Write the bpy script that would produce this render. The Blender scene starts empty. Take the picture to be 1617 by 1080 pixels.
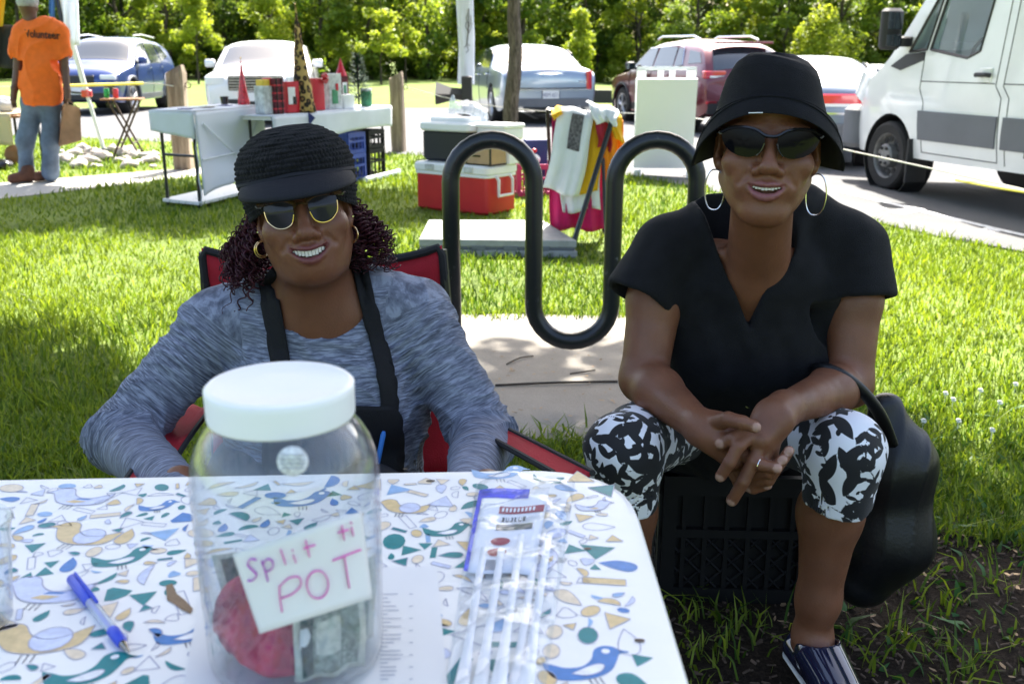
import bpy, bmesh, math, random
import numpy as np
from mathutils import Vector, Matrix

S = bpy.context.scene
COL = S.collection
R = math.radians
rnd = random.Random(11)
rng = np.random.default_rng(11)

# ------------------------------------------------------------------ camera
FPX, PITCH, CAMH = 1557.0, R(16.0), 1.18
cam_data = bpy.data.cameras.new('camera')
cam = bpy.data.objects.new('camera', cam_data)
COL.objects.link(cam)
cam.location = (0, 0, CAMH)
cam.rotation_euler = (R(90) - PITCH, 0, 0)
cam_data.sensor_width = 36
cam_data.lens = FPX / 1617 * 36
cam_data.clip_start = 0.05
cam_data.clip_end = 600
cam_data.dof.use_dof = True
cam_data.dof.focus_distance = 1.66
cam_data.dof.aperture_fstop = 8.5
S.camera = cam

# ------------------------------------------------------------------ light
SUN_EL, SUN_AZ = R(50), R(13)          # the sun stands ahead of the camera, 13 degrees to the right
world = bpy.data.worlds.new('World')
S.world = world
world.use_nodes = True
wn = world.node_tree
wn.nodes.clear()
wo = wn.nodes.new('ShaderNodeOutputWorld')
wb = wn.nodes.new('ShaderNodeBackground')
ws = wn.nodes.new('ShaderNodeTexSky')
ws.sky_type = 'NISHITA'
ws.sun_disc = False
ws.sun_elevation = SUN_EL
ws.sun_rotation = SUN_AZ
ws.air_density = 1.0
ws.dust_density = 4.0
ws.ozone_density = 0.3
wb.inputs['Strength'].default_value = 0.095
wn.links.new(ws.outputs[0], wb.inputs[0])
wn.links.new(wb.outputs[0], wo.inputs[0])
sun_data = bpy.data.lights.new('sun', 'SUN')
sun_data.energy = 5.0
sun_data.angle = R(0.6)
sun_data.color = (1.0, 0.95, 0.86)
sun = bpy.data.objects.new('sun', sun_data)
COL.objects.link(sun)
sdir = Vector((math.cos(SUN_EL) * math.sin(SUN_AZ), math.cos(SUN_EL) * math.cos(SUN_AZ), math.sin(SUN_EL)))
sun.rotation_euler = sdir.to_track_quat('Z', 'Y').to_euler()
sun.location = sdir * 40
S.view_settings.view_transform = 'Standard'
S.view_settings.look = 'None'
S.view_settings.gamma = 1
S.view_settings.use_curve_mapping = False
S.view_settings.exposure = 2.35
S.render.engine = 'CYCLES'
S.cycles.max_bounces = 10
S.cycles.transparent_max_bounces = 24

# ------------------------------------------------------------------ photo pixel -> place
def _dir(u, v):
    x = (u - 808.5) / FPX
    y = -(v - 540) / FPX
    return x, math.cos(PITCH) + y * math.sin(PITCH), -math.sin(PITCH) + y * math.cos(PITCH)
def W(u, v, Y):
    a = _dir(u, v); t = Y / a[1]
    return Vector((a[0] * t, Y, CAMH + a[2] * t))
def G(u, v, z=0.0):
    a = _dir(u, v); t = (z - CAMH) / a[2]
    return Vector((a[0] * t, a[1] * t, z))
def gz(x, y):
    """height of the ground: the car park falls gently to the right"""
    k = min(1, max(0, (y - 4.0) / 4.0)); k = k * k * (3 - 2 * k)
    return -0.05 * min(max(0.0, x - 1.0), 9.0) * k
def gz_np(x, y):
    k = np.clip((y - 4.0) / 4.0, 0, 1); k = k * k * (3 - 2 * k)
    return -0.05 * np.clip(x - 1.0, 0, 9.0) * k

# ------------------------------------------------------------------ materials
MAT = {}
def _new(name):
    m = bpy.data.materials.new(name); m.use_nodes = True
    nt = m.node_tree; nt.nodes.clear()
    out = nt.nodes.new('ShaderNodeOutputMaterial')
    return m, nt, out
def N(nt, kind, **kw):
    n = nt.nodes.new(kind)
    for k, v in kw.items():
        if k in n.inputs: n.inputs[k].default_value = v
        else: setattr(n, k, v)
    return n
def rgba(c): return (c[0], c[1], c[2], 1)
def mixc(nt, fac, a, b, mode='MIX'):
    n = nt.nodes.new('ShaderNodeMix'); n.data_type = 'RGBA'; n.blend_type = mode
    for sock, val in ((n.inputs[0], fac), (n.inputs[6], a), (n.inputs[7], b)):
        if hasattr(val, 'is_linked') or isinstance(val, bpy.types.NodeSocket): nt.links.new(val, sock)
        elif isinstance(val, (int, float)): sock.default_value = val
        else: sock.default_value = rgba(val)
    return n.outputs[2]
def ramp(nt, fac, stops):
    n = nt.nodes.new('ShaderNodeValToRGB'); cr = n.color_ramp
    while len(cr.elements) < len(stops): cr.elements.new(0.5)
    for e, (p, c) in zip(cr.elements, stops):
        e.position = p; e.color = rgba(c) if not isinstance(c, (int, float)) else (c, c, c, 1)
    nt.links.new(fac, n.inputs[0])
    return n.outputs[0]
def noise(nt, scale, detail=3, vec=None, rough=0.55, dist=0.0):
    n = N(nt, 'ShaderNodeTexNoise', Scale=scale, Detail=detail, Roughness=rough, Distortion=dist)
    if vec is not None: nt.links.new(vec, n.inputs['Vector'])
    return n.outputs[0]
def objco(nt, scale=(1, 1, 1), rot=(0, 0, 0)):
    tc = nt.nodes.new('ShaderNodeTexCoord'); mp = nt.nodes.new('ShaderNodeMapping')
    mp.inputs['Scale'].default_value = scale; mp.inputs['Rotation'].default_value = rot
    nt.links.new(tc.outputs['Object'], mp.inputs[0])
    return mp.outputs[0]
def mat(name, col, rough=0.6, metal=0.0, var=0.0, vscale=8.0, bump=0.0, bscale=60.0, coat=0.0, spec=0.5,
        sheen=0.0, sss=0.0, dirt=None, trans=0.0, detail=3):
    """principled material with optional colour variation, fine relief and dirt of its own"""
    if name in MAT: return MAT[name]
    m, nt, out = _new(name)
    b = N(nt, 'ShaderNodeBsdfPrincipled', Roughness=rough, Metallic=metal)
    b.inputs['Specular IOR Level'].default_value = spec
    b.inputs['Coat Weight'].default_value = coat
    b.inputs['Coat Roughness'].default_value = 0.06
    b.inputs['Sheen Weight'].default_value = sheen
    if sss:
        b.inputs['Subsurface Weight'].default_value = sss
        b.inputs['Subsurface Radius'].default_value = (0.6, 0.25, 0.15)
        b.inputs['Subsurface Scale'].default_value = 0.006
    b.inputs['Base Color'].default_value = rgba(col)
    vec = objco(nt) if (var or bump or dirt) else None
    c = None
    if var:
        lo = [max(0, x * (1 - var)) for x in col]; hi = [min(1, x * (1 + var)) for x in col]
        c = ramp(nt, noise(nt, vscale, detail, vec), [(0.3, lo), (0.7, hi)])
    if dirt:
        dc, amount, ds = dirt
        f = ramp(nt, noise(nt, ds, 5, vec, 0.65), [(0.62 - 0.25 * amount, 0), (0.78, amount)])
        c = mixc(nt, f, c if c is not None else col, dc)
    if c is not None: nt.links.new(c, b.inputs['Base Color'])
    if bump:
        bp = N(nt, 'ShaderNodeBump', Strength=bump, Distance=0.01)
        nt.links.new(noise(nt, bscale, 4, vec), bp.inputs['Height'])
        nt.links.new(bp.outputs[0], b.inputs['Normal'])
    if trans:
        t = N(nt, 'ShaderNodeBsdfTranslucent')
        if c is not None: nt.links.new(c, t.inputs[0])
        else: t.inputs[0].default_value = rgba(col)
        mx = N(nt, 'ShaderNodeMixShader'); mx.inputs[0].default_value = trans
        nt.links.new(b.outputs[0], mx.inputs[1]); nt.links.new(t.outputs[0], mx.inputs[2])
        nt.links.new(mx.outputs[0], out.inputs[0])
    else:
        nt.links.new(b.outputs[0], out.inputs[0])
    MAT[name] = m
    return m
def clear_mat(name, tint=(0.93, 0.97, 1.0), milky=0.03, rough=0.03, bump=0.0, bscale=20.0, ior=1.45, fmul=1.0):
    """thin clear plastic or glass: see-through, with a real fresnel reflection and a little haze"""
    if name in MAT: return MAT[name]
    m, nt, out = _new(name)
    tr = N(nt, 'ShaderNodeBsdfTransparent'); tr.inputs[0].default_value = rgba(tint)
    df = N(nt, 'ShaderNodeBsdfDiffuse'); df.inputs[0].default_value = (0.85, 0.9, 0.95, 1)
    gl = N(nt, 'ShaderNodeBsdfGlossy', Roughness=rough)
    fr = N(nt, 'ShaderNodeLayerWeight', Blend=0.5)
    if bump:
        bp = N(nt, 'ShaderNodeBump', Strength=bump, Distance=0.01)
        nt.links.new(noise(nt, bscale, 3, objco(nt)), bp.inputs['Height'])
        nt.links.new(bp.outputs[0], gl.inputs['Normal']); nt.links.new(bp.outputs[0], fr.inputs['Normal'])
    mu = N(nt, 'ShaderNodeMath', operation='MULTIPLY'); mu.inputs[1].default_value = fmul
    pw = N(nt, 'ShaderNodeMath', operation='POWER'); pw.inputs[1].default_value = 4.0
    ma = N(nt, 'ShaderNodeMath', operation='MULTIPLY_ADD'); ma.inputs[1].default_value = 0.8; ma.inputs[2].default_value = ((ior - 1) / (ior + 1)) ** 2
    nt.links.new(fr.outputs['Facing'], pw.inputs[0]); nt.links.new(pw.outputs[0], ma.inputs[0]); nt.links.new(ma.outputs[0], mu.inputs[0])
    a = N(nt, 'ShaderNodeMixShader'); a.inputs[0].default_value = milky
    b = N(nt, 'ShaderNodeMixShader')
    nt.links.new(tr.outputs[0], a.inputs[1]); nt.links.new(df.outputs[0], a.inputs[2])
    nt.links.new(mu.outputs[0], b.inputs[0]); nt.links.new(a.outputs[0], b.inputs[1]); nt.links.new(gl.outputs[0], b.inputs[2])
    nt.links.new(b.outputs[0], out.inputs[0])
    MAT[name] = m
    return m
def leaf_mat(name, lo, hi, trans=0.5, rough=0.55, attr='shade'):
    """leaf or blade: colour differs from leaf to leaf, light shines through"""
    if name in MAT: return MAT[name]
    m, nt, out = _new(name)
    at = N(nt, 'ShaderNodeAttribute', attribute_name=attr)
    c = ramp(nt, at.outputs['Fac'], [(0.0, lo), (1.0, hi)])
    b = N(nt, 'ShaderNodeBsdfPrincipled', Roughness=rough)
    b.inputs['Specular IOR Level'].default_value = 0.35
    t = N(nt, 'ShaderNodeBsdfTranslucent')
    tc = mixc(nt, 1.0, c, (1.0, 0.95, 0.45), 'MULTIPLY')
    nt.links.new(c, b.inputs['Base Color']); nt.links.new(tc, t.inputs[0])
    mx = N(nt, 'ShaderNodeMixShader'); mx.inputs[0].default_value = trans
    nt.links.new(b.outputs[0], mx.inputs[1]); nt.links.new(t.outputs[0], mx.inputs[2])
    nt.links.new(mx.outputs[0], out.inputs[0])
    MAT[name] = m
    return m

# ------------------------------------------------------------------ objects
ROOT = {}
def tag(o, label=None, cat=None, group=None, kind=None):
    if label: o['label'] = label
    if cat: o['category'] = cat
    if group: o['group'] = group
    if kind: o['kind'] = kind
    return o
def thing(name, label, cat, loc=(0, 0, 0), rotz=0.0, group=None):
    o = bpy.data.objects.new(name, None); COL.objects.link(o)
    o.empty_display_size = 0.1
    o.location = loc; o.rotation_euler = (0, 0, rotz)
    ROOT[o] = (Matrix.Translation(Vector(loc)) @ Matrix.Rotation(rotz, 4, 'Z')).inverted()
    return tag(o, label, cat, group)
def mesh_obj(name, verts, faces, m, parent=None, smooth=True, local=False, sharp=None):
    """link one mesh object; verts are world coordinates unless local, and are moved into the parent's frame"""
    me = bpy.data.meshes.new(name)
    if isinstance(verts, np.ndarray):
        V = verts.astype(float)
        if parent is not None and not local:
            M = np.array(ROOT[parent]); V = V @ M[:3, :3].T + M[:3, 3]
        V = V.tolist()
    else:
        V = [Vector(v) for v in verts]
        if parent is not None and not local:
            M = ROOT[parent]; V = [M @ v for v in V]
        V = [tuple(v) for v in V]
    me.from_pydata(V, [], faces.tolist() if isinstance(faces, np.ndarray) else faces)
    me.materials.append(m)
    if smooth:
        me.polygons.foreach_set('use_smooth', [True] * len(me.polygons))
        if sharp is not None: me.set_sharp_from_angle(angle=R(sharp))
    me.update()
    o = bpy.data.objects.new(name, me); COL.objects.link(o)
    if parent is not None:
        o.parent = parent
        ROOT[o] = ROOT[parent]
    return o
def copy_tree(o, parent=None):
    c = o.copy(); COL.objects.link(c)
    if parent is not None: c.parent = parent
    for ch in list(o.children): copy_tree(ch, c)
    return c
def frame_of(d, up=Vector((0, 0, 1))):
    d = Vector(d).normalized()
    if abs(d.dot(up)) > 0.98: up = Vector((1, 0, 0))
    s = d.cross(up).normalized(); t = s.cross(d).normalized()
    return s, t
class MB:
    """collects shapes that become one mesh"""
    def __init__(self): self.v = []; self.f = []
    def add(self, vs, fs):
        n = len(self.v); self.v += [Vector(x) for x in vs]
        self.f += [tuple(i + n for i in f) for f in fs]; return self
    def box(self, c, s, rot=None):
        c = Vector(c); vs = []
        for z in (-.5, .5):
            for x, y in ((-.5, -.5), (.5, -.5), (.5, .5), (-.5, .5)):
                p = Vector((x * s[0], y * s[1], z * s[2]))
                if rot is not None: p = rot @ p
                vs.append(c + p)
        return self.add(vs, [(3, 2, 1, 0), (4, 5, 6, 7), (0, 1, 5, 4), (1, 2, 6, 5), (2, 3, 7, 6), (3, 0, 4, 7)])
    def rbox(self, c, s, r, rot=None, seg=3):
        """box with rounded vertical edges and chamfered top and bottom"""
        c = Vector(c); ring = []
        hx, hy = s[0] / 2, s[1] / 2; r = min(r, hx * .98, hy * .98)
        for k, (cx, cy) in enumerate(((hx - r, hy - r), (-hx + r, hy - r), (-hx + r, -hy + r), (hx - r, -hy + r))):
            for q in range(seg + 1):
                a = math.pi / 2 * (k + q / seg); ring.append((cx + r * math.cos(a), cy + r * math.sin(a)))
        n = len(ring); e = min(r * 0.5, s[2] * 0.2); vs = []
        for z, k in ((-s[2] / 2, e), (-s[2] / 2 + e, 0), (s[2] / 2 - e, 0), (s[2] / 2, e)):
            for x, y in ring:
                p = Vector((x * (1 - k / max(hx, 1e-6)), y * (1 - k / max(hy, 1e-6)), z))
                if rot is not None: p = rot @ p
                vs.append(c + p)
        fs = [tuple(range(n - 1, -1, -1)), tuple(range(3 * n, 4 * n))]
        for L in range(3):
            for i in range(n): fs.append((L * n + i, L * n + (i + 1) % n, (L + 1) * n + (i + 1) % n, (L + 1) * n + i))
        return self.add(vs, fs)
    def tube(self, pts, rad, n=8, cap=True, flat=1.0):
        pts = [Vector(p) for p in pts]; m = len(pts)
        rad = [rad] * m if isinstance(rad, (int, float)) else rad
        vs = []; s = None
        for i, p in enumerate(pts):
            d = (pts[min(i + 1, m - 1)] - pts[max(i - 1, 0)]).normalized()
            if s is None: s, t = frame_of(d)
            else:
                s = (s - d * s.dot(d)).normalized(); t = s.cross(d).normalized()
            for k in range(n):
                a = 2 * math.pi * k / n
                vs.append(p + (s * math.cos(a) + t * math.sin(a) * flat) * rad[i])
        fs = []
        for i in range(m - 1):
            for k in range(n): fs.append((i * n + k, i * n + (k + 1) % n, (i + 1) * n + (k + 1) % n, (i + 1) * n + k))
        if cap: fs += [tuple(range(n - 1, -1, -1)), tuple(range((m - 1) * n, m * n))]
        return self.add(vs, fs)
    def lathe(self, prof, c=(0, 0, 0), n=24, rot=None, cap=True):
        c = Vector(c); vs = []
        for r, z in prof:
            for k in range(n):
                a = 2 * math.pi * k / n; p = Vector((r * math.cos(a), r * math.sin(a), z))
                if rot is not None: p = rot @ p
                vs.append(c + p)
        m = len(prof); fs = []
        for i in range(m - 1):
            for k in range(n): fs.append((i * n + k, i * n + (k + 1) % n, (i + 1) * n + (k + 1) % n, (i + 1) * n + k))
        if cap:
            if prof[0][0] > 1e-6: fs.append(tuple(range(n - 1, -1, -1)))
            if prof[-1][0] > 1e-6: fs.append(tuple(range((m - 1) * n, m * n)))
        return self.add(vs, fs)
    def prism(self, poly, d):
        """polygon (3-D points) pushed along vector d"""
        poly = [Vector(p) for p in poly]; d = Vector(d); n = len(poly)
        fs = [tuple(range(n - 1, -1, -1)), tuple(range(n, 2 * n))]
        fs += [(i, (i + 1) % n, n + (i + 1) % n, n + i) for i in range(n)]
        return self.add(poly + [p + d for p in poly], fs)
    def grid(self, P, closed_u=False):
        """P[i][j] points"""
        a, b = len(P), len(P[0]); fs = []
        for i in range(a - 1 + (1 if closed_u else 0)):
            for j in range(b - 1):
                i2 = (i + 1) % a
                fs.append((i * b + j, i2 * b + j, i2 * b + j + 1, i * b + j + 1))
        return self.add([p for row in P for p in row], fs)
    def build(self, name, m, parent=None, smooth=True, local=False, sharp=35):
        return mesh_obj(name, self.v, self.f, m, parent, smooth, local, sharp)
def fix_normals(o):
    bm = bmesh.new(); bm.from_mesh(o.data); bmesh.ops.recalc_face_normals(bm, faces=bm.faces); bm.to_mesh(o.data); bm.free()
def solidify(o, t, offset=0.0):
    md = o.modifiers.new('thick', 'SOLIDIFY'); md.thickness = t; md.offset = offset; return o
def bevel(o, w, seg=2):
    md = o.modifiers.new('bevel', 'BEVEL'); md.width = w; md.segments = seg; md.limit_method = 'ANGLE'; md.angle_limit = R(40); return o
def catmull(pts, n=8):
    P = [Vector(p) for p in pts]; out = []
    Q = [P[0] * 2 - P[1]] + P + [P[-1] * 2 - P[-2]]
    for i in range(1, len(Q) - 2):
        p0, p1, p2, p3 = Q[i - 1], Q[i], Q[i + 1], Q[i + 2]
        for k in range(n):
            t = k / n
            out.append(0.5 * ((2 * p1) + (p2 - p0) * t + (2 * p0 - 5 * p1 + 4 * p2 - p3) * t * t + (3 * p1 - p0 - 3 * p2 + p3) * t ** 3))
    out.append(P[-1]); return out
def text_mesh(s, size, bold=0.0):
    """flat lettering as (verts, faces) in the xy plane, centred"""
    cu = bpy.data.curves.new('t', 'FONT'); cu.body = s; cu.size = size; cu.align_x = 'CENTER'; cu.align_y = 'CENTER'
    cu.resolution_u = 3; cu.offset = bold
    o = bpy.data.objects.new('t', cu); COL.objects.link(o)
    me = bpy.data.meshes.new_from_object(o.evaluated_get(bpy.context.evaluated_depsgraph_get()))
    vs = [v.co.copy() for v in me.vertices]; fs = [tuple(p.vertices) for p in me.polygons]
    bpy.data.objects.remove(o); bpy.data.curves.remove(cu); bpy.data.meshes.remove(me)
    return vs, fs

# ------------------------------------------------------------------ implicit shapes -> continuous surface
def _a(p): return np.array(tuple(p), dtype=np.float32)
def ell(c, r, Rm=None):
    c = _a(c); r = _a(r); Rn = None if Rm is None else np.array(Rm, dtype=np.float32)
    def f(P):
        q = P - c
        if Rn is not None: q = q @ Rn
        k0 = np.sqrt(((q / r) ** 2).sum(-1)) + 1e-9
        k1 = np.sqrt(((q / (r * r)) ** 2).sum(-1)) + 1e-9
        return k0 * (k0 - 1) / k1
    return (f, c, float(r.max()))
def cone(a, b, r1, r2, side=None, wide=1.0):
    """tapered capsule; wide > 1 stretches the section along side"""
    a = _a(a); b = _a(b); ba = b - a; L2 = float((ba * ba).sum()) + 1e-12
    s = None
    if side is not None:
        s = _a(side); s = s - ba * (s @ ba) / L2; s = s / (np.linalg.norm(s) + 1e-9)
    def f(P):
        q = P - a
        h = np.clip((q @ ba) / L2, 0, 1)
        q = q - h[..., None] * ba
        d2 = (q * q).sum(-1)
        if s is not None:
            qs = q @ s; d2 = d2 - qs * qs * (1 - 1 / (wide * wide))
        return np.sqrt(np.maximum(d2, 0)) - (r1 + (r2 - r1) * h)
    return (f, (a + b) / 2, math.sqrt(L2) / 2 + max(r1, r2) * max(1, wide))
def chain(pts, rads, side=None, wide=1.0):
    return [cone(pts[i], pts[i + 1], rads[i], rads[i + 1], side, wide) for i in range(len(pts) - 1)]
def halfspace(p, n):
    p = _a(p); n = _a(n); n = n / np.linalg.norm(n)
    return (lambda P: (P - p) @ n, p, 1e6)
def slab(f, c, b): return (f, _a(c), b)
def xf(prim, c, Rm, s=(1, 1, 1)):
    """prim given in a local frame: world = c + Rm @ (local * s)"""
    f, pc, pb = prim; c = _a(c); Rn = np.array(Rm, dtype=np.float32); sv = _a(s); sm = float(sv.min())
    return (lambda P: f(((P - c) @ Rn) / sv) * sm, c + Rn @ (pc * sv), pb * float(sv.max()))
def _smin(a, b, k):
    h = np.clip(0.5 + 0.5 * (b - a) / k, 0, 1)
    return b + (a - b) * h - k * h * (1 - h)
def sdf_eval(ops, P, c=None, rad=None):
    d = np.full(P.shape[:-1], 1.0, dtype=np.float32)
    for op, (f, pc, pb), k in ops:
        if c is not None and op != 'i' and np.linalg.norm(pc - c) - pb > rad + k + 0.03: continue
        p = f(P).astype(np.float32)
        if op == 'u': d = _smin(d, p, k)
        elif op == 's': d = -_smin(-d, p, k)
        else: d = -_smin(-d, -p, k)
    return d
def sdf_surface(ops, h, disp=None, pad=0.02, block=12, bounds=None):
    """surface nets on a sparse grid; returns vertices and quads"""
    if bounds is None:
        lo = np.min([p[1] - p[2] for o, p, k in ops if o == 'u'], axis=0) - pad
        hi = np.max([p[1] + p[2] for o, p, k in ops if o == 'u'], axis=0) + pad
    else: lo, hi = np.array(bounds[0]), np.array(bounds[1])
    nb = np.ceil((hi - lo) / (h * block)).astype(int); n = nb * block + 1
    D = np.full(tuple(n), 1.0, dtype=np.float32)
    rad = h * block * 0.87
    bidx = np.stack(np.meshgrid(*[np.arange(q) for q in nb], indexing='ij'), -1).reshape(-1, 3)
    cen = (lo + (bidx * block + block / 2) * h).astype(np.float32)
    dc = np.concatenate([sdf_eval(ops, cen[q:q + 20000]) for q in range(0, len(cen), 20000)])
    oc = np.array([o[1][1] for o in ops], dtype=np.float32); ob = np.array([o[1][2] + o[2] for o in ops], dtype=np.float32)
    loc = np.stack(np.meshgrid(*[np.arange(block + 1) * h] * 3, indexing='ij'), -1).astype(np.float32)
    for b0, c, dd in zip(bidx * block, cen, dc):
        if dd > rad + .045: continue
        sl = (slice(b0[0], b0[0] + block + 1), slice(b0[1], b0[1] + block + 1), slice(b0[2], b0[2] + block + 1))
        if dd < -rad - .045: D[sl] = -1; continue
        nr = np.nonzero(np.linalg.norm(oc - c, axis=1) - ob < rad + .01)[0]
        P = loc + (lo + b0 * h).astype(np.float32)
        d = sdf_eval([ops[q] for q in nr], P)
        if disp is not None: d = d + disp(P)
        D[sl] = d
    Sg = D < 0
    nx, ny, nz = D.shape
    cnt = np.zeros((nx - 1, ny - 1, nz - 1), dtype=np.uint8)
    for i in (0, 1):
        for j in (0, 1):
            for k in (0, 1): cnt += Sg[i:nx - 1 + i, j:ny - 1 + j, k:nz - 1 + k]
    act = (cnt > 0) & (cnt < 8)
    idx = np.argwhere(act)
    vid = np.full(act.shape, -1, dtype=np.int32); vid[act] = np.arange(len(idx))
    acc = np.zeros((len(idx), 3)); num = np.zeros(len(idx))
    cor = [(i, j, k) for i in (0, 1) for j in (0, 1) for k in (0, 1)]
    val = {c: D[idx[:, 0] + c[0], idx[:, 1] + c[1], idx[:, 2] + c[2]] for c in cor}
    for a in range(3):
        for c in cor:
            if c[a]: continue
            e = list(c); e[a] = 1; e = tuple(e)
            va, vb = val[c], val[e]; m = (va < 0) != (vb < 0)
            t = va[m] / (va[m] - vb[m])
            p = np.tile(np.array(c, float), (m.sum(), 1)); p[:, a] += t
            acc[m] += p; num[m] += 1
    V = lo + (idx + acc / num[:, None]) * h
    quads = []
    for a in range(3):
        sl0 = [slice(None)] * 3; sl1 = [slice(None)] * 3
        sl0[a] = slice(0, -1); sl1[a] = slice(1, None)
        s0, s1 = Sg[tuple(sl0)], Sg[tuple(sl1)]
        cr = np.argwhere(s0 != s1)
        b, c = (a + 1) % 3, (a + 2) % 3
        ok = (cr[:, b] > 0) & (cr[:, c] > 0) & (cr[:, b] < D.shape[b] - 1) & (cr[:, c] < D.shape[c] - 1)
        cr = cr[ok]; flip = ~s0[cr[:, 0], cr[:, 1], cr[:, 2]]
        q = []
        for db, dc in ((-1, -1), (0, -1), (0, 0), (-1, 0)):
            w = cr.copy(); w[:, b] += db; w[:, c] += dc
            q.append(vid[w[:, 0], w[:, 1], w[:, 2]])
        q = np.stack(q, 1); q[flip] = q[flip][:, ::-1]
        quads.append(q)
    Q = np.concatenate(quads); Q = Q[(Q >= 0).all(1)]
    return V, Q
def smooth_verts(V, Q, it=1, lam=0.5):
    e = np.concatenate([Q[:, [0, 1]], Q[:, [1, 2]], Q[:, [2, 3]], Q[:, [3, 0]]])
    for _ in range(it):
        acc = np.zeros_like(V); n = np.zeros(len(V))
        for a in range(3):
            acc[:, a] = np.bincount(e[:, 0], V[e[:, 1], a], len(V)) + np.bincount(e[:, 1], V[e[:, 0], a], len(V))
        n = np.bincount(e[:, 0], minlength=len(V)) + np.bincount(e[:, 1], minlength=len(V))
        V = V + lam * (acc / np.maximum(n, 1)[:, None] - V)
    return V
def vert_normals(V, Q):
    fn = np.cross(V[Q[:, 2]] - V[Q[:, 0]], V[Q[:, 3]] - V[Q[:, 1]])
    Nn = np.zeros_like(V)
    for a in range(3):
        for c in range(4): Nn[:, a] += np.bincount(Q[:, c], fn[:, a], len(V))
    return Nn / (np.linalg.norm(Nn, axis=1, keepdims=True) + 1e-12)
def attr(o, name, data, kind='FLOAT'):
    at = o.data.attributes.new(name, kind, 'POINT')
    at.data.foreach_set('value' if kind == 'FLOAT' else 'vector', np.asarray(data, dtype=np.float32).ravel())
def wob(seed, scale, n=7):
    """cheap smooth noise in -1..1 from a few waves"""
    g = np.random.default_rng(seed); K = g.normal(size=(n, 3)) * scale; ph = g.uniform(0, 6.28, n)
    def f(P):
        s = 0
        for k in range(n): s = s + np.sin(P @ K[k].astype(np.float32) + ph[k])
        return s / (n ** 0.5) * 0.8
    return f
U = lambda prims, k: [('u', p, k) for p in (prims if isinstance(prims, list) else [prims])]
SUB = lambda prims, k: [('s', p, k) for p in (prims if isinstance(prims, list) else [prims])]
# ================================================================== SETTING
def ground_mat(name, lo, mid, hi, s1, s2, bump=0.5):
    m, nt, out = _new(name); vec = objco(nt)
    b = N(nt, 'ShaderNodeBsdfPrincipled', Roughness=0.95); b.inputs['Specular IOR Level'].default_value = 0.15
    a = noise(nt, s1, 5, vec, 0.6); f = noise(nt, s2, 6, vec, 0.7)
    c1 = ramp(nt, a, [(0.3, lo), (0.7, mid)]); c2 = ramp(nt, f, [(0.45, 0.0), (0.75, 1.0)])
    c = mixc(nt, c2, c1, hi); nt.links.new(c, b.inputs['Base Color'])
    bp = N(nt, 'ShaderNodeBump', Strength=bump, Distance=0.03); nt.links.new(f, bp.inputs['Height'])
    nt.links.new(bp.outputs[0], b.inputs['Normal']); nt.links.new(b.outputs[0], out.inputs[0])
    MAT[name] = m; return m
ground_mat('lawn', (0.05, 0.085, 0.016), (0.13, 0.19, 0.035), (0.21, 0.24, 0.06), 0.8, 40)
ground_mat('asphalt', (0.095, 0.096, 0.10), (0.125, 0.126, 0.13), (0.18, 0.18, 0.18), 1.2, 160, 0.4)
ground_mat('pavement', (0.36, 0.34, 0.31), (0.42, 0.40, 0.36), (0.46, 0.44, 0.40), 1.5, 120, 0.2)
ground_mat('pad_concrete', (0.24, 0.215, 0.185), (0.31, 0.285, 0.25), (0.36, 0.33, 0.29), 3.0, 220, 0.35)
ground_mat('mulch', (0.020, 0.014, 0.010), (0.045, 0.030, 0.021), (0.085, 0.062, 0.045), 9, 120, 1.0)
mat('road_paint', (0.78, 0.79, 0.80), 0.7, var=0.15, vscale=30, dirt=((0.2, 0.2, 0.2), 0.8, 25))

def y_near(x):
    return np.interp(x, [-60, -7.04, -1.28, 1.3, 2.85, 3.5, 4.6, 6.0, 7.0], [30, 15.8, 12.8, 10.5, 8.2, 6.6, 3.5, -1.0, -6])
def sheet(name, xs, ys, zf, m):
    P = [[Vector((x, y, zf(x, y))) for y in ys] for x in xs]
    o = MB().grid(P).build(name, m, sharp=None); o['kind'] = 'structure'
    fix_normals(o); return o
xs = sorted(set([-320, -200, -120, -70, -40, -25] + [round(-16 + 0.5 * i, 2) for i in range(65)] + [25, 40, 70, 120, 200, 320]))
ys = sorted(set([-120, -60, -30, -12] + [round(-6 + 0.5 * i, 2) for i in range(75)] + [36, 42, 50, 60, 75, 95, 130, 200, 360]))
sheet('ground', xs, ys, gz, MAT['lawn'])
# car park and lane
cols = [-60, -40, -25] + [round(-16 + 0.4 * i, 2) for i in range(60)] + [9, 12, 18, 30, 60]
P = []
for x in cols:
    y0 = float(y_near(x)) + 0.04 * math.sin(x * 9) + 0.03 * math.sin(x * 23); y1 = 25.2
    if y0 > y1 - .5: y0 = y1 - .5
    P.append([Vector((x, y0 + (y1 - y0) * t / 40, gz(x, y0 + (y1 - y0) * t / 40) + 0.006)) for t in range(41)])
o = MB().grid(P).build('car_park', MAT['asphalt'], sharp=None); fix_normals(o); o['kind'] = 'structure'
def stripe(p, q, w, name='parking_line'):
    p, q = Vector(p), Vector(q); d = (q - p).normalized(); s = Vector((-d.y, d.x, 0)) * w / 2; n = 10
    P = [[a for a in ((p + (q - p) * i / n) + s, (p + (q - p) * i / n) - s)] for i in range(n + 1)]
    P = [[Vector((a.x, a.y, gz(a.x, a.y) + 0.011)) for a in r] for r in P]
    o = MB().grid(P).build(name, MAT['road_paint'], sharp=None); fix_normals(o); o['kind'] = 'structure'
z0 = -0.09
stripe(G(1330, 300, z0), G(1640, 367, z0), 0.10)
stripe(G(1372, 322, z0), G(1388, 328, z0), 0.16)
stripe(G(1452, 323, z0), G(1415, 334, z0), 0.14)
stripe(G(1575, 352, z0), G(1540, 366, z0), 0.14)
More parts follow.
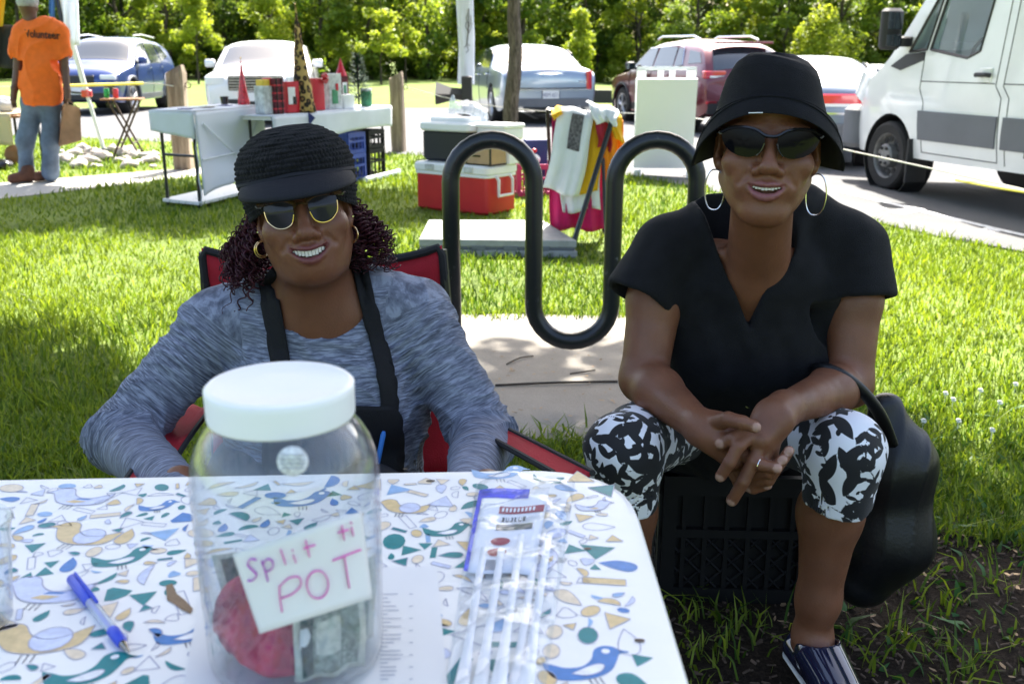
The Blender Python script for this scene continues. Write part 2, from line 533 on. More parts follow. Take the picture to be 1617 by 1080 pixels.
for k in range(3): stripe((-2.5 + 3.0 * k, 20.5, 0), (-2.9 + 3.0 * k, 25.0, 0), 0.10)
# footpath on the left
na = [G(-250, 345), G(0, 315), G(140, 299), G(277, 283), G(420, 270), G(560, 262)]
fa = [G(-250, 317), G(0, 290), G(140, 279), G(277, 268), G(420, 258), G(560, 252)]
P = [[a.lerp(b, t / 4) + Vector((0, 0, 0.005)) for t in range(5)] for a, b in zip(na, fa)]
o = MB().grid(P).build('footpath', MAT['pavement'], sharp=None); fix_normals(o); o['kind'] = 'structure'
# concrete pad under the cycle rack
PAD = (-0.95, 1.02, 2.93, 4.55)
def pad_edge():
    pts = []; x0, x1, y0, y1 = PAD
    for k in range(16): pts.append((x0 + (x1 - x0) * k / 16, y0))
    for k in range(12): pts.append((x1, y0 + (y1 - y0) * k / 12))
    for k in range(16): pts.append((x1 - (x1 - x0) * k / 16, y1))
    for k in range(12): pts.append((x0, y1 - (y1 - y0) * k / 12))
    return [(x + rnd.uniform(-.025, .025), y + rnd.uniform(-.025, .025)) for x, y in pts]
pe = pad_edge()
mb = MB(); mb.prism([(x, y, -0.05) for x, y in pe], (0, 0, 0.062))
o = mb.build('concrete_pad', MAT['pad_concrete'], sharp=30); fix_normals(o); o['kind'] = 'structure'
# bare mulch bed in the right foreground
mpts = []
for k in range(60):
    a = 2 * math.pi * k / 60; rr = 1 + 0.12 * math.sin(3 * a + 1) + 0.07 * math.sin(7 * a)
    mpts.append((1.2 + 1.25 * rr * math.cos(a), 1.35 + 1.08 * rr * math.sin(a)))
o = MB().add([(x, y, 0.004) for x, y in mpts], [tuple(range(60))]).build('mulch_bed', MAT['mulch'], sharp=None)
o['kind'] = 'structure'
def in_mulch(x, y):
    dx, dy = (x - 1.2) / 1.25, (y - 1.35) / 1.08
    a = np.arctan2(dy, dx); rr = 1 + 0.12 * np.sin(3 * a + 1) + 0.07 * np.sin(7 * a)
    return np.hypot(dx, dy) / rr

# ------------------------------------------------------------------ grass
leaf_mat('grass_blade', (0.040, 0.100, 0.010), (0.27, 0.35, 0.035), 0.5, 0.5)
leaf_mat('clover_leaf', (0.03, 0.10, 0.02), (0.09, 0.20, 0.05), 0.3, 0.5)
def blades(name, label, XY, hgt, wid, m, lean=0.5, seed=1, shade=None):
    g = np.random.default_rng(seed); n = len(XY)
    az = g.uniform(0, 2 * np.pi, n); ln = hgt * g.uniform(0.1, lean, n); tw = g.uniform(0, 2 * np.pi, n)
    Z = gz_np(XY[:, 0], XY[:, 1])
    b = np.stack([XY[:, 0], XY[:, 1], Z - 0.004], 1)
    s = np.stack([np.cos(tw), np.sin(tw), 0 * tw], 1) * (wid / 2)[:, None]
    d = np.stack([np.cos(az), np.sin(az), 0 * az], 1)
    up = np.array([0, 0, 1.0])
    m1 = b + up * (hgt * 0.55)[:, None] + d * (ln * 0.3)[:, None]
    tip = b + up * (hgt * g.uniform(0.75, 1.0, n))[:, None] + d * ln[:, None]
    V = np.stack([b - s, b + s, m1 + s * 0.85, m1 - s * 0.85, tip], 1).reshape(-1, 3)
    i = np.arange(n) * 5
    me = bpy.data.meshes.new(name)
    me.vertices.add(n * 5); me.vertices.foreach_set('co', V.astype(np.float32).ravel())
    loops = np.stack([i, i + 1, i + 2, i + 3, i + 3, i + 2, i + 4], 1).ravel()
    me.loops.add(n * 7); me.loops.foreach_set('vertex_index', loops.astype(np.int32))
    me.polygons.add(n * 2)
    st = np.stack([np.arange(n) * 7, np.arange(n) * 7 + 4], 1).ravel()
    me.polygons.foreach_set('loop_start', st.astype(np.int32))
    me.materials.append(m); me.update(calc_edges=True)
    o = bpy.data.objects.new(name, me); COL.objects.link(o)
    sh = shade if shade is not None else g.uniform(0, 1, n) ** 1.3
    attr(o, 'shade', np.repeat(sh, 5))
    o['kind'] = 'stuff'; o['label'] = label; o['category'] = 'grass' if 'grass' in name else 'plants'
    return o
def scatter(n, y0, y1, p, wide=0.66):
    """more blades near the camera, fewer and wider ones far off"""
    t = rng.uniform(0, 1, n)
    Y = (y0 ** (1 - p) + t * (y1 ** (1 - p) - y0 ** (1 - p))) ** (1 / (1 - p))
    return np.stack([rng.uniform(-1, 1, n) * (Y * wide + 0.9), Y], 1)
XY = scatter(330000, 1.15, 19.0, 1.35)
x, y = XY[:, 0], XY[:, 1]
keep = ~((x > PAD[0] - .02) & (x < PAD[1] + .0) & (y > PAD[2] - .01) & (y < PAD[3] - .01))
keep &= (y < y_near(x) + rng.normal(0, 0.05, len(x)))
pn = np.interp(x, [p.x for p in na][::1], [p.y for p in na]); pf = np.interp(x, [p.x for p in fa], [p.y for p in fa])
keep &= ~((y > pn) & (y < pf) & (x < na[-1].x))
mm = in_mulch(x, y)
keep &= (mm > 0.97) | (rng.uniform(0, 1, len(x)) < np.clip((mm - 0.62) * 0.40, 0.010, 0.5))
keep &= (rng.uniform(0, 1, len(x)) < 0.75 + 0.25 * np.sin(x * 3.1 + np.sin(y * 2.3) * 2) * np.sin(y * 2.7))
XY = XY[keep]; n = len(XY)
hg = rng.uniform(0.030, 0.075, n) * (1 + 0.35 * np.sin(XY[:, 0] * 2.2) * np.sin(XY[:, 1] * 1.7 + 1)) * np.where(XY[:, 1] > 9, 1.2, 1.0)
wd = 0.0042 * (0.75 + XY[:, 1] / 5.0) * rng.uniform(0.7, 1.4, n)
sh = np.clip(rng.beta(1.6, 2.2, n) + 0.18 * np.sin(XY[:, 0] * 1.3 + 2) * np.sin(XY[:, 1] * 0.9), 0, 1)
blades('grass', 'short green lawn grass between the tables, the path and the car park', XY, hg, wd, MAT['grass_blade'], 0.9, 3, sh)
# long grass tufts on the mulch, round the pad and against posts
def tufts(spots, per, hmin, hmax, spread, w, seed):
    g = np.random.default_rng(seed); out = []
    for sx, sy in spots: out.append(np.stack([sx + g.normal(0, spread, per), sy + g.normal(0, spread, per)], 1))
    A = np.concatenate(out); return A, g.uniform(hmin, hmax, len(A)), g.uniform(0.6, 1.3, len(A)) * w
sp = [tuple(G(u, v).to_2d()) for u, v in [(1500, 700), (1530, 740), (1470, 790), (1560, 800), (1590, 690), (1520, 860), (1450, 850), (1120, 980), (1150, 1030),
      (1100, 1050), (1180, 1000), (1390, 1000), (1440, 1020), (1350, 1040), (1560, 1010), (1590, 930), (1480, 960), (870, 705), (900, 700), (930, 712), (850, 715), (890, 722),
      (1060, 850), (1075, 900), (1090, 950), (1410, 930), (1540, 1060), (1480, 1070), (1590, 850), (1450, 730)]]
A, h1, w1 = tufts(sp, 22, 0.03, 0.09, 0.045, 0.0065, 5)
blades('grass_tufts', 'longer tufts of grass on the bare ground round the crate', A, h1, w1, MAT['grass_blade'], 1.5, 6)
sp2 = [(x, PAD[3] + rnd.uniform(-.05, .03)) for x in np.arange(PAD[0], PAD[1], 0.05)] + [(x, PAD[2] + rnd.uniform(-.02, .05)) for x in np.arange(PAD[0], PAD[1], 0.08)]
A, h1, w1 = tufts(sp2, 16, 0.03, 0.09, 0.03, 0.007, 8)
blades('grass_edge', 'ragged grass leaning over the edge of the concrete pad', A, h1, w1, MAT['grass_blade'], 1.6, 9)
# weeds with broad leaves and white clover heads
nW = 900
XYw = np.stack([rng.uniform(0.7, 2.4, nW), rng.uniform(1.2, 3.3, nW)], 1)
blades('clover_leaves', 'low broad clover and weed leaves at the edge of the mulch', XYw, rng.uniform(0.02, 0.05, nW), rng.uniform(0.012, 0.022, nW), MAT['clover_leaf'], 2.2, 12)
mat('clover_white', (0.75, 0.75, 0.68), 0.9)
proto = None
for u, v in [(1490, 645), (1502, 655), (1545, 640), (1575, 660), (1455, 690), (1510, 690), (1563, 705), (1600, 630)]:
    p = G(u, v)
    if proto is None:
        mb = MB()
        for k in range(14):
            a = rnd.uniform(0, 6.28); e = rnd.uniform(-.3, 1.4); d = Vector((math.cos(a) * math.cos(e), math.sin(a) * math.cos(e), math.sin(e)))
            mb.tube([(0, 0, .045), Vector((0, 0, .045)) + d * .010], [.0018, .0025], 4)
        mb.tube([(0, 0, 0), (0, 0, .045)], .0012, 4)
        proto = mb.build('clover_flower', MAT['clover_white'], local=True)
        o = proto
    else: o = proto.copy(); COL.objects.link(o)
    o.location = (p.x, p.y, 0.01)
    tag(o, 'small white clover flower in the grass right of the black bag', 'flower', 'white clover flowers in the grass')
# mulch chips and dead leaves
mat('chip', (0.10, 0.066, 0.045), 0.9, var=0.7, vscale=25)
mat('dry_leaf', (0.30, 0.20, 0.11), 0.8, var=0.6, vscale=18)
mb = MB()
for k in range(4200):
    a = rnd.uniform(0, 6.28); r = math.sqrt(rnd.random()) * 0.98
    x, y = 1.2 + 1.25 * r * math.cos(a), 1.35 + 1.08 * r * math.sin(a)
    L, w = rnd.uniform(.006, .024) * rnd.uniform(.6, 1.2), rnd.uniform(.002, .006); az = rnd.uniform(0, 6.28)
    rot = Matrix.Rotation(az, 3, 'Z') @ Matrix.Rotation(rnd.uniform(-.6, .6), 3, 'Y') @ Matrix.Rotation(rnd.uniform(-.6, .6), 3, 'X')
    mb.box((x, y, .007 + rnd.uniform(0, .006)), (L, w, .003), rot)
o = mb.build('mulch_chips', MAT['chip'], smooth=False); tag(o, 'brown bark chips strewn over the bare mulch bed', 'mulch', kind='stuff')
mb = MB()
for k in range(420):
    if k < 300: x, y = rnd.uniform(.55, 2.2), rnd.uniform(1.1, 2.5); z = .012
    else:
        x, y = rnd.uniform(-.6, .95), rnd.uniform(2.98, 4.2); z = .017
    L = rnd.uniform(.010, .028); az = rnd.uniform(0, 6.28); w = L * rnd.uniform(.25, .5)
    c, s = math.cos(az), math.sin(az); q = []
    for px, py, pz in ((-1, 0, 0), (-.3, 1, .25), (.5, .8, .2), (1, 0, .4), (.5, -.8, .1), (-.3, -1, .2)):
        q.append((x + (px * L * c - py * w * s) / 2, y + (px * L * s + py * w * c) / 2, z + pz * L * .25))
    mb.add(q, [(0, 1, 2, 3), (0, 3, 4, 5)])
o = mb.build('leaf_litter', MAT['dry_leaf'], smooth=False); tag(o, 'dry leaf litter on the mulch and the concrete pad', 'leaf litter', kind='stuff')
# twigs on the pad, each its own
mat('twig', (0.05, 0.035, 0.025), 0.9)
tw = [((782, 608), (975, 602), .0045), ((690, 620), (782, 628), .003), ((645, 600), (690, 598), .004), ((640, 640), (668, 632), .003), ((800, 575), (842, 562), .003),
      ((900, 590), (940, 584), .003), ((690, 558), (712, 562), .003), ((660, 682), (690, 684), .003)]
for i, ((u0, v0), (u1, v1), r) in enumerate(tw):
    a, b = G(u0, v0, .017), G(u1, v1, .017); mid = a.lerp(b, .5) + Vector((rnd.uniform(-.01, .01), rnd.uniform(-.02, .02), .003))
    o = MB().tube(catmull([a, mid, b], 4), r, 5).build('twig', MAT['twig'])
    tag(o, ['long straight dark twig beside the blouse of the right-hand person', 'thin bent twig in the shaded middle of the concrete pad', 'thick short twig close to the grey sleeve on the pad',
            'small twig just above the bent one on the pad', 'little twig at the edge of the sun patch on the pad', 'small twig under the right end of the rack loop',
            'tiny twig near the sunlit edge of the pad', 'short twig lowest on the pad beside the sleeve'][i], 'twig', 'twigs on the concrete pad')

# ------------------------------------------------------------------ trees
leaf_mat('leaf_dark', (0.045, 0.105, 0.016), (0.20, 0.29, 0.045), 0.58)
leaf_mat('leaf_mid', (0.075, 0.16, 0.020), (0.30, 0.39, 0.055), 0.58)
leaf_mat('leaf_bright', (0.20, 0.29, 0.025), (0.42, 0.48, 0.065), 0.6)
def bark(name, lo, hi, sc):
    m, nt, out = _new(name); vec = objco(nt, (sc, sc, sc * 0.22))
    b = N(nt, 'ShaderNodeBsdfPrincipled', Roughness=0.95); b.inputs['Specular IOR Level'].default_value = 0.2
    f = noise(nt, 1.0, 6, vec, 0.7, 1.0)
    nt.links.new(ramp(nt, f, [(0.35, lo), (0.65, hi)]), b.inputs['Base Color'])
    bp = N(nt, 'ShaderNodeBump', Strength=1.0, Distance=0.02); nt.links.new(f, bp.inputs['Height']); nt.links.new(bp.outputs[0], b.inputs['Normal'])
    nt.links.new(b.outputs[0], out.inputs[0]); MAT[name] = m
bark('bark', (0.045, 0.035, 0.028), (0.19, 0.155, 0.125), 26)
bark('bark_far', (0.03, 0.022, 0.018), (0.10, 0.08, 0.06), 6)
def leaf_cloud(centres, radii, counts, size, seed, squash=0.8):
    g = np.random.default_rng(seed); Ps = []; Sh = []
    for (c, r, n) in zip(centres, radii, counts):
        d = g.normal(size=(n, 3)); d /= np.linalg.norm(d, axis=1, keepdims=True)
        rr = r * g.uniform(0.25, 1.0, n) ** 0.6
        Ps.append(np.array(c) + d * rr[:, None] * np.array([1, 1, squash])); Sh.append(np.clip(g.normal(g.uniform(0.25, 0.75), 0.22, n), 0, 1))
    Pn = np.concatenate(Ps); sh = np.concatenate(Sh); n = len(Pn)
    a = g.normal(size=(n, 3)); a[:, 2] *= 0.6; a /= np.linalg.norm(a, axis=1, keepdims=True)
    b = np.cross(a, g.normal(size=(n, 3)) * np.array([.5, .5, 1])); b /= np.linalg.norm(b, axis=1, keepdims=True) + 1e-9
    L = (size * g.uniform(0.6, 1.35, n))[:, None]; Wd = L * g.uniform(0.35, 0.6, n)[:, None]
    c = np.cross(a, b)
    V = np.stack([Pn - a * L * .5, Pn + b * Wd * .5 + c * L * .06, Pn + a * L * .5 - c * L * .1, Pn - b * Wd * .5 + c * L * .06], 1).reshape(-1, 3)
    return V, np.arange(n * 4).reshape(-1, 4), np.repeat(sh, 4)
def leaf_mesh(name, V, Q, sh, m, parent):
    n = len(Q); me = bpy.data.meshes.new(name)
    me.vertices.add(len(V)); me.vertices.foreach_set('co', V.astype(np.float32).ravel())
    me.loops.add(n * 4); me.loops.foreach_set('vertex_index', Q.astype(np.int32).ravel())
    me.polygons.add(n); me.polygons.foreach_set('loop_start', (np.arange(n) * 4).astype(np.int32))
    me.materials.append(m); me.update(calc_edges=True)
    o = bpy.data.objects.new(name, me); COL.objects.link(o); o.parent = parent; ROOT[o] = ROOT[parent]
    attr(o, 'shade', sh); return o
def limb_tree(mb, base, top, r0, r1, branches, seed, wiggle=0.05, n=12):
    g = random.Random(seed); base, top = Vector(base), Vector(top); pts = []
    for k in range(n + 1):
        t = k / n; p = base.lerp(top, t) + Vector((g.uniform(-1, 1), g.uniform(-1, 1), 0)) * wiggle * (0.3 if k < 2 else 1) * min(1, t * 4)
        pts.append(p)
    rads = [r0 * (1.35 if k == 0 else 1) * (1 - k / n) + r1 * k / n for k in range(n + 1)]
    mb.tube(catmull(pts, 3), list(np.interp(np.linspace(0, n, n * 3 + 1), range(n + 1), rads)), 10)
    tips = []
    for (t, az, L, el) in branches:
        p = base.lerp(top, t); d = Vector((math.cos(az) * math.cos(el), math.sin(az) * math.cos(el), math.sin(el)))
        q = p + d * L * .5 + Vector((0, 0, .05 * L)); e = p + d * L + Vector((0, 0, .22 * L)); rr = (r0 + (r1 - r0) * t)
        mb.tube(catmull([p, q, e], 4), list(np.linspace(rr * .55, rr * .12, 9)), 6); tips.append((p, q, e))
    return tips
def far_tree(seed, hgt, wid, low, n, size, m):
    """a tree of the wood: trunk with limbs, crown of leaf clumps down to height low"""
    g = random.Random(seed); t = thing('forest_tree', '', 'tree')
    mb = MB(); br = [(g.uniform(.3, .95), g.uniform(0, 6.28), wid * g.uniform(.5, 1), g.uniform(.1, .7)) for k in range(9)]
    limb_tree(mb, (0, 0, 0), (g.uniform(-.4, .4), g.uniform(-.4, .4), hgt * .9), 0.14, 0.03, br, seed, .12)
    mb.build('trunk', MAT['bark_far'], t, local=True)
    C, Rr, K = [], [], []
    for k in range(26):
        z = low + (hgt - low) * g.random() ** .9; w = wid * (1 - ((z - hgt * .45) / (hgt * .62)) ** 2); w = max(w, .25 * wid)
        a = g.uniform(0, 6.28); r = w * math.sqrt(g.random())
        C.append((r * math.cos(a), r * math.sin(a), z)); Rr.append(g.uniform(.5, 1.0) * wid * .36); K.append(int(n / 26))
    V, Q, sh = leaf_cloud(C, Rr, K, size, seed); leaf_mesh('crown', V, Q, sh, m, t)
    return t
protos = [far_tree(100 + k, rnd.uniform(7, 10), rnd.uniform(2.0, 2.9), rnd.uniform(0.1, 0.9), 6000, 0.29, MAT[['leaf_dark', 'leaf_mid', 'leaf_mid', 'leaf_dark', 'leaf_mid', 'leaf_bright'][k]]) for k in range(6)]
k = 0; used = set()
def place_tree(px, py, kind, s, label, group, name='forest_tree'):
    src = protos[kind]
    if kind not in used: used.add(kind); o = src
    else: o = copy_tree(src)
    o.name = name
    o.location = (px, py, gz(px, py)); o.rotation_euler = (0, 0, rnd.uniform(0, 6.28)); o.scale = (s, s, s * rnd.uniform(.9, 1.15))
    tag(o, label, 'tree', group); return o
for row, (yy, step, lab) in enumerate(((62, 3.1, 'leafy tree in the front rank of the wood beyond the lawn'), (67, 3.3, 'darker tree in the second rank of the wood'), (73, 3.4, 'tree deep in the wood behind the second rank'))):
    n = int(84 / step)
    for i in range(n):
        px = -42 + step * i + rnd.uniform(-.7, .7)
        kind = rnd.choice([0, 1, 2, 3, 4, 1, 2, 5] if row == 0 else [0, 3, 0, 1, 3])
        ords = ['first', 'second', 'third', 'fourth', 'fifth', 'sixth', 'seventh', 'eighth', 'ninth', 'tenth', 'eleventh', 'twelfth', 'thirteenth', 'fourteenth', 'fifteenth']
        lab2 = lab if row else ('leafy front-rank tree of the wood, ' + (ords[i] + ' from the left' if i < 14 else ords[n - 1 - i] + ' from the right'))
        place_tree(px, yy + rnd.uniform(-1.6, 1.6), kind, rnd.uniform(.85, 1.2), lab2, ['front rank of the wood', 'second rank of the wood', 'back of the wood'][row])
# undergrowth closing the foot of the wood
ug = [far_tree(140 + k, 3.4, 2.3, 0.0, 2600, 0.26, MAT[['leaf_dark', 'leaf_mid', 'leaf_dark'][k]]) for k in range(3)]
for row, (yy, n_) in enumerate(((64.5, 30), (70, 30), (78, 26))):
    for i in range(n_):
        k = (i * 7 + row) % 3; o = ug[k] if (row == 0 and i < 3 and (i * 7) % 3 == k and not ug[k].get('label')) else copy_tree(ug[k])
        o.name = 'woodland_shrub'; px = -46 + 92 * (i + .5) / n_ + rnd.uniform(-.8, .8); s_ = rnd.uniform(.8, 1.25) * (1 + .35 * row)
        o.location = (px, yy + rnd.uniform(-1, 1), gz(px, yy)); o.rotation_euler = (0, 0, rnd.uniform(0, 6.28)); o.scale = (s_, s_, s_ * rnd.uniform(.8, 1.3))
        tag(o, 'dark shrub among the trunks at the foot of the wood', 'shrub', 'undergrowth of the wood')
# saplings standing free on the lawn
def sapling(seed, hgt, wid, low, n, size, u, v, label, dist=None, m='leaf_bright', trunk=.045):
    n = int(n * 1.9); size = size * .70
    p = G(u, v); p = Vector((p.x, p.y, gz(p.x, p.y))); g = random.Random(seed)
    t = thing('sapling_tree', label, 'tree', p, group='young trees on the lawn')
    mb = MB(); br = [(g.uniform(.35, .95), g.uniform(0, 6.28), wid * g.uniform(.5, 1), g.uniform(.2, .7)) for k in range(9)]
    limb_tree(mb, (0, 0, 0), (g.uniform(-.2, .2), 0, hgt * .92), trunk, .012, br, seed, .05)
    mb.build('trunk', MAT['bark_far'], t, local=True)
    C, Rr, K = [], [], []
    for k in range(30):
        z = low + (hgt - low) * g.random(); f = (z - low) / (hgt - low); w = wid * (1.05 - f) ** .7
        a = g.uniform(0, 6.28); r = w * math.sqrt(g.random())
        C.append((r * math.cos(a), r * math.sin(a), z)); Rr.append(wid * g.uniform(.2, .42)); K.append(int(n / 30))
    V, Q, sh = leaf_cloud(C, Rr, K, size, seed); leaf_mesh('crown', V, Q, sh, MAT[m], t)
sapling(31, 5.0, 1.25, 1.6, 2600, .26, 314, 133, 'bright yellow-green young tree behind the post left of the white car')
sapling(32, 4.6, 1.0, 1.5, 2200, .26, 602, 134, 'slim young tree on the lawn above the green tin')
sapling(33, 4.8, 1.0, 1.4, 2200, .26, 641, 131, 'young tree directly behind the tall wooden fence post')
sapling(34, 5.6, 1.5, 1.2, 2600, .28, 430, 130, 'young tree with pale leaves behind the white car')
sapling(35, 3.3, 1.0, 0.5, 2000, .24, 915, 135, 'bright young tree right of the silver saloon car')
sapling(36, 4.2, 2.4, 0.2, 4200, .28, 1290, 128, 'broad yellow-green bush above the black bucket hat')
sapling(37, 4.4, 1.8, 0.3, 3200, .26, 1060, 127, 'rounded green bush behind the red car', m='leaf_mid')
sapling(38, 6.0, 2.0, 1.2, 3200, .30, 760, 126, 'bright tree between the white banner and the bare trunk')
sapling(39, 4.0, 1.6, 0.2, 3000, .26, 1150, 126, 'light green bush over the roof of the red car')
sapling(40, 4.6, 1.4, 0.8, 2600, .26, 540, 127, 'tree with glowing leaves behind the leopard print cone')
# shade trees, one trunk in view, two placed unseen; crowns shaped for the wanted shade
def shade_tree(base, top, r0, crown_c, crown_r, n, size, seed, label, name='shade_tree', clumps=46, hole=None):
    t = thing(name, label, 'tree', base); g = random.Random(seed); cc = Vector(crown_c)
    mb = MB(); br = []
    for k in range(11):
        tt = g.uniform(.5, .98); br.append((tt, g.uniform(0, 6.28), crown_r[0] * g.uniform(.5, .85), g.uniform(.15, .6)))
    limb_tree(mb, base, top, r0, r0 * .3, br, seed, .035, 16)
    tr = mb.build('trunk', MAT['bark'], t)
    C, Rr, K = [], [], []
    while len(C) < clumps:
        p = Vector((g.uniform(-1, 1), g.uniform(-1, 1), g.uniform(-1, 1)))
        if p.length > 1: continue
        c = cc + Vector((p.x * crown_r[0], p.y * crown_r[1], p.z * crown_r[2]))
        if hole and hole(c): continue
        C.append(tuple(c - Vector(base))); Rr.append(g.uniform(.55, .95)); K.append(int(n / clumps))
    V, Q, sh = leaf_cloud(C, Rr, K, size, seed); leaf_mesh('crown', V, Q, sh, MAT['leaf_mid'], t)
    return t
def shadow_of(c): k = c.z / sdir.z; return c.x - sdir.x * k, c.y - sdir.y * k
def near_hole(c):  # drops clumps whose shadow would fall outside the wanted foreground shade
    x, y = shadow_of(c); return y > np.interp(x, [-4, -2.2, -.6, .25, .9, 1.6, 4], [4.0, 4.05, 3.75, 3.65, 3.0, 2.85, 2.9]) - .35 or y < -1.6
def far_hole(c):  # keeps only clumps whose shadow lands on the left lawn band
    x, y = shadow_of(c); return not (-5.2 < x < -.9 + (y - 7) * .25 and 7.2 < y < 9.0)
b = G(806, 252)
shade_tree((b.x, b.y, 0), (W(822, -240, b.y).x, b.y + .1, 5.2), 0.105, (-1.9, 12.2, 5.3), (3.0, 2.2, 1.6), 30000, .15, 51,
           'slender tree with grey-brown bark rising behind the stacked coolers', hole=far_hole)
shade_tree((-4.6, 4.6, 0), (-3.6, 5.4, 5.5), 0.17, (-1.4, 5.6, 5.3), (3.5, 3.6, 1.5), 58000, .16, 52, 'broad shade tree left of the seated people, out of the picture, crown shaped for their shade', clumps=72, hole=near_hole)
shade_tree((4.9, 4.0, 0), (4.0, 4.9, 5.5), 0.17, (2.1, 5.3, 5.1), (3.0, 3.6, 1.5), 46000, .16, 53, 'broad shade tree right of the seated people, out of the picture, crown shaped for their shade', clumps=62, hole=near_hole)
# ================================================================== PEOPLE
def skin_mat(name, col, lip, palm):
    m, nt, out = _new(name); vec = objco(nt)
    b = N(nt, 'ShaderNodeBsdfPrincipled', Roughness=0.46); nt.links.new(ramp(nt, noise(nt, 34, 4, vec), [(.3, .36), (.7, .58)]), b.inputs['Roughness']); b.inputs['Specular IOR Level'].default_value = 0.42
    b.inputs['Subsurface Weight'].default_value = 0.12; b.inputs['Subsurface Radius'].default_value = (0.7, 0.25, 0.12); b.inputs['Subsurface Scale'].default_value = 0.004
    c = ramp(nt, noise(nt, 16, 4, vec), [(0.3, [x * 0.86 for x in col]), (0.7, [x * 1.14 for x in col])])
    c = mixc(nt, ramp(nt, noise(nt, 140, 3, vec), [(0.62, 0.0), (0.8, 0.35)]), c, [x * 0.6 for x in col])
    for nm, cc, w in (('lip', lip, 0.9), ('nail', palm, 0.85), ('warm', (col[0] * 1.35, col[1] * 1.05, col[2] * 0.9), 0.6), ('white', (0.72, 0.68, 0.6), 1.0)):
        at = N(nt, 'ShaderNodeAttribute', attribute_name=nm)
        mu = N(nt, 'ShaderNodeMath', operation='MULTIPLY'); mu.inputs[1].default_value = w; nt.links.new(at.outputs['Fac'], mu.inputs[0])
        c = mixc(nt, mu.outputs[0], c, cc)
    nt.links.new(c, b.inputs['Base Color'])
    bp = N(nt, 'ShaderNodeBump', Strength=0.35, Distance=0.002); nt.links.new(noise(nt, 300, 5, vec), bp.inputs['Height'])
    nt.links.new(bp.outputs[0], b.inputs['Normal']); nt.links.new(b.outputs[0], out.inputs[0]); MAT[name] = m; return m
skin_mat('skin_right', (0.175, 0.070, 0.036), (0.24, 0.085, 0.095), (0.42, 0.25, 0.19))
skin_mat('skin_left', (0.165, 0.066, 0.034), (0.14, 0.030, 0.042), (0.4, 0.2, 0.15))
skin_mat('skin_far', (0.13, 0.065, 0.042), (0.2, 0.08, 0.08), (0.3, 0.2, 0.15))
mat('teeth', (0.62, 0.58, 0.51), 0.3)
mat('gold', (0.85, 0.60, 0.30), 0.22, metal=1.0)
mat('silver_metal', (0.80, 0.78, 0.74), 0.2, metal=1.0)
mat('dark_lens', (0.004, 0.004, 0.005), 0.07, spec=0.10)
mat('lens_grey', (0.022, 0.021, 0.028), 0.10, spec=0.3)
mat('frame_black', (0.010, 0.009, 0.009), 0.2, spec=0.6)
mat('frame_tortoise', (0.05, 0.028, 0.012), 0.2, var=0.8, vscale=80)

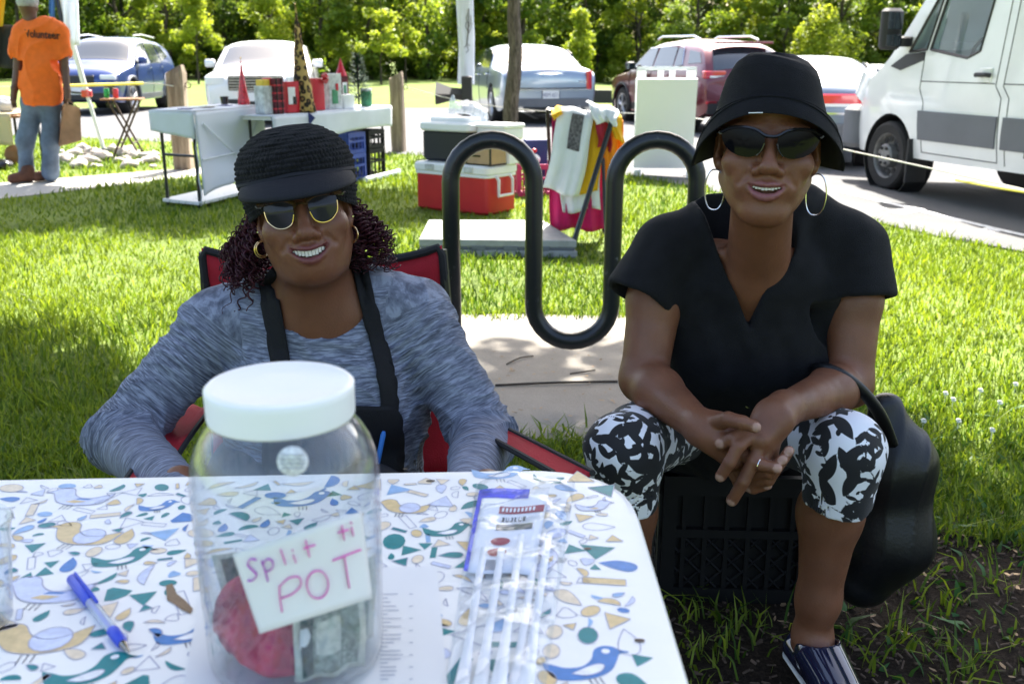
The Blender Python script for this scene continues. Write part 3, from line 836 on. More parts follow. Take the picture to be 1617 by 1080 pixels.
def head_ops(c, Rm, s, fat=0.0, smile=0.0, mouth_open=1.0, nose=1.0, old=0.0, short=0.0, mw=.0275):
    """face and skull; local x to the viewer's right, y forwards, z up, origin at eye level between the ears"""
    X = lambda p: xf(p, c, Rm, s)
    o = []
    o += U(X(ell((0, -.018, .035), (.074, .094, .084))), .01)
    o += U(X(ell((0, .020, -.040), (.060 + fat * .5, .066, .076))), .03)
    for e in (-1, 1):
        o += U([X(cone((e * (.047 + fat), -.012, -.058), (e * .016, .050, -.102 + short), .022, .021))], .03)
        o += U(X(ell((e * (.042 + fat * .5), .050, -.032), (.026, .026, .021))), .02)          # cheek
        o += U(X(ell((e * .030, .060, -.062), (.016 + fat * .5, .018, .018))), .016)
        o += U(X(ell((e * .032, .068, .020), (.026, .014, .009))), .014)                         # brow
        o += U(X(ell((e * .0755, -.012, -.012), (.008, .017, .031), Matrix.Rotation(e * -.3, 3, 'Z'))), .006)   # ear
        o += SUB(X(ell((e * .083, -.004, -.006), (.006, .009, .018))), .006)
        o += U(X(ell((e * .073, .002, -.037), (.007, .009, .010))), .006)
    o += U(X(ell((0, .064, -.105 + short), (.025 + fat * .4, .021, .017))), .022)                         # chin
    o += U(X(ell((0, .058, -.066), (.033, .032, .026))), .02)                                   # muzzle
    if fat > 0.004: o += U(X(ell((0, .016, -.110 + short), (.052, .045, .022))), .03)
    for e in (-1, 1): o += SUB(X(ell((e * .032, .094, .001), (.019, .014, .010))), .014)         # eye sockets
    for e in (-1, 1): o += U(X(ell((e * .031, .066, .000), (.0135, .0135, .0125))), .004)
    o += U(X(cone((0, .074, .010), (0, .100, -.032), .0075, .0105)), .012)                      # nose
    o += U(X(ell((0, .101, -.037), (.0125 * nose, .0115, .0100))), .008)
    for e in (-1, 1):
        o += U(X(ell((e * .0155 * nose, .0885, -.0415), (.0095 * nose, .0105, .0085))), .006)
        o += SUB(X(ell((e * .0080 * nose, .0965, -.0510), (.0040, .0055, .0035))), .003)
        fold = [(e * .0215 * nose, .0935, -.034), (e * .0325, .0840, -.050), (e * (.0400 + .004 * smile), .0745, -.065 + .004 * smile)]
        o += SUB([X(q) for q in chain(fold, [.0028, .0036, .0016])], .008)
    cz = -.067 + .002 * smile; w = mw; g = .0085 * mouth_open; kx = (w / .0275) ** 1.3
    yc = lambda t: .0925 - .0128 * kx * t * t; zc = lambda t: .0080 * smile * t * t
    ts = [-1, -.8, -.55, -.25, 0, .25, .55, .8, 1]
    up = [(w * t, yc(t), cz + zc(t) + .0030 * (1 - t * t) + (.0012 if abs(t) == .25 else 0)) for t in ts]
    lo = [(w * t, yc(t) - .0015, cz + zc(t) - (g + .0055) * (1 - t * t) ** .7) for t in ts]
    X_ = lambda pts, r: [X(q) for q in chain(pts, r)]
    lips = X_(up, [.0014, .0025, .0032, .0037, .0034, .0037, .0032, .0025, .0014]) + X_(lo, [.0014, .0029, .0040, .0048, .0051, .0048, .0040, .0029, .0014])
    o += U(lips, .004)
    tc = [-.9, -.65, -.35, 0, .35, .65, .9]
    cavs = X_([(w * t, yc(t) + .003, cz + zc(t) - g * .5 * (1 - t * t) ** .7 - .0004) for t in tc], [.0012 + g * .46 * (1 - t * t) ** .6 for t in tc])
    cavs += X_([(w * t, yc(t) - .010, cz + zc(t) - g * .5 * (1 - t * t) ** .7 - .0004) for t in tc], [.0014 + g * .60 * (1 - t * t) ** .6 for t in tc])
    for q in cavs: o += SUB(q, .0016)
    return o, lips, cavs[0], (cz, g, w)
def teeth(parent, c, Rm, s, cz, g, w, smile, drop=.75, name='teeth'):
    mb = MB(); c = Vector(c); Rm = Matrix(Rm); kx = (w / .0275) ** 1.3
    for k in range(-5, 6):
        t = k * .155; x = w * t; tw = w * .158
        y = .0925 - .0128 * kx * t * t - .0018 - .004 * abs(t); zc = .0080 * smile * t * t
        z1 = cz + zc + .0035; z0 = cz + zc - g * drop * (1 - t * t) ** .5 + .0004 * math.sin(k * 2.3)
        r = Rm @ Matrix.Rotation(-math.atan(2 * .0128 * kx * t / w) * .9, 3, 'Z')
        mb.rbox(c + Rm @ Vector((x * s[0], (y - .003) * s[1], (z0 + z1) / 2 * s[2])), (tw * s[0], .006, (z1 - z0) * s[2]), .0011, r, 2)
    return mb.build(name, MAT['teeth'], parent)
def frame_local(c, Rm, s):
    c = Vector(c); Rm = Matrix(Rm)
    return lambda x, y, z: c + Rm @ Vector((x * s[0], y * s[1], z * s[2]))
def head_matrix(yaw, pitch, roll):
    """columns: viewer-right, forward (towards the camera), up; roll > 0 leans the crown to the viewer's left"""
    base = Matrix(((1, 0, 0), (0, -1, 0), (0, 0, 1)))
    rz = Matrix.Rotation(yaw, 3, 'Z'); rx = Matrix.Rotation(pitch, 3, 'X'); ry = Matrix.Rotation(-roll, 3, 'Y')
    return rz @ rx @ ry @ base
def lens(mb, T, outline, yf, th=.0022, n=10, rows=5):
    """curved lens: outline in (x, z), bulging surface y = yf(x, z); a solid shell"""
    cx = sum(p[0] for p in outline) / len(outline); cz = sum(p[1] for p in outline) / len(outline); m = len(outline)
    for side, off in ((1, 0), (-1, -th)):
        vs = [T(cx, yf(cx, cz) + off, cz)]; fs = []
        for r in range(1, rows + 1):
            for (x, z) in outline:
                xx, zz = cx + (x - cx) * r / rows, cz + (z - cz) * r / rows
                vs.append(T(xx, yf(xx, zz) + off, zz))
        for k in range(m): fs.append((0, 1 + k, 1 + (k + 1) % m))
        for r in range(rows - 1):
            for k in range(m):
                a = 1 + r * m + k; b2 = 1 + r * m + (k + 1) % m
                fs.append((a, a + m, b2 + m, b2))
        if side < 0: fs = [f[::-1] for f in fs]
        mb.add(vs, fs)
    vs = []
    for (x, z) in outline: vs += [T(x, yf(x, z), z), T(x, yf(x, z) - th, z)]
    mb.add(vs, [(2 * k, 2 * k + 1, (2 * k + 3) % (2 * m), (2 * k + 2) % (2 * m)) for k in range(m)])
def ring_pts(c, ax, ay, rx, ry, n=28, a0=0, a1=6.283):
    return [Vector(c) + Vector(ax) * rx * math.cos(a0 + (a1 - a0) * k / n) + Vector(ay) * ry * math.sin(a0 + (a1 - a0) * k / n) for k in range(n + 1)]
def falloff(P, prims, r):
    d = np.min([p[0](P) for p in prims], axis=0)
    return np.clip(1 - d / r, 0, 1)

# ------------------------------------------------------------------ the person on the crate (right)
RW = thing('person', 'person in black bucket hat and black blouse sitting on a crate, hands clasped', 'person', (.48, 2.0, 0))
hc = W(1213, 224, 1.685); HR = head_matrix(R(-12), R(-4), R(-1.5)); hs = (1.07, 1.05, 1.08)
ho, lipsR, cavR, (czR, gR, wR) = head_ops(hc, HR, hs, 0.002, 0.60, 1.15, 1.12, 1.0, 0.0, .0290)
TR = frame_local(hc, HR, hs)
sh_l, sh_r = W(1044, 408, 1.875), W(1352, 404, 1.875)
el_l, el_r = W(1016, 598, 1.80), W(1340, 606, 1.81)
wr_l, wr_r = W(1108, 676, 1.585), W(1238, 646, 1.585)
kn_l, kn_r = W(985, 712, 1.64), W(1337, 712, 1.645)
an_r = W(1282, 1000, 1.70); an_l = Vector((.235, 1.74, .10))
hipL, hipR = Vector((.385, 2.06, .42)), Vector((.555, 2.06, .42))
neck = W(1200, 395, 1.80); chest = Vector((.465, 1.93, .70)); pel = Vector((.47, 2.08, .44))
body = list(ho)
body += U([cone(TR(0, -.012, -.075), W(1196, 425, 1.815), .049, .055, (1, 0, 0), 1.06)], .022)
body += U([cone(W(1194, 450, 1.865), W(1188, 560, 1.94), .078, .100, (1, 0, 0), 1.40), ], .05)
body += U([cone(W(1125, 412, 1.875), sh_l, .042, .042), cone(W(1265, 408, 1.875), sh_r, .042, .042)], .04)
def arm(sh, el, wr, k=.02):
    mid = el.lerp(wr, .28)
    return U([cone(sh, sh.lerp(el, .35), .042, .052), cone(sh.lerp(el, .35), el, .052, .044), cone(el, mid, .043, .044), cone(mid, wr, .044, .0275)], k)
body += arm(sh_l, el_l, wr_l) + arm(sh_r, el_r, wr_r)
# neck tendons and collar bones
body += U([cone(TR(-.038, 0, -.085), W(1188, 400, 1.775), .010, .008), cone(TR(.038, 0, -.085), W(1212, 400, 1.775), .010, .008)], .014)
body += U([cone(W(1190, 412, 1.785), W(1095, 392, 1.83), .008, .008), cone(W(1212, 411, 1.785), W(1300, 388, 1.83), .008, .008)], .016)
# hands: the far (photo right) hand on top, fingers of the near (photo left) hand laced through from below
def H(u, v, y): return W(u, v, y)
handR = [cone(wr_r, H(1222, 660, 1.555), .027, .030, (0, .4, 1), 1.15), cone(H(1222, 660, 1.555), H(1196, 692, 1.525), .027, .021, (1, 0, .5), 1.25),
         cone(H(1214, 668, 1.55), H(1214, 706, 1.53), .022, .016)]
body += U(handR, .018)
fingers = []
def finger(pts, r0, r1):
    rr = list(np.linspace(r0 * 1.14, r1 * 1.18, len(pts))); fingers.append((pts, rr)); return U(chain(pts, rr), .0032)
body += finger([H(1190, 684, 1.522), H(1166, 704, 1.505), H(1152, 730, 1.500), H(1138, 752, 1.505)], .0105, .0082)   # index
body += finger([H(1203, 698, 1.520), H(1190, 728, 1.508), H(1174, 760, 1.505), H(1156, 790, 1.515)], .0108, .0086)   # middle
body += finger([H(1213, 704, 1.522), H(1206, 730, 1.515), H(1200, 752, 1.525), H(1186, 768, 1.540)], .0098, .0080)
body += finger([H(1222, 704, 1.530), H(1219, 728, 1.528), H(1216, 746, 1.540), H(1208, 758, 1.552)], .0088, .0072)
body += finger([H(1208, 668, 1.545), H(1178, 682, 1.525), H(1158, 692, 1.518), H(1141, 699, 1.525)], .0120, .0090)    # thumb
handL = [cone(wr_l, H(1128, 682, 1.565), .027, .029, (0, .4, 1), 1.15), cone(H(1128, 682, 1.565), H(1160, 722, 1.545), .027, .020, (1, 0, -.4), 1.3)]
body += U(handL, .018)
body += finger([H(1128, 668, 1.555), H(1150, 662, 1.522), H(1172, 667, 1.500), H(1192, 674, 1.495)], .0125, .0088)    # thumb on top
body += finger([H(1160, 706, 1.545), H(1182, 722, 1.522), H(1200, 733, 1.500), H(1226, 739, 1.492)], .0100, .0082)    # index through
body += finger([H(1166, 722, 1.548), H(1190, 748, 1.528), H(1214, 746, 1.505), H(1236, 726, 1.498)], .0100, .0080)
body += finger([H(1158, 730, 1.552), H(1184, 764, 1.540), H(1214, 758, 1.515), H(1246, 712, 1.505)], .0096, .0076)
body += finger([H(1148, 732, 1.556), H(1166, 762, 1.552), H(1190, 772, 1.535), H(1212, 766, 1.528)], .0086, .0070)
# lower legs and feet
for kn, an, side in ((kn_r, an_r, 1), (kn_l, an_l, -1)):
    calf = kn.lerp(an, .35) + Vector((0, .022, 0))
    body += U([cone(kn, calf, .052, .056), cone(calf, kn.lerp(an, .8), .056, .038), cone(kn.lerp(an, .8), an, .037, .034)], .03)
    foot = an + Vector((.035 * side * 0.5, -.15, -.062)); heel = an + Vector((0, .035, -.06))
    body += U([cone(an, heel, .032, .028), cone(an + Vector((0, -.02, -.015)), foot, .030, .015, (1, 0, 0), 1.1), cone(heel, foot, .024, .015, (1, 0, 0), 1.2)], .025)
V, Q = sdf_surface(body, .0028); V = smooth_verts(V, Q, 1, .4)
bo = mesh_obj('body', V, Q, MAT['skin_right'], RW)
Vf = V.astype(np.float32)
attr(bo, 'lip', np.clip(falloff(Vf, lipsR, .0016) * 1.4, 0, 1))
nails = []
for pts, rr in fingers:
    t, p2 = pts[-1], pts[-2]; d = (t - p2).normalized(); view = (Vector((0, 0, CAMH)) - t).normalized(); n_ = (view - d * view.dot(d)).normalized()
    nails.append(ell(t + n_ * rr[-1] * .75 + d * rr[-1] * .25, (.0075, .0075, .0075)))
attr(bo, 'nail', np.clip(falloff(Vf, nails, .0012), 0, 1))
hsh = np.clip(1 - np.linalg.norm(Vf - np.array(TR(0, .05, -.04)), axis=1) / .10, 0, 1)
attr(bo, 'warm', hsh * .5)
teeth(RW, hc, HR, hs, czR, gR, wR, .60, .50)
# blouse: a shell over the torso with flared short sleeves and a deep V neck
bl = []
bl += U([cone(W(1194, 440, 1.858), W(1190, 540, 1.915), .098, .122, (1, 0, 0), 1.5), cone(W(1190, 540, 1.915), Vector((.475, 2.02, .50)), .126, .146, (1, 0, 0), 1.42),
         cone(Vector((.475, 2.02, .50)), Vector((.475, 2.08, .40)), .14, .15, (1, 0, 0), 1.3)], .06)
bl += U([cone(W(1140, 346, 1.88), W(1062, 396, 1.87), .060, .058), cone(W(1262, 338, 1.88), W(1338, 390, 1.87), .060, .058)], .04)
slv = [(W(1052, 396, 1.865), W(1012, 466, 1.83)), (W(1346, 390, 1.865), W(1356, 466, 1.83))]
for a, b2 in slv: bl += U([cone(a, b2, .060, .066, (1, .3, 0), 1.05)], .035)
bl += U([cone(W(1152, 410, 1.80), W(1128, 338, 1.83), .019, .017), cone(W(1236, 406, 1.80), W(1266, 332, 1.83), .019, .017)], .03)   # collar band
for (a, b2), (p, q) in zip(slv, ((sh_l, el_l), (sh_r, el_r))):
    d = (b2 - a).normalized()
    bl += SUB(slab(lambda P, b2=b2, d=d: np.maximum(-((P - _a(b2)) @ _a(d) - .010), np.linalg.norm(P - _a(b2), axis=-1) - .115), b2, .13), .004)
    bl += SUB(cone(a.lerp(b2, .75), b2 + d * .10, .046, .068, (1, .3, 0), 1.05), .004)
    bl += U([cone(W(1190, 540, 1.915), Vector((.475, 2.02, .50)), .118, .140, (1, 0, 0), 1.38)], .02)
bl += U([cone(W(1300, 462, 1.860), W(1280, 580, 1.92), .050, .062), cone(W(1080, 462, 1.860), W(1096, 580, 1.92), .050, .062)], .025)
# V neck cut: wedge between two planes in front of the chest
vt, v1, v2 = W(1181, 522, 1.80), W(1132, 378, 1.74), W(1236, 374, 1.74)
nl = (vt - v1).cross(Vector((0, 1, .1))).normalized(); nr = (v2 - vt).cross(Vector((0, 1, .1))).normalized()
mid = W(1190, 420, 1.7)
if (mid - vt).dot(nl) > 0: nl = -nl
if (mid - vt).dot(nr) > 0: nr = -nr
bl += SUB(slab(lambda P: np.maximum(np.maximum((P - _a(vt)) @ _a(nl), (P - _a(vt)) @ _a(nr)), P[..., 1] - 1.90), mid, .5), .006)
bl += SUB(cone(TR(0, 0, -.04), W(1196, 420, 1.85), .066, .066), .01)
inner_body = [o for o in body if o[0] == 'u' and o[1][2] < .4]
core = U([cone(W(1194, 450, 1.868), W(1188, 560, 1.94), .080, .102, (1, 0, 0), 1.42), cone(W(1188, 560, 1.935), pel, .104, .115, (1, 0, 0), 1.3)], .05)
core_f = lambda P: sdf_eval(core, P) + .004
bl += [('s', slab(core_f, W(1190, 560, 1.95), .5), .003)]
w1, w2 = wob(3, 26), wob(4, 9)
def folds(P):
    fx = np.sin((P[..., 0] + .35 * P[..., 2]) * 62 + 3 * w2(P)); return -.0035 * np.maximum(fx, -.2) * np.clip((.78 - P[..., 2]) / .12, 0.15, 1) - .0025 * w1(P)
V, Q = sdf_surface(bl, .0045, folds, pad=.01); V = smooth_verts(V, Q, 2, .5)
mat('black_cotton', (0.006, 0.006, 0.0075), 0.85, var=0.35, vscale=30, bump=0.4, bscale=500, sheen=0.03, spec=.25)
mesh_obj('blouse', V, Q, MAT['black_cotton'], RW)
for k in range(4):
    p = W(1181, 545 + 32 * k, 1.785 + .012 * k)
    MB().lathe([(0, -.002), (.005, -.0015), (.005, .0015), (.0, .002)], p, 10, Matrix.Rotation(R(80), 3, 'X')).build('button', MAT['frame_black'], RW)
# printed capri trousers
pt = []
for hp, kn, an in ((hipR, kn_r, an_r), (hipL, kn_l, an_l)):
    end = kn.lerp(an, .28)
    pt += U([cone(hp, kn + Vector((0, .01, 0)), .092, .066), cone(kn + Vector((0, .004, -.004)), end, .064, .063)], .03)
pt += U([cone(hipL, hipR, .098, .098), cone(Vector((.47, 2.1, .45)), Vector((.47, 2.09, .55)), .11, .12, (1, 0, 0), 1.25)], .06)
for kn, an in ((kn_r, an_r), (kn_l, an_l)):
    end = kn.lerp(an, .24); d = (an - kn).normalized()
    pt += SUB(slab(lambda P, e=end, d=d: np.maximum(-((P - _a(e)) @ _a(d) - .012), np.linalg.norm(P - _a(e), axis=-1) - .12), end, .13), .002)
    pt += SUB(cone(end - d * .09, end + d * .15, .055, .0575), .002)
w3 = wob(8, 40)
V, Q = sdf_surface(pt, .0036, lambda P: -.0022 * w3(P), pad=.01); V = smooth_verts(V, Q, 1, .5)

g = np.random.default_rng(5); Nn = vert_normals(V, Q); best = np.full(len(V), 1.0)
vis = np.where((V[:, 1] < 2.0))[0]
def stamp(c, n, t, kind, L):
    global best
    b2 = np.cross(n, t); q = V - c; near = np.where((np.abs(q) < L * 1.6).all(1) & ((Nn @ n) > -.2))[0]
    a, b3 = q[near] @ t, q[near] @ b2
    if kind == 'leaf':
        w = L * .36; Rr = (L * L / 4 + w * w / 4) / w
        d = np.sqrt(a * a + (np.abs(b3) + Rr - w / 2) ** 2) - Rr
    elif kind == 'flower':
        r = np.hypot(a, b3); an = np.arctan2(b3, a); d = r - L * (.34 + .16 * np.cos(5 * an)); d = np.maximum(d, .10 * L - r)
    elif kind == 'stem':
        d = np.maximum(np.abs(b3 - .25 * a * a / L) - .0013, np.abs(a) - L)
    else: d = np.hypot(a, b3 * 1.5) - L * .2
    best[near] = np.minimum(best[near], d)
for k in range(900):
    i = int(g.choice(vis)); n = Nn[i]; t = np.cross(n, g.normal(size=3)); t /= np.linalg.norm(t) + 1e-9
    r = g.random()
    if r < .10: stamp(V[i], n, t, 'flower', g.uniform(.045, .07))
    elif r < .30:
        b2 = np.cross(n, t); L = g.uniform(.03, .055); stamp(V[i], n, t, 'stem', L)
        for e in (-1, 1):
            for f in (-.6, 0, .6):
                tt = t * .75 + b2 * .66 * e; stamp(V[i] + t * f * L + b2 * e * .008, n, tt / np.linalg.norm(tt), 'leaf', g.uniform(.022, .036))
    elif r < .78: stamp(V[i], n, t, 'leaf', g.uniform(.034, .07))
    else: stamp(V[i], n, t, 'dot', g.uniform(.02, .035))
m, nt, out = _new('floral_print')
b = N(nt, 'ShaderNodeBsdfPrincipled', Roughness=0.8); b.inputs['Sheen Weight'].default_value = .1
at = N(nt, 'ShaderNodeAttribute', attribute_name='leaf')
th = N(nt, 'ShaderNodeMapRange'); th.inputs[1].default_value = -.0006; th.inputs[2].default_value = .0006; nt.links.new(at.outputs['Fac'], th.inputs[0])
nt.links.new(mixc(nt, th.outputs[0], (.008, .008, .010), (.80, .80, .84)), b.inputs['Base Color'])
bp = N(nt, 'ShaderNodeBump', Strength=.25, Distance=.002); nt.links.new(noise(nt, 700, 2, objco(nt)), bp.inputs['Height']); nt.links.new(bp.outputs[0], b.inputs['Normal'])
nt.links.new(b.outputs[0], out.inputs[0]); MAT['floral_print'] = m
po = mesh_obj('trousers', V, Q, m, RW); attr(po, 'leaf', best)
tag(po, 'white capri trousers printed with black leaves and flowers')
# bucket hat
mat('hat_cotton', (0.0055, 0.0055, 0.008), 0.8, var=0.3, vscale=40, bump=0.5, bscale=600, sheen=0.02, spec=.2)
def hat_surface(prof, wave, n=72):
    P = []
    for k in range(n):
        a = 2 * math.pi * k / n; row = []
        for (r, z, wv) in prof:
            rr = r * (1 + .02 * math.sin(2 * a + .5) * wv + .012 * math.sin(5 * a + 1) * wv + .022 * math.sin(3 * a + z * 60) * max(0, min(1, (z - .03) / .05))); zz = z + wave(a) * wv + .005 * math.sin(2 * a + 1.3 + r * 30) * max(0, min(1, (z - .05) / .05))
            row.append(TR(rr * math.cos(a), rr * 1.12 * math.sin(a) - .012, zz))
        P.append(row)
    return P
hp = [(.0, .130, 0), (.026, .128, .0), (.048, .121, .1), (.063, .108, .2), (.072, .091, .25), (.078, .070, .2), (.082, .054, .15), (.0855, .042, .12), (.093, .030, .35), (.102, .012, .7), (.110, -.012, 1), (.116, -.034, 1), (.1165, -.036, 1), (.112, -.035, 1),
      (.105, -.012, 1), (.097, .012, .7), (.089, .030, .35), (.081, .042, .12), (.078, .054, .15), (.074, .070, .1), (.066, .090, .2), (.045, .112, .1), (0, .124, 0)]
wave = lambda a: .080 * max(0, math.sin(a)) ** 1.35 + .004 * math.sin(3 * a + .4) + .012 * max(0, -math.sin(a)) - .006 * abs(math.cos(a)) ** 3
mb = MB(); mb.grid(hat_surface(hp, wave), True); ht = mb.build('bucket_hat', MAT['hat_cotton'], RW, sharp=None)
tag(ht, 'black cotton bucket hat with soft turned-down brim')
mat('white_thread', (.7, .7, .7), .8)
MB().tube([TR(-.036, .111, .040), TR(-.026, .1145, .0405), TR(-.016, .1165, .041)], .0009, 5).build('stitch_tag', MAT['white_thread'], ht)
mb = MB()
for q3 in ((.0862, .042, .12), (.1028, .0125, .7), (.1106, -.0115, 1)):
    rg = [r[0] for r in hat_surface([q3], wave, 60)]; mb.tube(rg + rg[:1], .0009, 4)
mb.build('seam', MAT['hat_cotton'], ht)
# wraparound sunglasses
yf = lambda x, z: .104 - 6.0 * x * x - 1.5 * (z - .002) ** 2 - 30 * abs(x) ** 3.2 * 0.6
sg = None
for e in (-1, 1):
    outl = [(e * .010, .008), (e * .022, .015), (e * .042, .0185), (e * .060, .017), (e * .0705, .011), (e * .071, .003), (e * .064, -.010), (e * .050, -.0195), (e * .034, -.023), (e * .022, -.021), (e * .0135, -.013), (e * .009, -.002)]
    mb = MB(); ol = [(p.x, p.y) for p in catmull([(x, z, 0) for x, z in outl + [outl[0]]], 3)[:-1]]
    lens(mb, TR, ol, yf)
    o = mb.build('sunglass_lens', MAT['dark_lens'], RW); fix_normals(o)
mb = MB()
top = [(-.073, .012), (-.060, .0185), (-.040, .0200), (-.022, .0165), (-.010, .0095), (0, .0080), (.010, .0095), (.022, .0165), (.040, .0200), (.060, .0185), (.073, .012)]
mb.tube(catmull([TR(x, yf(x, z) + .0008, z) for x, z in top], 3), .0030, 6)
for e in (-1, 1):
    mb.tube(catmull([TR(e * .0725, yf(.0725, .008), .011), TR(e * .0775, .045, .011), TR(e * .0785, .005, .010), TR(e * .078, -.022, .002)], 4), [.0055] + [.0042] * 12, 6, flat=.6)
    mb.tube(catmull([TR(e * .009, yf(.009, 0) , -.002), TR(e * .0125, yf(.0125, -.012) - .001, -.012), TR(e * .019, yf(.019, -.02) - .001, -.020)], 3), .0014, 5)
mb.build('sunglass_frame', MAT['frame_black'], RW)
# hoop earrings
for e, u0, v0 in ((-1, 1131, 283), (1, 1272, 283)):
    top = TR(e * .0745, .000, -.046); ax = Vector((math.cos(R(20 * e)), -math.sin(R(20 * e)) * e, 0)); c = top + Vector((e * .004, -.006, -.034))
    pts = []
    for k in range(33):
        a = 2 * math.pi * k / 32; sx = math.copysign(abs(math.sin(a)) ** .8, math.sin(a)); pts.append(c + ax * .0165 * sx + Vector((0, 0, .0345 * math.cos(a))))
    MB().tube(pts, .0013, 6).build('hoop_earring', MAT['silver_metal'], RW)
# ring
rc = H(1200, 733, 1.500); d = (H(1226, 739, 1.492) - H(1182, 722, 1.522)).normalized(); s1, t1 = frame_of(d)
MB().tube(ring_pts(rc, s1, t1, .0102, .0102, 20), .0012, 5).build('finger_ring', MAT['silver_metal'], RW)
# slip-on shoes
mat('patent_navy', (.012, .014, .04), .08, coat=1.0); mat('sole_white', (.75, .75, .72), .6, var=.1)
for an, side, lab in ((an_r, 1, 'a'), (an_l, -1, 'b')):
    foot = an + Vector((.030 * side, -.165, -.068)); heel = an + Vector((0, .042, -.062))
    sh = U([cone(heel + Vector((0, 0, .004)), foot, .036, .034, (1, 0, 0), 1.15), cone(an + Vector((.006 * side, -.035, -.020)), foot + Vector((0, .03, .006)), .043, .036, (1, 0, 0), 1.12)], .015)
    sh += SUB([cone(an + Vector((0, .03, .03)), an + Vector((.004 * side, -.022, .012)), .040, .040)], .004)
    sh += SUB([cone(heel + Vector((0, 0, .006)), foot, .030, .029, (1, 0, 0), 1.15)], .002)
    sh += [('i', halfspace((0, 0, .016), (0, 0, -1)), .001)]
    V, Q = sdf_surface(sh, .003, pad=.01); so = mesh_obj('shoe', V, Q, MAT['patent_navy'], RW); tag(so, 'shiny navy slip-on shoe with white sole')
    sl = U([cone(heel, foot, .040, .040, (1, 0, 0), 1.12)], .01) + [('i', halfspace((0, 0, .022), (0, 0, 1)), .003), ('i', halfspace((0, 0, .002), (0, 0, -1)), .003)]
    V, Q = sdf_surface(sl, .003, pad=.01); mesh_obj('sole', V, Q, MAT['sole_white'], so)
# ------------------------------------------------------------------ the person in the camp chair (left)
from mathutils.bvhtree import BVHTree
LW = thing('person', 'smiling person in black crochet cap and grey heathered top in the red chair', 'person', (-.36, 1.75, 0))
hc2 = W(477, 325, 1.585); HL = head_matrix(R(11), R(-5), R(8)); hs2 = (.945, 1.0, .99)
ho2, lipsL, cavL, (czL, gL, wL) = head_ops(hc2, HL, hs2, .005, 1.0, 1.28, 1.12, 0, .010, .0335)
TL = frame_local(hc2, HL, hs2)
wr2l, wr2r = W(300, 795, 1.28), W(735, 800, 1.30)
b2 = list(ho2)
b2 += U([cone(TL(0, -.012, -.07), W(500, 490, 1.655), .054, .062, (1, 0, 0), 1.05)], .025)
b2 += U([cone(W(500, 500, 1.68), W(512, 620, 1.71), .08, .10, (1, 0, 0), 1.4), cone(W(420, 495, 1.69), W(595, 480, 1.69), .045, .045)], .05)
b2 += U([cone(W(497, 497, 1.62), W(420, 478, 1.66), .008, .008), cone(W(508, 496, 1.62), W(585, 465, 1.66), .008, .008)], .018)
fing2 = []
for wr, sgn in ((wr2l, 1), (wr2r, -1)):
    pal = wr + Vector((.05 * sgn, -.055, -.01)); b2 += U([cone(wr + Vector((-.03 * sgn, .05, .005)), wr, .03, .026), cone(wr, pal, .026, .027, (0, 0, 1), 1.2)], .015)
    for k in range(4):
        s0 = pal + Vector((.006 * sgn, -.012, .024 - .016 * k)); d = Vector((.55 * sgn, -.75, -.25)).normalized(); L = (.062, .070, .066, .052)[k]
        m1 = s0 + d * L * .5; e1 = m1 + (d + Vector((.3 * sgn, .3, -.5))).normalized() * L * .5
        b2 += U(chain([pal, s0, m1, e1], [.012, .0095, .009, .0078]), .003)
    b2 += U(chain([wr, wr + Vector((.055 * sgn, -.02, .030)), wr + Vector((.085 * sgn, -.05, .032))], [.014, .0105, .0088]), .006)
V, Q = sdf_surface(b2, .0026); V = smooth_verts(V, Q, 1, .4)
VbL, QbL = V, Q
bo = mesh_obj('body', V, Q, MAT['skin_left'], LW); Vf = V.astype(np.float32)
attr(bo, 'lip', np.clip(falloff(Vf, lipsL, .0016) * 1.4, 0, 1))
attr(bo, 'warm', np.clip(1 - np.linalg.norm(Vf - np.array(TL(0, .06, -.03)), axis=1) / .09, 0, 1) * .5)
teeth(LW, hc2, HL, hs2, czL, gL, wL, 1.0, .85)
# grey long-sleeved top
sl, sr = W(345, 512, 1.69), W(655, 496, 1.70); eL, eR = W(192, 690, 1.60), W(762, 688, 1.62)
sd = []
sd += U([cone(W(503, 520, 1.685), W(514, 640, 1.70), .098, .128, (1, 0, 0), 1.42), cone(W(514, 640, 1.70), W(520, 800, 1.72), .130, .150, (1, 0, 0), 1.25)], .05)
sd += U([cone(W(430, 478, 1.68), sl, .050, .058), cone(W(580, 462, 1.68), sr, .050, .058)], .045)
sd += U([ell(W(455, 622, 1.63), (.078, .07, .075)), ell(W(570, 618, 1.63), (.078, .07, .075)), ell(W(515, 760, 1.62), (.14, .09, .08))], .05)
sd += U([cone(sl, eL, .060, .054), cone(eL, wr2l, .053, .034)], .028) + U([cone(sr, eR, .060, .054), cone(eR, wr2r, .053, .034)], .028)
sd += SUB([cone(TL(0, .0, -.09), W(502, 462, 1.63), .066, .080), cone(W(502, 462, 1.63), W(503, 452, 1.50), .080, .09)], .006)
for wr, el in ((wr2l, eL), (wr2r, eR)):
    d = (wr - el).normalized(); sd += SUB(slab(lambda P, w=wr, d=d: np.maximum(-((P - _a(w)) @ _a(d) + .012), np.linalg.norm(P - _a(w), axis=-1) - .08), wr, .1), .002)
    sd += SUB(cone(wr - d * .04, wr + d * .05, .030, .030), .002)
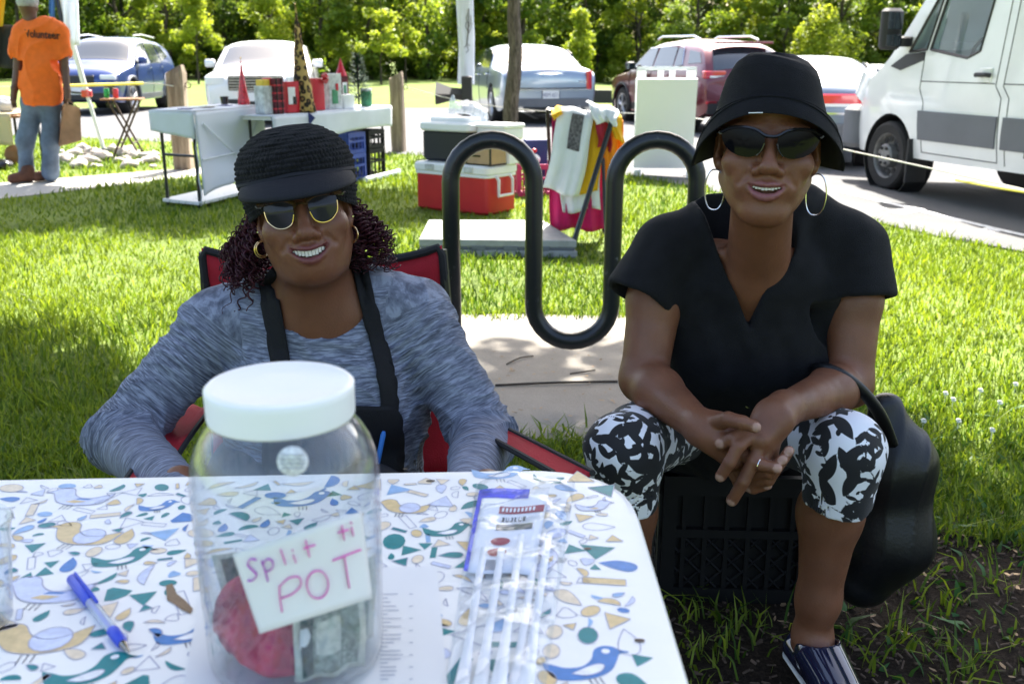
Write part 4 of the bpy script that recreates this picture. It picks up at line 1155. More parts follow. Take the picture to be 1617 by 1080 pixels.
def seg_near(P):
    segs = [(W(503, 440, 1.68), W(520, 840, 1.72)), (sl, eL), (eL, wr2l), (sr, eR), (eR, wr2r)]; offs = [.045, 0, 0, 0, 0]; D = []; A = []
    run = [0, 0, (eL - sl).length, 0, (eR - sr).length]
    for (a, b), of, rn in zip(segs, offs, run):
        a, b = _a(a), _a(b); ba = b - a; L = np.linalg.norm(ba); h = np.clip(((P - a) @ ba) / L ** 2, 0, 1)
        D.append(np.linalg.norm(P - a - h[..., None] * ba, axis=-1) - of); A.append(h * L + rn)
    D = np.stack(D); A = np.stack(A); i = D.argmin(0)
    return i, np.take_along_axis(A, i[None], 0)[0]
wA, wB, wC = wob(21, 16), wob(22, 34), wob(23, 60)
def wrinkle(P):
    i, a = seg_near(P); arm_ = (i > 0)
    el = (sl - eL).length
    t = np.where(i == 0, 0, 1) * np.exp(-((a - el) / .10) ** 2) + np.where(i == 0, 0, .7) * np.exp(-((a - .05) / .06) ** 2)
    r1 = 1 - np.abs(np.sin(a * 95 + 4.0 * wA(P)))
    d = np.where(arm_, -.0062 * r1 * r1 * (.25 + t), 0)
    q = P[..., 0] * 30 + P[..., 2] * 40 + 5 * wA(P); r2 = 1 - np.abs(np.sin(q)); d2 = np.where(arm_, 0, -.0045 * r2 * r2)
    return (d + d2 - .0022 * wB(P)).astype(np.float32)
V, Q = sdf_surface(sd, .0038, wrinkle, pad=.01); V = smooth_verts(V, Q, 1, .5)
m, nt, out = _new('heather_grey')
b = N(nt, 'ShaderNodeBsdfPrincipled', Roughness=0.85); b.inputs['Sheen Weight'].default_value = .08; b.inputs['Specular IOR Level'].default_value = .25
at = N(nt, 'ShaderNodeAttribute', attribute_name='fab')
n1 = noise(nt, 1.0, 4, at.outputs['Vector'], .65, .4); n2 = noise(nt, 90, 2, objco(nt))
c = ramp(nt, n1, [(.36, (.040, .045, .068)), (.50, (.13, .145, .20)), (.62, (.27, .30, .385))])
c = mixc(nt, ramp(nt, noise(nt, 7, 3, objco(nt)), [(.3, 0.0), (.7, .35)]), c, (.20, .225, .30))
nt.links.new(c, b.inputs['Base Color'])
bp = N(nt, 'ShaderNodeBump', Strength=.3, Distance=.002); nt.links.new(n1, bp.inputs['Height']); nt.links.new(bp.outputs[0], b.inputs['Normal'])
nt.links.new(b.outputs[0], out.inputs[0]); MAT['heather_grey'] = m
top_o = mesh_obj('long_sleeved_top', V, Q, m, LW)
i, a = seg_near(V.astype(np.float32))
fab = np.stack([a * 330 + .6 * wC(V.astype(np.float32)), V[:, 0] * 34 + i * 9, V[:, 1] * 34 + np.where(i > 0, V[:, 2] * 20, 0)], 1)
attr(top_o, 'fab', fab, 'FLOAT_VECTOR')
bv = BVHTree.FromPolygons([tuple(v) for v in V], Q.tolist())
CAMV = Vector((0, 0, CAMH))
bv2 = BVHTree.FromPolygons([tuple(v) for v in V] + [tuple(v) for v in VbL], Q.tolist() + (QbL + len(V)).tolist())
def on_top(u, v, off, tree=None):
    d = Vector(_dir(u, v)).normalized(); h = (tree or bv).ray_cast(CAMV, d)
    if h[0] is None: return None
    return h[0] + h[1] * off
mat('apron_black', (.008, .008, .010), .8, bump=.3, bscale=400, spec=.3)
ap = None
def ribbon(path, w):
    P = []
    for u, v in [(p.x, p.y) for p in catmull([(x, y, 0) for x, y in path], 8)]:
        row = []
        for t in (-1, -.5, 0, .5, 1):
            row.append(on_top(u + t * w / 2, v, .005, bv2))
        ok = [k for k in range(5) if row[k] is not None]
        yv = sorted(row[k].y for k in ok)[len(ok) // 2] if ok else 1.62
        row = [q if (q is not None and abs(q.y - yv) < .02) else W(u + t * w / 2, v, yv) for q, t in zip(row, (-1, -.5, 0, .5, 1))]
        P.append(row)
    return P
# bib of the apron first, then its neck straps as sub-parts
P = []
for v in np.linspace(640, 790, 22):
    row = []
    for t in np.linspace(0, 1, 16):
        cut = max(0, (672 - v) / 32) ** 2 * 22
        u0, u1 = 418 + cut, 634 - cut * .6; q = on_top(u0 + (u1 - u0) * t, v, .006)
        row.append(q if q else W(u0 + (u1 - u0) * t, v, 1.55))
    P.append(row)
o = MB().grid(P).build('apron_bib', MAT['apron_black'], LW, sharp=None); fix_normals(o); solidify(o, .003); ap = o
for path, w in (([(424, 445), (430, 480), (437, 520), (443, 560), (447, 600), (450, 650)], 30), ([(566, 418), (575, 460), (588, 510), (601, 560), (611, 610), (613, 648)], 27)):
    o = MB().grid(ribbon(path, w)).build('apron_strap', MAT['apron_black'], ap, sharp=None); fix_normals(o); solidify(o, .003)
for s_, yb in (((-.055, -.03, -.085), 0), ((.06, -.03, -.085), 0)):
    st = (424, 450) if s_[0] < 0 else (566, 424); q = on_top(*st, .004, bv2) or W(*st, 1.63)
    back = TL(s_[0] * .8, -.085, -.10)
    o = MB().tube(catmull([q, TL(s_[0] * 1.25, -.03, -.105), back], 6), .014, 6, flat=.2).build('strap_end', MAT['apron_black'], ap)
# dark trousers and shoes under the table
lg = []
kL, kR = Vector((-.52, 1.22, .47)), Vector((-.20, 1.22, .47)); hL_, hR_ = Vector((-.45, 1.70, .42)), Vector((-.28, 1.70, .42)); aL, aR = Vector((-.55, 1.18, .09)), Vector((-.20, 1.18, .09))
for h_, k_, a_ in ((hL_, kL, aL), (hR_, kR, aR)): lg += U([cone(h_, k_, .095, .068), cone(k_, a_, .066, .045)], .03)
lg += U([cone(hL_, hR_, .11, .11)], .05)
V, Q = sdf_surface(lg, .007, wob(9, 30) and (lambda P, w=wob(9, 30): -.003 * w(P))); mat('dark_denim', (.02, .022, .03), .85, var=.3)
mesh_obj('trousers', V, Q, MAT['dark_denim'], LW)
for a_ in (aL, aR):
    sh = U([cone(a_ + Vector((0, .03, -.04)), a_ + Vector((0, -.15, -.05)), .042, .036, (1, 0, 0), 1.2), cone(a_, a_ + Vector((0, -.02, -.05)), .045, .04)], .02) + [('i', halfspace((0, 0, .005), (0, 0, -1)), .002)]
    V, Q = sdf_surface(sh, .006); mesh_obj('shoe', V, Q, MAT['frame_black'], LW)
# crochet cap with visor
mat('crochet', (.007, .007, .0085), .95, var=.4, vscale=60, sheen=.05, spec=.2, bump=.6, bscale=500)
prof = [(-.014, .089), (.005, .093), (.022, .0965), (.045, .0985), (.066, .098), (.086, .092), (.104, .079), (.118, .059), (.127, .038), (.129, .012), (.1293, .0)]
zs = np.array([p[0] for p in prof]); rs = np.array([p[1] for p in prof]); tt = np.linspace(0, 1, len(prof)); tv = np.linspace(0, 1, 116)
zz, rr = np.interp(tv, tt, zs), np.interp(tv, tt, rs)
for _ in range(4):
    zz[1:-1] = (zz[:-2] + 2 * zz[1:-1] + zz[2:]) / 4; rr[1:-1] = (rr[:-2] + 2 * rr[1:-1] + rr[2:]) / 4
P = []; n = 300
for k in range(n):
    a = 2 * math.pi * k / n; row = []
    for j in range(len(tv)):
        rw = int(j / 4.4); st = math.sin(math.pi * ((j / 4.4) % 1)); kn = math.sin(a * 40 + (rw % 2) * 1.57 + .5 * math.sin(rw * 1.7))
        d = (.0030 * abs(kn) ** .7 * st ** .7 - .0040 * max(0, math.sin(a * 20 + rw * 1.1) - .55) * (1 if rw % 3 == 1 else .2) + .0010 * math.sin(a * 7 + rw * 2.1)) * min(1, rr[j] / .05)
        r = rr[j] + d * min(1, rr[j] / .03)
        front = max(0, math.sin(a)); z = zz[j] + (.030 * front ** 2 + .012 * max(0, -math.sin(a))) * max(0, 1 - (zz[j] + .012) / .06)
        row.append(TL(r * math.cos(a) * 1.0, r * 1.08 * math.sin(a) - .010, z))
    P.append(row)
cap = MB().grid(P, True).build('crochet_cap', MAT['crochet'], LW, sharp=None); tag(cap, 'puffy black crocheted cap with a short visor')
mat('visor_cloth', (.007, .008, .013), .75, bump=.3, bscale=500, spec=.3)
P = []
for k in range(33):
    a = R(90) + R(64) * (k - 16) / 16; row = []; c = math.cos((k - 16) / 16 * math.pi / 2) ** .6
    for t in np.linspace(0, 1, 8):
        r = .0985 + .040 * c * t; row.append(TL(r * math.cos(a), r * 1.06 * math.sin(a) - .010, .050 - .010 * (1 - c) - .026 * t * c - .006 * t * t + .004 * math.sin(t * 3.1)))
    P.append(row)
o = MB().grid(P).build('visor', MAT['visor_cloth'], cap, sharp=None); fix_normals(o); solidify(o, .005)
mb = MB(); mb.tube([TL((.100) * math.cos(a), .100 * 1.08 * math.sin(a) - .010, .052 - .006 * abs(math.cos(a))) for a in np.linspace(R(20), R(160), 30)], .0045, 6); mb.build('cap_band', MAT['visor_cloth'], cap)
# sunglasses
yf2 = lambda x, z: .101 - 3.6 * x * x - 22 * abs(x) ** 3 - .2 * abs(z)
for e in (-1, 1):
    ol = [(e * .012, .012), (e * .024, .0145), (e * .040, .0145), (e * .0565, .013), (e * .0585, .002), (e * .0545, -.014), (e * .044, -.0235), (e * .030, -.0255), (e * .018, -.0195), (e * .0125, -.006)]
    ol = [(p.x, p.y) for p in catmull([(x, z, 0) for x, z in ol + [ol[0]]], 3)[:-1]]
    mb = MB(); lens(mb, TL, ol, yf2, .0018); o = mb.build('sunglass_lens', MAT['lens_grey'], LW); fix_normals(o)
    low = [(e * .0585, .004), (e * .0575, -.006), (e * .0545, -.014), (e * .044, -.0235), (e * .030, -.0255), (e * .018, -.0195), (e * .0125, -.006)]
    MB().tube(catmull([TL(x, yf2(x, z) + .0006, z) for x, z in low], 4), .0011, 6).build('gold_rim', MAT['gold'], LW)
    br = [(e * .009, .010), (e * .022, .0165), (e * .040, .0175), (e * .0565, .0165), (e * .066, .015)]
    MB().tube(catmull([TL(x, yf2(x, z) + .001, z) for x, z in br], 4), [.0030] * 9 + [.0045] * 8, 6).build('brow_bar', MAT['frame_tortoise'], LW)
    MB().tube(catmull([TL(e * .066, yf2(.066, .01), .013), TL(e * .074, .045, .013), TL(e * .0785, .0, .012), TL(e * .078, -.03, .0)], 4), [.006] + [.004] * 12, 6, flat=.55).build('temple', MAT['frame_black'], LW)
MB().tube(catmull([TL(-.012, yf2(.012, .006) + .001, .006), TL(0, yf2(0, .01) + .002, .0095), TL(.012, yf2(.012, .006) + .001, .006)], 4), .0020, 6).build('bridge', MAT['frame_tortoise'], LW)
# curls
mat('burgundy_hair', (.040, .006, .012), .55, var=.6, vscale=90, spec=.3)
mb = MB(); g = random.Random(4)
def curl(st, en, rad, turns, tr):
    ax = (en - st); s1, t1 = frame_of(ax.normalized()); ph = g.uniform(0, 6.28); n = int(turns * 7); pts = []
    bend = Vector((g.uniform(-.012, .012), g.uniform(-.012, .012), 0))
    for k in range(n + 1):
        t = k / n; a = ph + t * turns * 6.283; rr = rad * (.35 + .65 * min(1, t * 3))
        pts.append(st + ax * t + bend * math.sin(t * 3.1) + (s1 * math.cos(a) + t1 * math.sin(a)) * rr)
    mb.tube(pts, [tr * (1 - .5 * (k / n) ** 3) for k in range(n + 1)], 4)
for k in range(290):
    e = -1 if k < 158 else 1
    a = g.uniform(-.95, .12); st = TL(e * (.080 * math.cos(a) + .006), .085 * math.sin(a) - .012, g.uniform(-.035, .012))
    if e < 0: en = W(g.uniform(345, 424), g.uniform(395, 462), 1.585 + g.uniform(0, .10))
    else: en = W(g.uniform(556, 628), g.uniform(375, 432), 1.60 + g.uniform(0, .10))
    if k % 9 == 0 and e < 0: en = en + Vector((.005, -.03, -.03))
    curl(st, en, g.uniform(.003, .0085), g.uniform(5, 10), g.uniform(.0011, .0022))
ha = mb.build('hair', MAT['burgundy_hair'], LW, sharp=None); ha['kind'] = 'stuff'; tag(ha, 'burgundy curls hanging below the cap on both sides')
for e in (-1, 1):
    tp = TL(e * .076, .004, -.044); ax = Vector((math.cos(R(35)), -e * math.sin(R(35)), 0))
    for q, rr in ((0, .0125), (1, .0105)):
        c = tp + Vector((e * .001, -.003 + .004 * q, -.014)); MB().tube(ring_pts(c, ax, (0, 0, 1), rr, rr * 1.1, 24), .0011, 6).build('hoop_earring', MAT['gold'], LW)
    MB().lathe([(0, -.002), (.002, -.001), (.002, .001), (0, .002)], TL(e * .0805, .004, -.030), 8).build('stud_earring', MAT['silver_metal'], LW)

# ------------------------------------------------------------------ the person in orange by the path
OM = thing('person', 'person in orange shirt, grey cap and jeans standing with back turned', 'person', G(58, 288))
YM = G(58, 288).y
def M_(u, v, dy=0): return W(u, v, YM + dy)
Vn = []
sk = U([cone(M_(44, 14), M_(50, 40), .066, .062), ell(M_(43, 6), (.082, .10, .115))], .03)
sk += U([cone(M_(31, 55), M_(29, 105), .056, .044), cone(M_(29, 105), M_(23, 140, -.05), .043, .032), cone(M_(23, 140, -.05), M_(21, 158, -.06), .030, .028, (0, 1, 0), 1.4)], .02)
sk += U([cone(M_(97, 60), M_(102, 110), .054, .042), cone(M_(102, 110), M_(106, 142, -.05), .041, .030), cone(M_(106, 142, -.05), M_(107, 156, -.06), .030, .026, (0, 1, 0), 1.3)], .02)
sk += U([ell(M_(31, 12, -.0), (.012, .02, .032)), ell(M_(57, 14, .02), (.02, .03, .03))], .01)
for k in range(4): sk += U([cone(M_(18 + 2 * k, 156, -.07 + .025 * k), M_(20 + 2 * k, 170, -.06 + .025 * k), .011, .009), cone(M_(105 + k, 152, -.08 + .02 * k), M_(104 + k, 163, -.07 + .02 * k), .011, .010)], .004)
V, Q = sdf_surface(sk, .009); mesh_obj('body', smooth_verts(V, Q, 1), Q, MAT['skin_far'], OM)
os_ = U([cone(M_(63, 50), M_(66, 100), .125, .150, (1, 0, 0), 1.35), cone(M_(66, 100), M_(66, 158), .150, .158, (1, 0, 0), 1.30), cone(M_(45, 36), M_(36, 52), .06, .085), cone(M_(70, 36), M_(92, 50), .06, .085),
         cone(M_(36, 50), M_(28, 82), .082, .085), cone(M_(92, 50), M_(100, 84), .080, .080)], .05)
os_ += SUB([cone(M_(28, 84), M_(26, 110), .065, .075), cone(M_(100, 86), M_(101, 110), .062, .072), cone(M_(48, 8), M_(49, 27), .06, .066)], .006)
os_ += [('i', halfspace(M_(66, 166), (0, 0, -1)), .004)]
for a_, b_ in ((M_(26, 92), M_(30, 60)), (M_(101, 94), M_(96, 60))):
    d = (a_ - b_).normalized(); os_ += SUB(slab(lambda P, a_=a_, d=d: np.maximum(-((P - _a(a_)) @ _a(d)), np.linalg.norm(P - _a(a_), axis=-1) - .16), a_, .17), .004)
wv, wv2 = wob(31, 7), wob(32, 16)
V, Q = sdf_surface(os_, .010, lambda P: (-.014 * (1 - np.abs(np.sin(P[..., 0] * 16 - P[..., 2] * 9 + 2.5 * wv(P)))) ** 2 - .007 * wv2(P)).astype(np.float32))
mat('orange_cotton', (.85, .15, .012), .85, var=.08, vscale=20, bump=.2, bscale=300)
V = smooth_verts(V, Q, 1); sho = mesh_obj('shirt', V, Q, MAT['orange_cotton'], OM); bvo = BVHTree.FromPolygons([tuple(v) for v in V], Q.tolist())
vs, fs = text_mesh('Volunteer', .078, .0022)
ex = W(75, 56, YM); out_v = []
for v in vs:
    p = Vector((ex.x + v.x * .98, 0, ex.z + v.y * 1.25 - v.x * .06)); h = bvo.ray_cast(Vector((p.x, YM - 2, p.z)), Vector((0, 1, 0)))
    out_v.append((h[0] if h[0] else Vector((p.x, YM - .15, p.z))) + Vector((0, -.006, 0)))
mat('ink_dark', (.03, .016, .012), .8)
o = mesh_obj('shirt_lettering', out_v, fs, MAT['ink_dark'], sho, smooth=False); o['kind'] = 'stuff'
jn = U([cone(M_(52, 168), M_(40, 225), .105, .082), cone(M_(40, 225), M_(42, 276), .080, .070), cone(M_(80, 168), M_(80, 225), .100, .080), cone(M_(80, 225), M_(80, 274), .078, .070), cone(M_(54, 160), M_(78, 160), .12, .12)], .04)
V, Q = sdf_surface(jn, .010, lambda P, w=wob(33, 11), w5=wob(34, 26): (-.011 * w(P) - .004 * w5(P)).astype(np.float32))
mat('jeans', (.115, .155, .22), .85, var=.35, vscale=7, bump=.3, bscale=200); mesh_obj('jeans', smooth_verts(V, Q, 1), Q, MAT['jeans'], OM)
mat('brown_suede', (.12, .05, .03), .9, var=.3)
for u, v in ((42, 284), (79, 281)):
    p = G(u, v + 6); sh = U([cone(p + Vector((0, .06, .07)), p + Vector((-.09, -.08, .055)), .055, .05), cone(p + Vector((0, .06, .13)), p + Vector((0, .06, .06)), .06, .055)], .03) + [('i', halfspace((0, 0, .012), (0, 0, -1)), .002)]
    V, Q = sdf_surface(sh, .010); so = mesh_obj('boot', V, Q, MAT['brown_suede'], OM)
cpv = U([ell(M_(43, 2), (.096, .114, .098)), ell(M_(40, 9, .12), (.07, .06, .012))], .01) + [('i', halfspace(M_(43, 12), (0, 0, -1)), .004)] + SUB([ell(M_(43, 2), (.088, .106, .09))], .002)
V, Q = sdf_surface(cpv, .008); mat('grey_cloth', (.42, .42, .44), .9); mesh_obj('cap', V, Q, MAT['grey_cloth'], OM)
# ================================================================== FOREGROUND TABLE AND WHAT STANDS ON IT
TZ = 0.735
FT = thing('folding_table', 'white folding table under the bird-print tablecloth', 'table', (-.46, .68, 0))
mat('table_plastic', (.72, .72, .70), .5); mat('grey_steel', (.25, .25, .26), .4, metal=.8)
def rounded(poly, r, seg=8):
    out = []; n = len(poly)
    for i in range(n):
        p0, p, p1 = Vector(poly[i - 1]), Vector(poly[i]), Vector(poly[(i + 1) % n]); a = p + (p0 - p).normalized() * r; b = p + (p1 - p).normalized() * r
        for k in range(seg + 1):
            t = k / seg; out.append(a * (1 - t) ** 2 + p * 2 * t * (1 - t) + b * t * t)
    return out
tc4 = [(-1.06, .33, 0), (.134, .36, 0), (.126, 1.036, 0), (-1.06, .982, 0)]
top = rounded(tc4, .12)
ins = rounded([(-1.045, .345, 0), (.120, .374, 0), (.112, 1.022, 0), (-1.045, .968, 0)], .115)
MB().prism([p + Vector((0, 0, .700)) for p in ins], (0, 0, .0335)).build('tabletop', MAT['table_plastic'], FT)
for x, y in ((-.95, .42), (-.95, .88), (.0, .45), (.0, .92)):
    MB().tube([(x, y, 0), (x, y, .70)], .014, 8).build('leg', MAT['grey_steel'], FT)
for x in (-.95, .0): MB().tube([(x, .43, .25), (x, .90, .25)], .010, 8).build('cross_brace', MAT['grey_steel'], FT)
# tablecloth: fitted, with a short turned-under skirt
TC = thing('tablecloth', 'white tablecloth printed with teal, blue and ochre birds and chips', 'tablecloth', (-.46, .68, TZ))
mat('cloth_vinyl', (.82, .82, .80), .38, var=.03, vscale=6, bump=.12, bscale=14)
n = len(top); ctr = Vector((-.46, .68, 0)); rows = []
for z, k in ((TZ, .94), (TZ, .985), (TZ - .0015, .9985), (TZ - .008, 1.0045), (TZ - .03, 1.006), (TZ - .045, .998), (TZ - .047, .97)):
    rows.append([ctr + (p - ctr) * k + Vector((0, 0, z)) for p in top])
P = [[rows[r][i] for r in range(len(rows))] for i in range(n)]
mb = MB(); mb.grid(P, True); mb.f.append(tuple(i * len(rows) for i in range(n)))
o = mb.build('cloth', MAT['cloth_vinyl'], TC, sharp=50); fix_normals(o); CLOTH = o
inks = {'teal': (.006, .20, .22), 'blue': (.06, .20, .50), 'paleblue': (.25, .42, .66), 'ochre': (.66, .50, .26), 'cream': (.74, .63, .47), 'lilac': (.58, .63, .80), 'line': (.36, .37, .50), 'white_ink': (.80, .81, .82), 'brown': (.20, .125, .07), 'spot': (.05, .03, .025)}
PR = {k: MB() for k in inks}
def ink(k, pts, lvl=0): PR[k].add([(x, y, TZ + .0004 + .00014 * lvl) for x, y in pts], [tuple(range(len(pts)))])
def xform(pts, c, s, a, fy=1): return [(c[0] + s * (x * math.cos(a) - y * fy * math.sin(a)), c[1] + s * (x * math.sin(a) + y * fy * math.cos(a))) for x, y in pts]
def smooth2(pts, n=3): return [(p.x, p.y) for p in catmull([(x, y, 0) for x, y in pts + [pts[0]]], n)[:-1]]
def outline(k, pts, w=.0011, lvl=0):
    m = len(pts)
    for i in range(m):
        (x0, y0), (x1, y1) = pts[i], pts[(i + 1) % m]; L = math.hypot(x1 - x0, y1 - y0) + 1e-9; nx, ny = -(y1 - y0) / L * w / 2, (x1 - x0) / L * w / 2
        PR[k].add([(x0 - nx, y0 - ny, TZ + .0004 + .00014 * lvl), (x1 - nx, y1 - ny, TZ + .0004 + .00014 * lvl), (x1 + nx, y1 + ny, TZ + .0004 + .00014 * lvl), (x0 + nx, y0 + ny, TZ + .0004 + .00014 * lvl)], [(0, 1, 2, 3)])
BIRD = [(-.5, .17), (-.47, -.02), (-.40, -.16), (-.2, -.22), (.03, -.21), (.22, -.12), (.34, .06), (.40, .16), (.52, .17), (.42, .235), (.36, .31), (.25, .345), (.14, .29), (.06, .12), (-.08, .01), (-.26, .02), (-.38, .10)]
WING = [(-.22, -.10), (-.05, -.02), (.10, .02), (.17, -.02), (.10, -.12), (-.06, -.16)]
EYE = [(.26 + .05 * math.cos(a), .235 + .05 * math.sin(a)) for a in np.linspace(0, 6.28, 9)[:-1]]
taken = []
def bird(u, v, s, a, kind, fy=1):
    s = s * .82
    c = G(u, v, TZ); c = (c.x, c.y); taken.append((c[0], c[1], s * .34))
    B = xform(smooth2(BIRD), c, s, a, fy); Wg = xform(smooth2(WING), c, s, a, fy); E = xform(EYE, c, s, a, fy)
    if kind in ('teal', 'blue', 'paleblue'):
        ink(kind, B, 0); ink('white_ink', Wg, 1); ink('white_ink', E, 1); outline('line', Wg, .0008, 2)
    elif kind == 'ochre':
        ink('ochre', B, 0); outline('line', B, .0008, 1); W2 = xform([(-.14 + .19 * math.cos(t), .0 + .20 * math.sin(t)) for t in np.linspace(0, 6.28, 15)[:-1]], c, s, a, fy); ink('lilac', W2, 1); outline('line', W2, .001, 2)
    else:
        ink('lilac', B, 0); outline('line', B, .0012, 1); ink('ochre', xform([(-.2, -.1), (.0, -.06), (.1, -.12), (-.05, -.16)], c, s, a, fy), 1); ink('blue', xform([(-.25, -.02), (-.05, .0), (.0, -.04), (-.2, -.05)], c, s, a, fy), 1)
    for k in (-1, 0, 1): outline('line', xform([(.0 + .06 * k, -.22), (.02 + .06 * k, -.36)], c, s, a, fy), .0008, 0)
for q in ((195, 882, .072, .25, 'teal'), (708, 838, .062, .1, 'teal'), (140, 1062, .082, .3, 'teal'), (125, 846, .095, 3.0, 'ochre', -1), (55, 1012, .105, 3.35, 'ochre', -1), (635, 802, .07, 3.1, 'ochre', -1),
          (120, 787, .09, 3.1, 'lilac', -1), (70, 935, .10, 3.2, 'lilac', -1), (930, 1052, .085, .2, 'blue'), (790, 748, .08, .0, 'paleblue'), (480, 790, .08, .1, 'blue'), (300, 1000, .07, .3, 'blue'),
          (640, 1000, .08, .0, 'teal'), (860, 880, .07, 1.2, 'lilac'), (940, 800, .05, .1, 'lilac'), (540, 860, .07, .1, 'teal'), (250, 800, .05, .2, 'blue')): bird(*q)
for (cx, cy) in ((-.8, .5), (-.9, .75), (-.75, .9), (-.65, .62)): taken.append((cx, cy, .04)); B = xform(smooth2(BIRD), (cx, cy), .09, rnd.uniform(-.3, .3)); ink('teal', B); ink('white_ink', xform(smooth2(WING), (cx, cy), .09, .1), 1)
def chip(kind, c, s, a):
    if kind == 'tri': return xform([(-.5, -.4), (.5, -.35), (.05, .5)], c, s, a)
    if kind == 'drop': return xform(smooth2([(-.6, 0), (-.1, .28), (.4, .25), (.55, 0), (.35, -.25), (-.1, -.2)]), c, s, a)
    if kind == 'oval': return xform([(.5 * math.cos(t), .34 * math.sin(t)) for t in np.linspace(0, 6.28, 13)[:-1]], c, s, a)
    if kind == 'half': return xform([(.5 * math.cos(t), .42 * math.sin(t)) for t in np.linspace(0, 3.14, 9)], c, s, a)
    if kind == 'bar': return xform([(-.6, -.14), (.6, -.2), (.6, .12), (-.6, .18)], c, s, a)
    if kind == 'fan': return xform([(-.1, -.4), (.1, -.4), (.45, .2), (.2, .36), (-.2, .36), (-.45, .2)], c, s, a)
    return xform(smooth2([(-.55, .1), (-.2, .3), (.2, .2), (.55, -.1), (.2, -.02), (-.2, .05)]), c, s, a)
tries = 0; placed = 0
while tries < 45000 and placed < 2200:
    tries += 1; x, y = rnd.uniform(-1.03, .10), rnd.uniform(.38, 1.01); s = rnd.choice([.016, .02, .024, .028, .032]) if tries < 9000 else rnd.choice([.011, .014, .017])
    if x > .05 and y > .96 and (x - .05) ** 2 + (y - .96) ** 2 > .055 ** 2: continue
    if y > 1.028 + (x - .03) * .045 - .02: continue
    if any((x - a) ** 2 + (y - b) ** 2 < (r + s * .50) ** 2 for a, b, r in taken): continue
    taken.append((x, y, s * .46)); placed += 1
    kind = rnd.choice(['tri', 'drop', 'oval', 'half', 'bar', 'fan', 'leaf', 'drop', 'tri']); col = rnd.choice(['teal', 'teal', 'teal', 'blue', 'paleblue', 'ochre', 'ochre', 'cream', 'cream', 'lilac', 'line', 'line', 'line'])
    pts = chip(kind, (x, y), s, rnd.uniform(0, 6.28))
    if col == 'line': outline('line', pts, .0009)
    else:
        ink(col, pts)
        if col in ('cream', 'ochre', 'lilac') or rnd.random() < .25: outline('line', pts, .0007, 1)
hole = [(262, 925), (272, 922), (279, 938), (292, 948), (305, 962), (301, 970), (288, 964), (276, 955), (264, 948)]
ink('brown', [tuple(G(u, v, TZ).to_2d()) for u, v in hole], 3)
for u, v, r in ((680, 760, .004), (928, 867, .003), (1010, 1012, .0035), (640, 741, .002), (590, 760, .002)): c = G(u, v, TZ); ink('spot', [(c.x + r * math.cos(t) * 1.3, c.y + r * .8 * math.sin(t)) for t in np.linspace(0, 6.28, 9)[:-1]], 3)
for k, mb in PR.items():
    mat('ink_' + k, inks[k], .42, var=.12, vscale=120)
    if mb.v:
        o = mb.build('printed_pattern', MAT['ink_' + k], CLOTH, smooth=False); o['kind'] = 'stuff'

# the jar
J = G(471, 1036, TZ); J.z = TZ + .0016
JR = thing('plastic_jar', 'large clear plastic jar with white screw lid and handwritten pink note', 'jar', J)
clear_mat('jar_clear', (.955, .975, .985), .012, .02, bump=.03, bscale=16, ior=1.5, fmul=1.35)
clear_mat('bag_clear', (.94, .965, 1.0), .05, .10, bump=.35, bscale=30, ior=1.4)
mat('lid_white', (.84, .85, .85), .4, bump=.05, bscale=40)
outp = [(.0, .004), (.050, .004), (.060, .0015), (.0648, .006), (.0660, .016), (.0672, .07), (.0682, .130), (.0683, .150), (.0668, .164), (.0630, .176), (.0575, .186), (.0520, .193), (.0500, .196), (.0495, .204)]
inp = [(r - .0022, z + .001) for r, z in outp[3:]][::-1] + [(.058, .008), (0, .008)]
mb = MB(); mb.lathe(outp + inp, J, 64, cap=False); o = mb.build('jar_body', MAT['jar_clear'], JR, sharp=None); fix_normals(o)
mb = MB(); k = 96; pr = [(.0495, .1975), (.0516, .1972), (.0521, .1990), (.0523, .2155), (.0528, .2200), (.0505, .2222), (.0470, .2225), (.0455, .2213), (.020, .2213), (0, .2213)]
P = []
for i in range(k):
    a = 2 * math.pi * i / k; rib = .00035 * (1 if i % 2 else -1)
    P.append([Vector((J.x + (r + (rib if .1985 < z < .217 else 0)) * math.cos(a), J.y + (r + (rib if .1985 < z < .217 else 0)) * math.sin(a), J.z + z)) for r, z in pr])
o = MB().grid(P, True).build('lid', MAT['lid_white'], JR, sharp=None); fix_normals(o)
def on_jar(u, v, r):
    d = Vector(_dir(u, v)); ox, oy = -J.x, -J.y; a = d.x ** 2 + d.y ** 2; b = 2 * (ox * d.x + oy * d.y); c = ox * ox + oy * oy - r * r; D = b * b - 4 * a * c
    t = (-b - math.sqrt(max(D, 0))) / (2 * a); return Vector((d.x * t, d.y * t, CAMH + d.z * t))
mat('note_paper', (.80, .80, .79), .8, var=.03, trans=.12); mat('ink_pink', (.75, .10, .45), .6); mat('ink_purple', (.50, .06, .50), .6); mat('print_grey', (.35, .37, .42), .7)
TLp, TRp, BRp, BLp = (367, 874), (572, 807), (588, 944), (410, 1000)
P = []
for i in range(25):
    s = i / 24; row = []
    for j in range(13):
        t = j / 12; u = (TLp[0] * (1 - s) + TRp[0] * s) * (1 - t) + (BLp[0] * (1 - s) + BRp[0] * s) * t; v = (TLp[1] * (1 - s) + TRp[1] * s) * (1 - t) + (BLp[1] * (1 - s) + BRp[1] * s) * t
        row.append(on_jar(u, v, .0692 + .0010 * abs(math.sin(s * 5)) * t))
    P.append(row)
note = MB().grid(P).build('paper_note', MAT['note_paper'], JR, sharp=None); fix_normals(note); solidify(note, .0003)
cv = lambda L: [(280 + x / 2, 540 + y / 2) for x, y in L]
